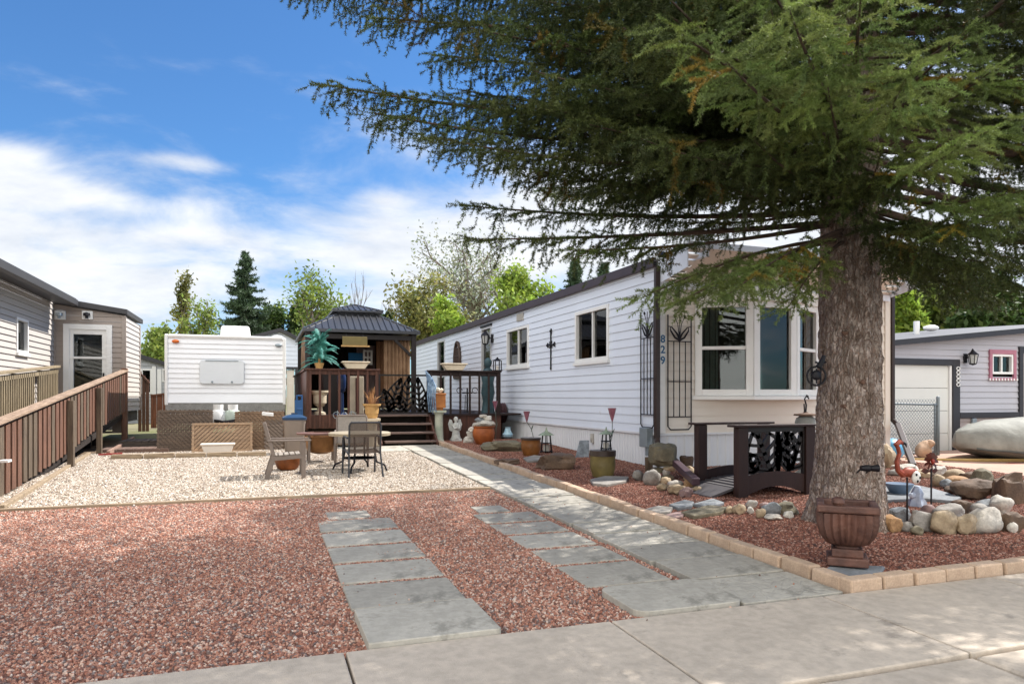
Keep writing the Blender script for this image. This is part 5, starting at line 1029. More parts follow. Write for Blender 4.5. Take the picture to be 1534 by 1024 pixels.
for i, (dx, dy, dz_, s_, cl) in enumerate([(-.5, 0, 1.75, .42, 'pale'), (.1, -.2, 1.85, .45, 'white'), (.6, .0, 1.8, .42, 'pale'), (-.15, .2, 2.15, .40, 'bluish'), (.35, .1, 2.3, .38, 'white'), (.0, 0, 2.5, .30, 'pale')]):
    m = MB(); m.rock((c.x+dx*r, c.y+dy*r, c.z+dz_*r), (s_*r*1.3, s_*r, s_*r*.6), 60+i, 2, .25, flat=.5); tag(m.build('rock', rockm(cl), smooth=True), f'pale stone heaped on the terracotta pot, {ordinal(i)} from the base of the heap', 'rock', 'stones heaped on the terracotta pot')
for i, (px, yb, w_, h, cl) in enumerate([(703, 664, 16, 10, 'white'), (706, 655, 12, 9, 'pale'), (707, 647, 10, 8, 'white')]): put_rock(px, yb, w_, h, cl, f'pale stone stacked beside the terracotta pot and angel, {ordinal(i)} from the ground', 'pale stones beside the terracotta pot', .4, (0, .13, .26)[i])
M_glz = mat('brown_glaze', '#8a5a2e', .4, .15, 4, col2='#6a421f'); c, r, brown = pot('glazed_pot', 799, 683, 15, [(.72, 0), (.78, .1), (.98, .7), (1.0, 1.1), (.95, 1.55), (.98, 1.6), (1.0, 1.78), (.85, 1.78), (.8, 1.6)], M_glz, 'brown glazed pot with metal tulip on a grey slab'); bp_ = c; br = r
m = MB(); m.lathe([(1.01*r, 1.58*r), (1.03*r, 1.6*r), (1.04*r, 1.79*r), (1.0*r, 1.80*r)], c, 28); m.build('rim', M_grim, brown, smooth=True)
flag([(784, 684), (800, 680), (816, 682), (812, 688), (790, 689)], 'grey slab under the brown glazed pot', 'grey', .04)
M_ol = mat('olive_glaze', '#7d7045', .4, .15, 4, col2='#5f5433'); c, r, oliv = pot('glazed_pot', 909, 715, 19, [(.78, 0), (.82, .1), (.97, .6), (1.0, 1.0), (.98, 1.5), (1.0, 1.56), (1.02, 2.05), (.88, 2.05), (.84, 1.6)], M_ol, 'olive glazed pot with dark rim carrying a small lantern'); oc, orr = c, r
m = MB(); m.lathe([(1.0*r, 1.62*r), (1.035*r, 1.64*r), (1.045*r, 2.06*r), (1.0*r, 2.075*r)], c, 28); m.build('rim', M_grim, oliv, smooth=True)
flag([(884, 716), (905, 711), (942, 712), (938, 718), (908, 724), (888, 722)], 'grey slab under the olive glazed pot', 'grey', .045)
def lantern(o, h, lb):
    m = MB(); x, y, z = o; r = h*.30
    for k in range(6): a = k*PI/3; m.tube([(x+r*.8*math.cos(a), y+r*.8*math.sin(a), z), (x+r*.55*math.cos(a), y+r*.55*math.sin(a), z+h*.68)], .009, 5)
    for q in (.05, .35, .66): rr = r*(.8-.25*q/.68); m.lathe([(rr, z+h*q), (rr+.012, z+h*q+.006), (rr, z+h*q+.014), (rr-.012, z+h*q+.006), (rr, z+h*q)], (x, y, 0), 16)
    ob = m.build('garden_lantern', M_iron); m = MB(); m.lathe([(r*1.05, h*.68), (r*.75, h*.74), (r*.25, h*.82), (r*.12, h*.88), (r*.1, h*.93), (.001, h)], o, 16); m.build('roof', mat('verdigris', '#8f9c86', .6, .15, 8, col2='#5d6657'), ob, smooth=True)
    m = MB(); m.lathe([(r*.45, .02), (r*.45, h*.3), (.001, h*.32)], o, 12); m.build('candle', M_blind, ob); return tag(ob, lb, 'lantern')
p = g(820, 678, BED); lantern(V((p.x, p.y+.05, gz(p.y)+BED)), .50, 'tall black garden lantern with green roof beside the brown pot')
lantern(oc+V((orr*.35, orr*.1, orr*2.07)), .34, 'small black garden lantern standing in the olive pot')
def tulip(base, top, lb, s_=.06, lean=.03):
    m = MB(); b, t = V(base), V(top); m.tube([b, b.lerp(t, .5)+V((lean, 0, 0)), t], .006, 6)
    m.prism([b.lerp(t, .35), b.lerp(t, .45)+V((.05, 0, .06)), b.lerp(t, .5)+V((.07, 0, .10)), b.lerp(t, .42)+V((.02, 0, .07))], (0, .006, 0)); o = m.build('metal_flower', mat('grey_green_metal', '#59635a', .5, .1, 5))
    m = MB(); m.lathe([(.008, -.01), (s_*.45, .05), (s_*.75, .11), (s_*1.1, .19), (s_*.7, .12), (.004, .02)], t, 5); m.build('bloom', mat('dusty_pink_metal', '#8a5663', .45, .2, 8, col2='#6c3f4c'), o); return tag(o, lb, 'metal flower')
tulip(bp_+V((.05, 0, br*1.78)), bp_+V((-.08, 0, br*1.78+.30)), 'pink metal tulip leaning out of the brown glazed pot'); tulip(oc+V((.12, .05, orr*2.05)), oc+V((.18, .05, orr*2.05+.42)), 'tall pink metal tulip rising behind the lantern in the olive pot')
p = g(744, 664, BED); tulip((p.x, p.y+.1, p.z), (p.x, p.y+.1, p.z+.75), 'pale pink metal tulip between the terracotta pot and hose reel')
p = g(764, 664, BED); lathe_thing('glass_boot', [(.07, 0), (.11, .03), (.12, .08), (.075, .14), (.06, .22), (.075, .24), (.06, .24)], (p.x, p.y+.15, gz(p.y)+BED+.12), mat('pale_blue_glaze', '#7fa9bd', .2, .12, 6, col2='#a9c3cc'), 'pale blue glazed vase standing on the mossy rock', 'vase')
p = g(875, 685, BED); m = MB(); z = p.z; m.prism([(p.x-.17, p.y+.02, z), (p.x+.10, p.y+.02, z), (p.x+.17, p.y+.16, z+.30), (p.x-.02, p.y+.16, z+.30)], (.02, .025, 0)); o = m.build('plaque', mat('grey_slate', '#8c9298', .6, .15, 10, col2='#5f656b'), bevel=.006); tag(o, 'small grey picture plaque leaning against the white skirting', 'plaque')
p = onX(888, 656, XW+.01); m = MB(); m.box(XW-.02, XW+.012, p.y-.05, p.y+.05, p.z-.09, p.z+.09); m.box(XW-.04, XW-.021, p.y-.025, p.y+.025, p.z-.05, p.z+.02); tag(m.build('outlet_box', M_blind, bevel=.006), 'small weatherproof outlet box on the skirting above the plaque', 'outlet box')
# ---- wooden bridge
bx0, bx1, by0, by1 = 5.36, 6.50, 7.15, 7.98; z = gz(7.15)+BED-.03; br_ = thing('garden_bridge', ((bx0+bx1)/2, 7.55, z), 'small dark brown wooden bridge with leaf cut-out side panel', 'bridge')
M_br = mat('espresso_wood', '#2f1d19', .6, .2, 5, stretch=(3, 3, .5), fine=.1, bump=.15)
for y, t in ((by0, 'front'), (by1, 'rear')):
    for x in (bx0, bx1-.14): m = MB(); m.box(x, x+.14, y-.05, y+.05, z, z+.86); m.build('post', M_br, br_, bevel=.006)
    m = MB(); m.box(bx0-.07, bx1+.05, y-.08, y+.08, z+.862, z+.89); m.build('top_rail', M_br, br_, bevel=.006)
    m = MB(); n = 14; xs_ = [bx0+.141+(bx1-bx0-.282)*i/n for i in range(n+1)]; up = [(x, y-.02, z+.27+.05*math.sin(PI*i/n)) for i, x in enumerate(xs_)]; lo = [(x, y-.02, z+.04+.10*math.sin(PI*i/n)) for i, x in enumerate(xs_)]
    for i in range(n): m.prism([lo[i], lo[i+1], up[i+1], up[i]], (0, .04, 0))
    m.build('arched_beam', M_br, br_)
m = MB(); n = 12
for i in range(n): x = bx0+(bx1-bx0)*i/n; m.box(x+.004, x+(bx1-bx0)/n-.004, by0+.052, by1-.052, z+.10+.07*math.sin(PI*(i+.5)/n), z+.13+.07*math.sin(PI*(i+.5)/n))
m.prism([(bx0-.32, by0+.052, z+.01), (bx0-.004, by0+.052, z+.10), (bx0-.004, by0+.052, z+.13), (bx0-.32, by0+.052, z+.04)], (0, by1-by0-.104, 0)); m.build('decking_plank', mat('grey_worn_deck', '#4d4a4c', .6, .12, 5), br_)
m = MB(); pw, ph = bx1-bx0-.30, .53; o = (bx0+.15, by0, z+.31)
leaf_panel(m, o, (1, 0, 0), (0, 0, 1), pw, ph, [(.36, .0, .12, .55, .26, 5), (.12, .0, .0, .24, .12, 3), (.62, .0, .58, .55, .12, 5), (.66, .02, .86, .55, .22, 5), (.46, .0, .46, .53, .04, 7)], .02, .040, True)
pn = m.build('leaf_panel', M_leaf, br_)
m = MB(); m.box(bx0+.141, bx1-.141, by0-.02, by0+.02, z+.80, z+.861); m.box(bx0+.141, bx0+.165, by0-.02, by0+.02, z+.28, z+.80); m.box(bx1-.165, bx1-.141, by0-.02, by0+.02, z+.28, z+.80); m.build('frame', M_leaf, pn)
# ---- stone lantern / bird bath behind the bridge
p = onY(1207, 640, 8.45); z = gz(8.45)+BED; m = MB(); m.lathe([(.17, 0), (.17, .04), (.09, .1), (.075, .5), (.10, p.z-z-.06), (.14, p.z-z-.03)], (p.x, 8.45, z), 20); o = m.build('garden_lantern', mat('weathered_stone', '#8a8a84', .85, .15, 6, bump=.3, bscale=50), smooth=True)
z = p.z; m = MB(); m.lathe([(.12, -.03), (.20, .0), (.205, .025), (.15, .04)], (p.x, 8.45, z), 36, rib=(9, .06, 1, 2)); m.build('scalloped_base', mat('white_cast_stone', '#cfcfca'), o, smooth=True)
m = MB(); m.lathe([(.145, .04), (.15, .08), (.13, .14), (.09, .165)], (p.x, 8.45, z), 24); m.build('dome', MATS['weathered_stone'], o, smooth=True); m = MB(); m.lathe([(.08, .166), (.17, .175), (.16, .20), (.04, .215), (.03, .23)], (p.x, 8.45, z), 24); m.build('cap', mat('brown_stone', '#6b5546', .8, .15, 6), o, smooth=True)
m = MB(); rr = random.Random(2)
m.tube([(p.x, 8.45, z+.22), (p.x+.01, 8.45, z+.33), (p.x-.03, 8.44, z+.42), (p.x+.02, 8.45, z+.47), (p.x+.06, 8.45, z+.42)], [.012, .012, .01, .016, .01], 6)
m.tube([(p.x-.03, 8.44, z+.22), (p.x-.04, 8.44, z+.35)], .01, 5); m.rock((p.x+.03, 8.45, z+.46), (.03, .02, .02), 3, 1); m.build('bird_ornament', M_iron, o); tag(o, 'grey stone lantern with scalloped base and iron bird behind the bridge', 'stone lantern')
# ---- ribbed urn beside the trunk
cx, cy = 4.09, 4.15; z = gz(cy)+BED+.03; M_urn = mat('rust_brown_urn', '#634439', .55, .2, 6, col2='#432c26', bump=.3, bscale=40, wear=('#94806f', 7, .62)); ur = thing('garden_urn', (cx, cy, z), 'square ribbed rust brown garden urn at the foot of the spruce trunk', 'urn')
m = MB(); m.box(cx-.145, cx+.145, cy-.145, cy+.145, z, z+.06); m.box(cx-.11, cx+.11, cy-.11, cy+.11, z+.0605, z+.12); m.build('plinth', M_urn, ur, bevel=.008)
m = MB(); m.lathe([(.085, .1205), (.085, .135), (.10, .14)], (cx, cy, z), 24, sq=4); n = 168; pr = [(.10, .14), (.15, .165), (.19, .22), (.21, .30), (.212, .385), (.19, .392)]; m.lathe(pr, (cx, cy, z), n, rib=(28, .05, 1, 4), sq=4.5); m.build('bowl', M_urn, ur, smooth=True, angle=50)
m = MB()
for a in ((-.217, .217, -.217, -.163), (-.217, .217, .163, .217), (-.217, -.163, -.162, .162), (.163, .217, -.162, .162)): m.box(cx+a[0], cx+a[1], cy+a[2], cy+a[3], z+.393, z+.448)
m.build('rim', M_urn, ur, bevel=.012); m = MB(); m.box(cx-.16, cx+.16, cy-.16, cy+.16, z+.36, z+.385); m.build('soil', M_soil, ur)
ur.rotation_euler = (0, 0, -math.radians(42)); ur.scale = (.95, .95, 1.0)
m = MB(); m.lathe([(.03, 0), (.045, .02), (.04, .05), (.02, .06)], (cx-.17, cy-.09, z+.449), 12); tag(m.build('stone_knob', M_urn, smooth=True), 'small round knob resting on the rim of the ribbed urn', 'ornament')
# ---- stake ornaments between the stones
def stake(px, yb, hpx): p = g(px, yb, BED); d = (p-V((0, 0, H))).length*.97; return p, hpx*d/F
p, h = stake(1359, 782, 60); fl = thing('flamingo_stake', (p.x, p.y, p.z), 'orange flamingo ornament on a black stake among the river rocks', 'ornament'); m = MB(); m.tube([p, p+V((0, 0, h))], .009, 6); m.build('stake', M_iron, fl)
M_flm = mat('orange_flamingo_paint', '#9c4a36', .55, .2, 9, col2='#743324'); q = p+V((0, 0, h*.95)); m = MB(); m.rock(q+V((.03, 0, .07)), (.10, .05, .055), 5, 2, .12); m.tube([q+V((-.05, 0, .05)), q+V((-.12, 0, .10)), q+V((-.135, 0, .18)), q+V((-.10, 0, .26)), q+V((-.12, 0, .32)), q+V((-.145, 0, .345)), q+V((-.10, 0, .375)), q+V((-.06, 0, .36))], [.035, .026, .022, .02, .02, .026, .026, .016], 8); m.build('body', M_flm, fl, smooth=True)
m = MB(); m.tube([q+V((-.07, 0, .365)), q+V((-.03, -.01, .35)), q+V((-.02, -.01, .32))], [.018, .012, .004], 6); m.build('beak', M_iron, fl)
m = MB(); m.rock(q+V((.055, -.055, .025)), (.055, .025, .065), 7, 2, .05); m.build('spotted_wing', mat('white_paint', '#d8d4cc', .5, .1, 8), fl, smooth=True); m = MB()
for dx, dz_ in ((-.02, .03), (.025, .0), (-.005, -.035)): m.rock(q+V((.055+dx, -.078, .025+dz_)), (.013, .008, .016), 3, 1)
m.build('spot', M_iron, fl)
p, h = stake(1395, 772, 62); fs = thing('metal_flower', (p.x, p.y, p.z), 'dark rust metal flower on a black stake among the river rocks', 'metal flower'); m = MB(); m.tube([p, p+V((0, 0, h))], .009, 6); m.build('stake', M_iron, fs); q = p+V((0, 0, h*.95)); m = MB()
for k in range(9): a = k*2*PI/9; m.obox(q+V((.055*math.cos(a), .0, .10+.055*math.sin(a))), (.035*math.cos(a), 0, .035*math.sin(a)), (-.018*math.sin(a), .01, .018*math.cos(a)), (0, .004, 0))
m.build('bloom', mat('rust_metal', '#5f2a1d', .6, .3, 9, col2='#2a1714'), fs); m = MB(); m.rock(q+V((0, -.02, .10)), (.03, .02, .03), 4, 1); m.build('centre', mat('red_glass', '#8e2f22', .3, .2, 8), fs)
m = MB()
for s_ in (-1, 1): m.prism([q, q+V((s_*.08, .01, .03)), q+V((s_*.12, .02, .0)), q+V((s_*.06, .01, -.03))], (0, .006, 0))
m.build('leaf', MATS['rust_metal'], fs)
p = g(1374, 757, BED); gh = thing('ghost_figure', (p.x, p.y, p.z), 'small white ghost-like draped figure before the flagstone', 'figurine'); m = MB(); m.lathe([(.10, 0), (.085, .05), (.055, .10), (.06, .14), (.045, .19), (.025, .22), (.001, .225)], (p.x, p.y, p.z), 22, rib=(6, .14, 0, 3)); m.rock(p+V((-.07, 0, .12)), (.05, .035, .035), 3, 2, .2); m.build('body', mat('white_figure_paint', '#b9c0cc', .7, .1, 8, col2='#8f9bb0'), gh, smooth=True)
p = g(1347, 742, BED); m = MB(); m.lathe([(.07, 0), (.10, .03), (.15, .12), (.16, .15), (.12, .14)], (p.x, p.y, p.z), 20); tag(m.build('bowl', mat('slate_blue_glaze', '#5d7085', .4, .15, 6), smooth=True), 'slate blue bowl lying on the flagstone beneath the flamingo', 'bowl')
p = g(1349, 688, BED); m = MB(); m.rock((p.x+.1, p.y+.3, p.z+.17), (.26, .24, .20), 11, 3, .06); tag(m.build('blue_ball', mat('sky_blue_vinyl', '#5a9cc0', .45, .1, 4), smooth=True), 'sky blue ball lying behind the brown downspout extension', 'ball')
# ================================================================ chain link gate, boat, neighbouring garage house
YFn = 10.45; a, b = onY(1325, 604, YFn), onY(1405, 601, YFn); zt = a.z; zb = gz(YFn)+.04; gx0, gx1 = XR+.14, b.x
M_gal = mat('galvanised_steel', '#7b8285', .4, .1, 6, metal=.5); fe = thing('chain_link_gate', ((gx0+gx1)/2, YFn, zb), 'grey chain link gate beside the white house before the garage', 'gate'); m = MB(); m.tube([(gx1, YFn, zb-.1), (gx1, YFn, zt+.10)], .032, 10); m.lathe([(.036, 0), (.03, .03), (.001, .045)], (gx1, YFn, zt+.10), 10); m.build('post', M_gal, fe, smooth=True)
m = MB(); m.tube([(gx0, YFn, zt), (gx1, YFn, zt-.03)], .02, 8); m.tube([(gx0, YFn, zb+.05), (gx1, YFn, zb+.05)], .015, 8); m.tube([(gx0, YFn, zb), (gx0, YFn, zt)], .02, 8); m.tube([(gx1-.08, YFn, zb), (gx1-.08, YFn, zt-.03)], .02, 8); m.build('frame', M_gal, fe)
m = MB(); W_ = gx1-gx0-.08; Hh = zt-zb+.08; s_ = .075; k = -Hh
while k < W_:
    for sg_ in (1, -1):
        x0, x1 = k, k+Hh; z0_, z1_ = 0, Hh
        if x0 < 0: z0_ = -x0; x0 = 0
        if x1 > W_: z1_ = Hh-(x1-W_); x1 = W_
        if z1_-z0_ > .02:
            if sg_ < 0: x0, x1 = W_-x0, W_-x1
            m.tube([(gx0+x0, YFn-.02+.006*sg_, zb+z0_), (gx0+x1, YFn-.02+.006*sg_, zb+z1_)], .0042, 3, False)
    k += s_
m.build('wire_mesh', M_gal, fe)
YG = 11.3; m = MB(); gh_ = thing('garage_house', (13, YG, gz(YG)), 'grey sided house with white garage door and pink trimmed window', 'house'); GXa, GXb = 11.2, 19.0; M_gs = mat('lavender_grey_siding', '#b4b2b8', .6, .03, 1); M_gs2 = mat('pinkish_grey_siding', '#a39692', .6, .04, 1); M_dtr = mat('charcoal_trim', '#312f33', .5, .1, 4)
wg = Wall((GXa, YG), (GXb, YG), (0, -1)); zt = lambda x: 2.45+(x-12.26)*(2.83-2.45)/(16.2-12.26); gd1 = 13.98; gt = 2.07; w0, w1, wz0, wz1 = 15.10, 15.88, 1.84, 2.40; dx0 = 16.12
wg.siding(m, 1.0, zt(GXa), .128, .02, holes=[(0, gd1-GXa, .0, gt), (w0-GXa, w1-GXa, wz0, wz1), (dx0-GXa, dx0+1.0-GXa, 0, 2.4)], z1b=zt(GXb)); m.build('wall', M_gs, gh_)
m = MB(); Wall((gd1, YG), (dx0, YG), (0, -1)).siding(m, .1, .97, .128, .02); m.build('lower_wall', M_gs2, gh_)
m = MB(); m.box(GXa+.02, GXb, YG+.10, YG+6, .0, 2.3); m.build('house_core', M_darkwood, gh_)
m = MB(); wg.box(m, gd1+.0, gd1+.22-.0, .1, gt+.10, .021, .06) if 0 else None
for x0, x1, z0, z1 in ((gd1+.001, gd1+.20, .12, gt+.13), (GXa, gd1, gt, gt+.13), (gd1+.21, dx0-.13, .94, 1.06), (dx0-.12, dx0, .12, 2.52), (dx0+.001, dx0+1.1, 2.4, 2.52)): m.box(x0, x1, YG-.055, YG+.02, z0, z1)
m.build('dark_trim', M_dtr, gh_, bevel=.004)
m = MB(); m.prism([(GXa-.3, YG-.25, zt(GXa-.3)), (GXb, YG-.25, zt(GXb)), (GXb, YG-.25, zt(GXb)+.11), (GXa-.3, YG-.25, zt(GXa-.3)+.11)], (0, .28, 0)); m.build('fascia', M_dtr, gh_)
m = MB(); m.add([(GXa-.3, YG-.24, zt(GXa-.3)+.115), (GXb, YG-.24, zt(GXb)+.115), (GXb, YG+4.5, zt(GXb)+.30), (GXa-.3, YG+4.5, zt(GXa-.3)+.30), (GXa-.3, YG+4.5, 2.2), (GXb, YG+4.5, 2.2)], [(0, 1, 2, 3), (3, 2, 5, 4)]); m.build('roof', mat('pale_metal_roof', '#57575a', .6, .05, 2), gh_)
m = MB(); n = 4
for i in range(n): z0 = .13+(gt-.13)*i/n; m.box(GXa+.02, gd1-.06, YG+.02, YG+.06, z0+.004, z0+(gt-.13)/n-.004)
gdo = m.build('garage_door_panel', mat('white_garage_door', '#d8d6d0', .45, .02, 2), gh_, bevel=.006); m = MB(); m.box(gd1-.055, gd1-.001, YG-.02, YG+.05, .12, gt); m.build('jamb', M_white, gdo)
f = window(wg, gh_, w0-GXa+.06, w1-GXa-.06, wz0+.06, wz1-.06, split=[(w0+w1)/2-GXa], fw=.05, sill=False); m = MB(); 
for x0, x1, z0, z1 in ((w0-.02, w0+.058, wz0-.02, wz1+.04), (w1-.058, w1+.02, wz0-.02, wz1+.04), (w0+.06, w1-.06, wz1-.058, wz1+.04), (w0-.02, w1+.02, wz0-.08, wz0-.021)): m.box(x0, x1, YG-.05, YG-.005, z0, z1)
m.build('pink_trim', mat('dusty_pink_trim', '#a8707f', .6, .1, 6), f); m = MB()
for i in range(10): x = w0-.03+(w1-w0+.06)*i/9; m.rock((x, YG-.055, wz0-.06), (.028, .012, .03), 2, 1)
m.build('scallop_trim', M_white, f)
m = MB(); m.box(dx0+.04, dx0+1, YG-.01, YG+.05, .15, 2.38); m.build('door', M_blind, gh_)
m = MB(); q = onY(1373, 490, 13.5); m.tube([(q.x, 13.5, 2.7), (q.x, 13.5, q.z+.15)], .07, 10); m.build('vent_pipe', M_white, gh_); m = MB(); m.rock((q.x+.25, 13.3, q.z-.03), (.22, .15, .08), 3, 2, .05); m.build('roof_vent', M_white, gh_, smooth=True)
q = onY(1447, 536, YG); wall_lantern(wg.P, q.x-GXa-.05, q.z+.05, 'black carriage lantern on the grey siding beside the garage door', 1.0)
q = onY(1456, 633, YG); m = MB(); m.box(q.x-.06, q.x+.06, YG-.07, YG-.02, q.z-.1, q.z+.1); tag(m.build('outlet_box', M_galv, bevel=.01), 'grey outlet box on the lower siding of the garage house', 'outlet box')
m = MB()
for i in range(5): z = onY(1437, 552+6*i, YG).z; m.tube([(gd1+.13+.05*math.cos(a_*.7), YG-.065, z+.035*math.sin(a_*.7)) for a_ in range(10)], .011, 5)
tag(m.build('scroll_ornament', M_white), 'white vertical scroll ornament on the dark garage door trim', 'wall decor')
# boat under its cover
bx, byc, z0 = onY(1431, 655, 9.6).x, 9.6, gz(9.6)-.08; bo = thing('covered_boat', (bx+2, byc, gz(9.6)), 'boat under a grey green tarpaulin on a trailer before the garage', 'boat')
m = MB(); secs = []; n = 16; ns = 24
for i in range(ns+1):
    s_ = i/ns; L_ = 4.8*s_; wv = .95*(1-(1-min(1, s_*1.9))**2.2)**.8+.02; top = .66+.28*min(1, s_*2.2)+.05*math.sin(s_*9); bot = .42*(1-min(1, s_*2.4))**2+.0; keel = [0]
    for k in range(n):
        a = 2*PI*k/n; c_, s2 = math.cos(a), math.sin(a); zz = (top-.32)*max(0, s2)**1.05+.32-(.32-bot)*max(0, -s2)**1.3*(1 if s_ > .02 else .3); rr_ = wv*(abs(c_)**.8*math.copysign(1, c_)); p = V((bx+L_, byc+rr_, z0+zz)); fd = abs(noise.noise(V((p.x*1.6+p.z*2.2, p.y*.8, p.z*1.2)))); p += V((0, -.07*fd, .06*fd+.03*noise.noise(p*3.0)+.02*noise.noise(V((p.x*9, p.y*3, p.z*9))))); secs.append(p)
m.add(secs, [(i*n+k, i*n+(k+1) % n, (i+1)*n+(k+1) % n, (i+1)*n+k) for i in range(ns) for k in range(n)]+[tuple(range(n))]); m.build('tarpaulin', mat('grey_green_tarpaulin', '#8b8b83', .75, .1, 2.5, bump=.9, bscale=6, col2='#777770'), bo, smooth='all')
m = MB(); m.tube([secs[i*n+9]+V((0, -.02, 0)) for i in range(1, ns+1)], .02, 5, False)
for i in (7, 13): m.tube([secs[i*n+k]+(V((0, -.012, .012))) for k in (5, 6, 7, 8, 9, 10, 11)], .018, 5, False)
m.build('rope', mat('dark_grey_rope', '#4a4a46', .8, .1, 9), bo)
m = MB(); m.box(bx+.35, bx+4.6, byc-.06, byc+.06, z0+.05, z0+.12); m.box(bx+.35, bx+.43, byc-.1, byc-.02, z0-.02, z0+.05); m.box(bx+1.2, bx+1.28, byc-.9, byc-.82, z0-.02, z0+.3); m.build('boat_trailer', M_iron, bo)
m = MB(); m.box(bx+.52, bx+.82, byc-.62, byc-.55, z0+.03, z0+.10); m.build('tail_light', mat('red_lens', '#9c2420', .3, .1, 5), bo)
m = MB(); m.lathe([(.28, -.09), (.30, -.06), (.30, .06), (.28, .09)], (bx+2.8, byc-.75, z0+.29), 24, ax=Matrix.Rotation(PI/2, 3, 'X')); m.build('wheel', M_iron, bo)
q = g(1415, 690, .02); m = MB(); m.tube([(q.x-.6, q.y+.3, gz(q.y)+.04), (q.x+.4, q.y-.3, gz(q.y)+.05), (q.x+2, q.y-.8, gz(q.y)+.04)], .03, 6); tag(m.build('hose', mat('yellow_tan_hose', '#b1935c', .6, .1, 6)), 'tan hose lying along the driveway edge below the covered boat', 'hose')
q = onY(1384, 690, 10.2); m = MB(); m.rock((q.x, 10.2, gz(10.2)+.17), (.16, .12, .18), 17, 3, .2); m.rock((q.x+.10, 10.15, gz(10.2)+.30), (.08, .08, .08), 18, 2, .1); tag(m.build('animal_figurine', mat('peach_stone', '#b89a80', .8, .15, 6, bump=.3), smooth=True), 'peach stone animal figurine before the chain link gate', 'figurine')
# ================================================================ trees
def tri_mesh(name, vs, cols, material, parent, corners=3):
    """vs: (n, corners, 3) loose faces; cols: (n, 3) tint per face"""
    n = len(vs); me = bpy.data.meshes.new(name); o = np.array(ORG[parent.name]) if parent else np.zeros(3)
    me.vertices.add(n*corners); me.vertices.foreach_set('co', (vs.reshape(-1, 3)-o).astype(np.float32).ravel())
    me.loops.add(n*corners); me.loops.foreach_set('vertex_index', np.arange(n*corners, dtype=np.int32))
    me.polygons.add(n); me.polygons.foreach_set('loop_start', np.arange(0, n*corners, corners, dtype=np.int32))
    me.update(calc_edges=True)
    at_ = me.attributes.new('tint', 'FLOAT_COLOR', 'POINT'); c4 = np.ones((n, corners, 4), np.float32); c4[:, :, :3] = cols[:, None, :]; at_.data.foreach_set('color', c4.ravel())
    me.materials.append(material); ob = bpy.data.objects.new(name, me); COL.objects.link(ob); ORG[ob.name] = tuple(o)
    if parent: ob.parent = parent
    return ob
def leafmat(name, col, col2, transl=.3, rough=.5):
    m = mat(name, col, rough, .2, 1.2, col2=col2, attr='tint', spec=.3); nt = m.node_tree; b = nt.nodes['Principled BSDF']
    t = node(nt, 'ShaderNodeBsdfTranslucent'); src = b.inputs['Base Color'].links[0].from_socket; nt.links.new(src, t.inputs['Color'])
    mx = node(nt, 'ShaderNodeMixShader'); mx.inputs[0].default_value = transl; nt.links.new(b.outputs[0], mx.inputs[1]); nt.links.new(t.outputs[0], mx.inputs[2]); nt.links.new(mx.outputs[0], nt.nodes['Material Output'].inputs['Surface']); return m
NR = np.random.default_rng(11)
def needles(segs, per_m, length, width, ang=.85):
    """segs: list of (p0, p1, tint) -> loose needle triangles set around every twig"""
    a = np.array([s[0] for s in segs]); b = np.array([s[1] for s in segs]); tint = np.array([s[2] for s in segs]); d = b-a; L_ = np.linalg.norm(d, axis=1); d /= np.maximum(L_, 1e-6)[:, None]
    cnt = np.maximum(3, (L_*per_m).astype(int)); idx = np.repeat(np.arange(len(segs)), cnt); n = len(idx); t = NR.random(n)
    ref = np.tile(np.array([0, 0, 1.0]), (len(segs), 1)); ref[np.abs(d[:, 2]) > .9] = (1, 0, 0); u = np.cross(d, ref); u /= np.linalg.norm(u, axis=1)[:, None]; v = np.cross(d, u)
    ph = NR.random(n)*2*np.pi; rad = u[idx]*np.cos(ph)[:, None]+v[idx]*np.sin(ph)[:, None]
    dr = d[idx]*(1-ang*.55)+rad*ang+np.array([0, 0, .12])+NR.normal(0, .12, (n, 3)); dr /= np.linalg.norm(dr, axis=1)[:, None]
    base = a[idx]+d[idx]*(L_[idx]*t)[:, None]; ln = length*(.75+.5*NR.random(n)); w = np.cross(dr, NR.normal(0, 1, (n, 3))); w /= np.linalg.norm(w, axis=1)[:, None]; w *= width/2
    tip = base+dr*ln[:, None]; col = tint[idx]*(.8+.4*NR.random(n))[:, None]
    return np.stack([base-w, base+w, tip], 1), col
def nv(x): return np.array(x, float)
def unit(x): return x/max(1e-9, np.linalg.norm(x))
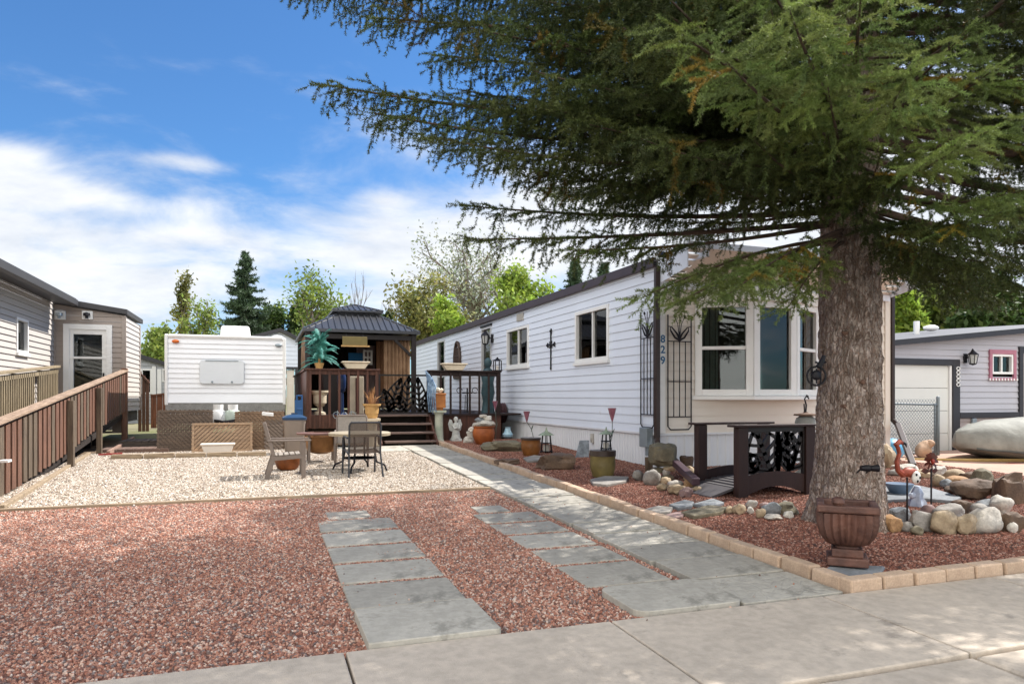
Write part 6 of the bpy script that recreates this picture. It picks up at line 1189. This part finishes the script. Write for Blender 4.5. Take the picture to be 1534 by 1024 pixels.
def limb(segs, wood_, root, tip, sag, width, step, rs, hang=.5, t0=.18, tint=1.0, hangfrom=.15, sub=True):
    root, tip = nv(root), nv(tip); L_ = np.linalg.norm(tip-root); P = lambda t: root+(tip-root)*t+np.array([0, 0, -sag*4*t*(1-t)*.6-sag*.4*math.sin(PI*t*1.0)+.10*t*t*L_*.25])
    pts = [P(i/10) for i in range(11)]; r0 = .010+.0065*L_; wood_.tube([V(p) for p in pts], [r0*(1-.88*i/10) for i in range(11)], 6, False)
    t = t0; k = 0; up = np.array([0, 0, 1.0]); st = step/L_
    while t < 1.0:
        p = P(t); f = unit(P(min(1, t+.03))-P(t-.03)); sd = unit(np.cross(f, up)); s_ = 1 if k % 2 else -1
        env = width*min(1, (t-t0+.10)/.25)*(max(0, 1-t)**.6)*1.25+.12; ll = env*rs.uniform(.65, 1.15)
        d2 = unit(f*rs.uniform(.55, .95)+sd*s_*rs.uniform(.6, .95)+up*rs.uniform(-.30, .18)); n = max(1, int(round(ll/.12))); q = p; dd = d2; tv = tint*rs.uniform(.7, 1.3); tc_ = np.array([tv*rs.uniform(.92, 1.12), tv, tv*rs.uniform(.82, 1.1)])*(np.array([1.7, .95, .6]) if rs.random() < .025 else 1)
        for i in range(n):
            dd = unit(dd+up*rs.uniform(-.20, .06)+f*.10); e = q+dd*(ll/n); segs.append((q, e, tc_*(1+.2*(i == n-1))))
            if sub:
                sd2 = unit(np.cross(dd, up))
                for s2 in (-1, 1):
                    l3 = (.09+.11*rs.random())*(1-.3*i/n)+.02; d3 = unit(dd*.8+sd2*s2*rs.uniform(.45, .85)+up*rs.uniform(-.6, .25)); b_ = q+(e-q)*rs.random(); segs.append((b_, b_+d3*l3, tc_*rs.uniform(.85, 1.2)))
                if rs.random() < hang:
                    b_ = q+(e-q)*rs.random(); l3 = rs.uniform(.08, .24); d3 = unit(-up+dd*.45+sd2*rs.uniform(-.4, .4)); segs.append((b_, b_+d3*l3, tc_*.9))
            q = e
        if t > hangfrom and rs.random() < hang:
            ll = rs.uniform(.15, .5)*(1-.5*t); q = P(t)+sd*rs.uniform(-.3, .3)*width*(1-t); dd = unit(-up+f*.3+sd*rs.uniform(-.25, .25)); n = max(1, int(ll/.11))
            for i in range(n):
                e = q+unit(dd+rs.normal(0, .12, 3))*(ll/n); segs.append((q, e, tc_*.85))
                for rep in (0, 1): d3 = unit(dd*.7+rs.normal(0, .5, 3)); segs.append((e, e+d3*rs.uniform(.06, .14), tc_*.85))
                q = e
        t += st*rs.uniform(.75, 1.25); k += 1
    q = P(1.0); f = unit(P(1)-P(.93)); segs.append((P(.9), q, np.ones(3)*tint)); segs.append((q, q+f*.12, np.ones(3)*tint*1.2))
RS = np.random.default_rng(5)
TX, TY = 5.43, 5.47; tz = gz(TY)
spr = thing('spruce_tree', (TX, TY, tz), 'huge spruce with thick scaly trunk and broad drooping branches over the bed', 'tree')
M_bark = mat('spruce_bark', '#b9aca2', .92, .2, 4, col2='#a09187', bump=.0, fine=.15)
def bark_detail(m):
    nt = m.node_tree; L = nt.links; b = nt.nodes['Principled BSDF']; tc = node(nt, 'ShaderNodeTexCoord'); mp = node(nt, 'ShaderNodeMapping'); mp.inputs['Scale'].default_value = (1, 1, .36); L.new(tc.outputs['Object'], mp.inputs[0])
    n = node(nt, 'ShaderNodeTexNoise', Scale=16, Detail=4); L.new(mp.outputs[0], n.inputs['Vector']); ad = node(nt, 'ShaderNodeVectorMath', _operation='MULTIPLY_ADD'); ad.inputs[1].default_value = (.07, .07, .07); L.new(n.outputs['Color'], ad.inputs[0]); L.new(mp.outputs[0], ad.inputs[2])
    hs = []
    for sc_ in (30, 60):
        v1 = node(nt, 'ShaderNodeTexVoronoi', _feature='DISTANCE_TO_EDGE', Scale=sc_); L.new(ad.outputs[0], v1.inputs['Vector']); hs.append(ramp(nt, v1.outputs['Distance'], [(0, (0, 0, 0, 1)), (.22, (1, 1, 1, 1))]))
    v2 = node(nt, 'ShaderNodeTexVoronoi', Scale=30); L.new(ad.outputs[0], v2.inputs['Vector']); sp = node(nt, 'ShaderNodeSeparateColor'); L.new(v2.outputs['Color'], sp.inputs[0])
    pl = ramp(nt, sp.outputs[0], [(0, (.70, .62, .56, 1)), (.35, (.95, .9, .86, 1)), (.7, (1.1, 1.06, 1.05, 1)), (1, (1.35, 1.33, 1.34, 1))])
    src = b.inputs['Base Color'].links[0].from_socket; mx = node(nt, 'ShaderNodeMix', _data_type='RGBA', _blend_type='MULTIPLY'); mx.inputs[0].default_value = 1; L.new(src, mx.inputs[6]); L.new(pl, mx.inputs[7])
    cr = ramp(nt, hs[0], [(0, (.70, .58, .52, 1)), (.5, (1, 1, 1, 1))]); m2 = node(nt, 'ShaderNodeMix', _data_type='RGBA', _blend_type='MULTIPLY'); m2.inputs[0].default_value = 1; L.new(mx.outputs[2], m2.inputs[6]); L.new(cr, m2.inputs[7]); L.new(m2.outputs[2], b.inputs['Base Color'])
    ah = node(nt, 'ShaderNodeMath', _operation='MULTIPLY_ADD'); L.new(hs[1], ah.inputs[0]); ah.inputs[1].default_value = .4; L.new(hs[0], ah.inputs[2]); bp = node(nt, 'ShaderNodeBump', Strength=1, Distance=.03); L.new(ah.outputs[0], bp.inputs['Height']); L.new(bp.outputs[0], b.inputs['Normal'])
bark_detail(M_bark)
# trunk with scaly relief
m = MB(); na, nz_ = 144, 230; ztop = 4.6; vs = []
for j in range(nz_+1):
    zz = ztop*j/nz_; r = .315-.030*zz/2+.11*math.exp(-zz*3.4); lean = -.03*math.exp(-zz*1.2)
    for k in range(na):
        a = 2*PI*k/na; ca, sa = math.cos(a), math.sin(a); fl = 1+.16*math.exp(-zz*2.6)*math.cos(5*a+1.2); p = V((ca*1.0, sa*1.0, zz*1.0))
        w1 = noise.noise(V((ca*5.2+7, sa*5.2, zz*2.2))); w2 = noise.noise(V((ca*11, sa*11, zz*5.5+3))); w3 = noise.noise(V((ca*22, sa*22, zz*12)))
        rg = (1-abs(w2)*2)*.5
        rr_ = r*fl+.016*w1-.050*max(0, rg+.08)**1.6+.014*w3
        vs.append((TX+lean+rr_*ca, TY+rr_*sa, tz-.05+zz))
m.add(vs, [(j*na+k, j*na+(k+1) % na, (j+1)*na+(k+1) % na, (j+1)*na+k) for j in range(nz_) for k in range(na)]); m.tube([(TX, TY, tz+ztop-.06), (TX, TY, 8), (TX, TY, 13)], [.245, .17, .02], 14)
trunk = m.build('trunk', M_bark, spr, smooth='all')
m = MB(); rr = random.Random(8)
for px, py in ((1262, 497), (1297, 572), (1259, 609), (1299, 655)):
    q = at(px, py, 6.62); d_ = V((q.x-TX, q.y-TY, 0)).normalized(); m.rock((TX+d_.x*.275, TY+d_.y*.275, q.z), (.032, .032, .024), px, 2, .3)
m.build('knot', mat('bark_knot', '#6b5346', .9, .3, 20), trunk, smooth=True)
q = at(1241, 412, 6.60); m = MB(); m.lathe([(.03, -.01), (.03, .03), (.001, .032)], q, 14, ax=Matrix.Rotation(PI/2, 3, 'X')); m.build('sawn_stub', mat('sawn_wood', '#b99a78', .8, .1, 8), trunk)
near, mid, far_ = [], [], []; wd = MB()
def L_(px, py, d, rz, width=.6, sag=.25, kind='m', hang=.5, tint=.85, t0=.18, step=.085):
    tgt = {'n': near, 'm': mid}[kind]; limb(tgt, wd, (TX, TY, rz), at(px, py, d), sag, width, step, RS, hang, t0, tint)
for a in [(485, 148, 6.3, 4.2, .62, .15), (560, 190, 6.0, 4.1, .55, .2), (650, 225, 5.7, 3.9, .65, .2), (770, 262, 6.2, 3.7, .65, .2), (900, 225, 6.6, 3.9, .6, .2), (440, 2, 7.0, 5.6, .8, .1), (560, 45, 6.6, 5.3, .75, .15), (655, 100, 6.3, 4.9, .65, .15), (520, -70, 7.2, 6.0, .9, .1), (700, 60, 5.6, 4.8, .75, .15), (640, -60, 6.4, 5.8, .9, .1), (800, 125, 5.3, 4.5, .75, .2), (870, 200, 5.4, 4.2, .7, .2), (930, 60, 4.7, 4.6, .75, .2), (880, -40, 5.2, 5.2, .9, .1), (760, 10, 5.8, 5.2, .9, .1), (740, 170, 6.0, 4.5, .7, .2), (840, 60, 6.5, 5.0, .8, .2), (690, 150, 6.8, 4.5, .6, .2)]:
    L_(*a, hang=.95, tint=.8)
L_(690, 322, 6.9, 3.22, .42, .06, t0=.42, hang=.35); L_(702, 374, 6.4, 3.12, .36, .02, t0=.5, hang=.5); L_(850, 388, 6.2, 3.12, .3, .05, t0=.55, hang=.5); L_(980, 335, 7.6, 3.3, .25, .1, t0=.45, hang=.8)
for a in [(962, 458, 5.8, 2.95, .36, -.12), (1010, 470, 5.5, 2.95, .30, -.1), (1090, 455, 5.2, 3.0, .3, -.1), (1180, 470, 5.7, 2.95, .25, -.1), (1130, 420, 5.4, 3.05, .3, -.05)]: L_(*a, t0=.44, hang=.6, tint=1.45)
for a in [(1080, 285, 5.6, 3.6, .4), (960, 225, 5.0, 3.9, .5), (1130, 225, 4.9, 3.7, .45), (1240, 215, 5.0, 3.6, .45), (1320, 240, 5.0, 3.5, .45)]: L_(*a, .2, hang=.5)
for a in [(1180, 40, 3.5, 4.2, .5), (1080, 110, 3.9, 4.0, .5), (1290, 15, 3.6, 4.4, .5), (1365, 125, 3.9, 4.0, .45), (1240, 150, 4.2, 3.8, .5), (1000, 60, 4.1, 4.3, .55), (1130, -30, 3.6, 4.6, .5), (1440, 235, 4.4, 3.7, .45), (1530, 190, 4.3, 3.9, .5), (1450, 60, 4.4, 4.3, .5), (1500, 330, 4.9, 3.3, .4), (1560, 290, 4.8, 3.5, .5), (1500, 110, 4.6, 4.1, .5)]: L_(*a, .15, 'n', hang=.3, step=.105, t0=.42, tint=2.0)  # front limbs tinted bright against darker inner ones, light and shade put into colour
for a in [(1540, 440, 7.2, 3.0, .5, -.05), (1440, 455, 7.4, 2.95, .45, -.1), (1385, 405, 6.2, 3.0, .4, -.05), (1600, 400, 6.5, 3.2, .55, .1), (1350, 420, 8.0, 3.05, .35, -.1), (1490, 462, 8.6, 3.1, .5, -.05), (1420, 340, 5.3, 3.2, .45, .1), (1480, 400, 5.8, 3.1, .45, .05), (1340, 340, 6.0, 3.3, .4, .1), (1550, 350, 5.6, 3.3, .5, .1)]: L_(*a, hang=.7, t0=.34)
camaz = math.atan2(-TY, -TX)
for iz in range(9):      # whorls that fill the crown inside the frame
    z = 4.1+.27*iz; nb = 7
    for k in range(nb):
        az = 2*PI*(k+RS.random()*.6)/nb+iz*.7; R_ = RS.uniform(3.0, 3.7)*(1-.03*iz)*(1.28 if math.sin(az+1.0) > .1 else 1)
        dv = abs((az-camaz+PI) % (2*PI)-PI)
        if dv < .35: R_ *= .75
        lst = mid
        limb(lst, wd, (TX, TY, z), (TX+R_*math.cos(az), TY+R_*math.sin(az), z-.15+RS.uniform(-.25, .3)), RS.uniform(.1, .35), .75, .14, RS, .7, .2, RS.uniform(.5, .95))
for k in range(16):
    az = -1.05+.95*RS.random(); z = 3.3+.16*k; R_ = RS.uniform(4.2, 5.2); limb(mid, wd, (TX, TY, z), (TX+R_*math.cos(az), TY+R_*math.sin(az), z-.2), .3, .8, .13, RS, .7, .2, .8)
for iz in range(17):     # crown above the frame, for its shade
    z = 6.1+.45*iz; nb = 8; R0 = 5.1*(1-(z-5.2)/9.4)+.2
    for k in range(nb):
        az = 2*PI*(k+RS.random()*.7)/nb+iz*.9; R_ = R0*RS.uniform(.8, 1.1); limb(far_, wd, (TX, TY, z), (TX+R_*math.cos(az), TY+R_*math.sin(az), z-.1), .3, .7, .22, RS, .3, .15, 1, sub=True)
wd.build('limb', mat('spruce_limb_bark', '#4f3f35', .9, .2, 8, bump=.4, bscale=60), spr, smooth=True)
M_needle = leafmat('spruce_needles', '#5d6939', '#47532d', .22)
a1, c1 = needles(near, 900, .021, .0046, .8); a2, c2 = needles(mid, 430, .028, .0066, .78); a3, c3 = needles(far_, 70, .04, .02); print('SEGS', len(near), len(mid), len(far_), len(a1), len(a2), len(a3))
tri_mesh('crown', np.concatenate([a1, a2, a3]), np.concatenate([c1, c2, c3]), M_needle, spr)
# metal sun and spotlights on the trunk
q = at(1223, 563, 6.55); m = MB(); n_ = V((-.77, -.64, 0)); sx_ = V((.64, -.77, 0)).normalized() if 0 else V((CT, -ST, 0)); u_ = V((0, 0, 1))
m.tube([q+sx_*.085*math.cos(a*PI/12)+u_*.085*math.sin(a*PI/12) for a in range(25)], .010, 6)
for s_ in (-.04, 0, .04): m.tube([q+sx_*s_-u_*.07, q+sx_*s_+u_*.07], .007, 5)
m.rock(q+u_*.01, (.055, .03, .05), 3, 2, .1); m.tube([q+u_*.08+sx_*.02, q+u_*.13+sx_*.05, q+u_*.19+sx_*.07], [.03, .025, .015], 8)
for s_ in (-1, 1): m.tube([q+u_*.11+sx_*.04, q+u_*.13+sx_*(.04+s_*.05)], .01, 5)
tag(m.build('trunk_ornament', M_iron), 'round black iron ornament hung on the side of the spruce trunk', 'ornament')
for px, lb in ((1297, 'black spotlight strapped to the spruce trunk, nearer the bark'), (1311, 'black spotlight beside the drain pipe end, clear of the bark')):
    q = at(px, 701, 6.45); m = MB(); m.tube([q-sx_*.045, q+sx_*.03], [.025, .034], 10); o_ = m.build('spotlight', M_iron, smooth=True); m = MB(); m.tube([q-sx_*.04, q+V((0, .1, -.05))], .008, 5); m.build('bracket', M_iron, o_); tag(o_, lb, 'spotlight')
# ---- trees beyond
M_tw = mat('grey_bark', '#6f645a', .9, .2, 4)
def broadleaf(px, ytop, d, wpx, lb, leafm, nleaf, lsize, seed, name='broadleaf_tree', fork=.28, spread=1.0, levels=4, tint=1.0, bare=False, col=None):
    b = at(px, 594, d); zb = gz(b.y); h = 1.4+(594-ytop)/F*d-zb; R_ = wpx/2/F*d; r = np.random.default_rng(seed); t_ = thing(name, (b.x, b.y, zb), lb, 'tree', 'trees beyond the houses'); m = MB(); ends = []
    def grow(p, dr, ln, rad, lv):
        n = 4; pts = [p]; q = p; dd = dr
        for i in range(n): dd = unit(dd+r.normal(0, .10, 3)+np.array([0, 0, .06])); q = q+dd*ln/n; pts.append(q)
        m.tube([V(x) for x in pts], [rad*(1-.35*i/n) for i in range(n+1)], 5 if lv > 0 else 7, False)
        if lv >= levels: ends.append(pts); return
        if lv >= levels-1: ends.append(pts[2:])
        k = r.integers(3, 5) if lv else r.integers(5, 8)
        for j in range(k):
            f = (.35+.65*(j+1)/k) if lv else (.30+.7*(j+1)/k); idx = min(n, max(1, int(round(f*n)))); az = r.random()*2*PI+j*2.4; w_ = R_/h*2.2*spread*(1.15-.5*f if lv == 0 else 1); nd = unit(dd*1.0+np.array([math.cos(az)*w_, math.sin(az)*w_, .25])); grow(pts[idx], nd, ln*(.58 if lv else .5)*r.uniform(.8, 1.15), rad*.5, lv+1)
    grow(nv((b.x, b.y, zb)), nv((0, 0, 1)), h*.62, .02*h, 0)
    # fit the crown to its measured outline
    allv = np.array(m.v); zs = allv[:, 2]-zb; k = h/zs.max(); rx = np.percentile(np.hypot(allv[:, 0]-b.x, allv[:, 1]-b.y), 93); kx = R_/rx
    fit = lambda p: np.stack([b.x+(p[:, 0]-b.x)*kx, b.y+(p[:, 1]-b.y)*kx, zb+(p[:, 2]-zb)*k], 1)
    m.v = [tuple(x) for x in fit(allv)]; m.build('trunk', col or M_tw, t_, smooth=True)
    if not bare:
        e = np.array([p for q in ends for p in q]); e = fit(e); nleaf = int(nleaf*1.5); i = r.integers(0, len(e), nleaf); c = e[i]+r.normal(0, .34*R_/2.2, (nleaf, 3)); u = r.normal(0, 1, (nleaf, 3)); u /= np.linalg.norm(u, axis=1)[:, None]; w = np.cross(u, r.normal(0, 1, (nleaf, 3))); w /= np.linalg.norm(w, axis=1)[:, None]; s_ = lsize*(.6+.8*r.random(nleaf))[:, None]
        tt = tint*(.7+.6*r.random(nleaf)); clump = np.array([.75+.5*noise.noise(V(x*.9)) for x in c])+.1; cols = np.stack([tt*clump*r.uniform(.9, 1.15, nleaf), tt*clump, tt*clump*r.uniform(.8, 1.05, nleaf)], 1)
        tri_mesh('crown', np.stack([c-u*s_, c+w*s_*.5, c+u*s_, c-w*s_*.5], 1), cols, leafm, t_, 4)
    return t_
LG = leafmat('spring_leaves', '#8a9c50', '#6b7f3c', .4); LY = leafmat('bright_leaves', '#93ab4a', '#7a9238', .45); LO = leafmat('olive_leaves', '#8f9057', '#747745', .35); LD = leafmat('dark_leaves', '#4b6133', '#34481f', .3); LS = leafmat('silvery_leaves', '#98a08a', '#7c8470', .3)
broadleaf(266, 408, 45, 46, 'narrow upright poplar with thin budding leaves beyond the trailer', LO, 1300, .11, 3, 'poplar_tree', spread=.5)
broadleaf(300, 448, 42, 70, 'small leafy young tree between the poplar and the tall dark spruce', LG, 900, .12, 4)
broadleaf(248, 490, 38, 60, 'low green shrubby tree at the foot of the poplar', LG, 2400, .13, 14)
broadleaf(455, 408, 46, 130, 'loose light green tree behind the white shed', LG, 1700, .13, 5)
broadleaf(528, 398, 52, 66, 'bare thin branched tree rising behind the gazebo roof peak', LG, 0, .1, 6, bare=True)
broadleaf(606, 430, 52, 56, 'bare forked tree between the gazebo and the olive tree', LG, 0, .1, 7, bare=True)
broadleaf(658, 418, 44, 130, 'olive brown budding tree behind the far end of the white home', LO, 3600, .13, 8)
broadleaf(722, 352, 52, 185, 'tall silvery tree with fine bare twigs above the white roof', LS, 3400, .12, 9, levels=4)
broadleaf(778, 400, 40, 100, 'bright yellow green tree beside the silvery tree above the roof', LY, 3600, .13, 10)
broadleaf(690, 448, 38, 70, 'low bright green tree under the silvery tree', LY, 3600, .14, 11)
broadleaf(577, 463, 48, 34, 'small dark green treetop beside the gazebo roof', LD, 2000, .14, 12)
broadleaf(1345, 405, 34, 70, 'dark green tree between the white home and the garage house roof', LD, 5000, .16, 21); broadleaf(1368, 425, 26, 60, 'bright green tree just behind the vent pipe of the garage house', LY, 4500, .14, 22)
broadleaf(1432, 415, 33, 110, 'broad green tree above the middle of the garage house roof', LG, 5500, .17, 23); broadleaf(1500, 410, 30, 110, 'dense dark tree above the pink trimmed window', LD, 6000, .17, 24)
broadleaf(420, 455, 56, 70, 'dark round treetop between the spruce and the light green tree', LD, 4200, .17, 25)
broadleaf(232, 515, 60, 60, 'distant grey green tree above the small grey shed', LS, 1800, .2, 26); broadleaf(630, 470, 56, 70, 'distant dull green tree behind the gazebo corner', LO, 3200, .16, 27); broadleaf(500, 470, 60, 80, 'distant pale tree low behind the gazebo roof', LS, 2200, .18, 28)
def conifer(px, ytop, d, wpx, lb, seed, dens=1.0, ybase=594):
    b = at(px, 594, d); zb = gz(b.y); h = 1.4+(594-ytop)/F*d-zb; R_ = wpx/2/F*d; r = np.random.default_rng(seed); t_ = thing('spruce_tree', (b.x, b.y, zb), lb, 'tree', 'trees beyond the houses'); m = MB(); m.tube([(b.x, b.y, zb), (b.x, b.y, zb+h)], [.02*h, .01], 8); m.build('trunk', M_tw, t_); segs = []; z = zb+h*.12; k = 0
    while z < zb+h*.985:
        f = (z-zb)/h; rr_ = R_*(1-f)**.85+.12; nb = 5
        for j in range(nb):
            az = r.random()*6.28; Lb = rr_*r.uniform(.55, 1.15); dx = np.array([math.cos(az), math.sin(az), 0]); p = np.array([b.x, b.y, z]); n = max(2, int(Lb/.3)); q = p; tv = r.uniform(.6, 1.25)
            for i in range(n):
                e = p+dx*Lb*(i+1)/n+np.array([0, 0, -.35*Lb*((i+1)/n)+.32*Lb*((i+1)/n)**2.2]); segs.append((q, e, np.ones(3)*tv))
                for s2 in (-1, 1): sd = np.array([-dx[1], dx[0], 0])*s2; segs.append((q, q+unit(dx*.6+sd*.8+np.array([0, 0, -.3]))*(.12+.30*Lb*(1-i/n))*r.uniform(.6, 1.1), np.ones(3)*tv*r.uniform(.8, 1.2)))
                q = e
        z += h*.020/dens; k += 1
    v_, c_ = needles(segs, 60*dens, .22, .075, .8); tri_mesh('crown', v_, c_, LC, t_); return t_
LC = leafmat('blue_green_needles', '#506349', '#3c4e37', .1)
conifer(368, 374, 50, 165, 'tall dark spruce with bare tip behind the trailer', 31); conifer(862, 384, 44, 120, 'dark spruce top rising over the white roof edge', 32); conifer(905, 392, 40, 110, 'second dark spruce half hidden by the hanging branches over the roof', 33)
conifer(1392, 400, 40, 150, 'dark spruce behind the garage house roof', 34)
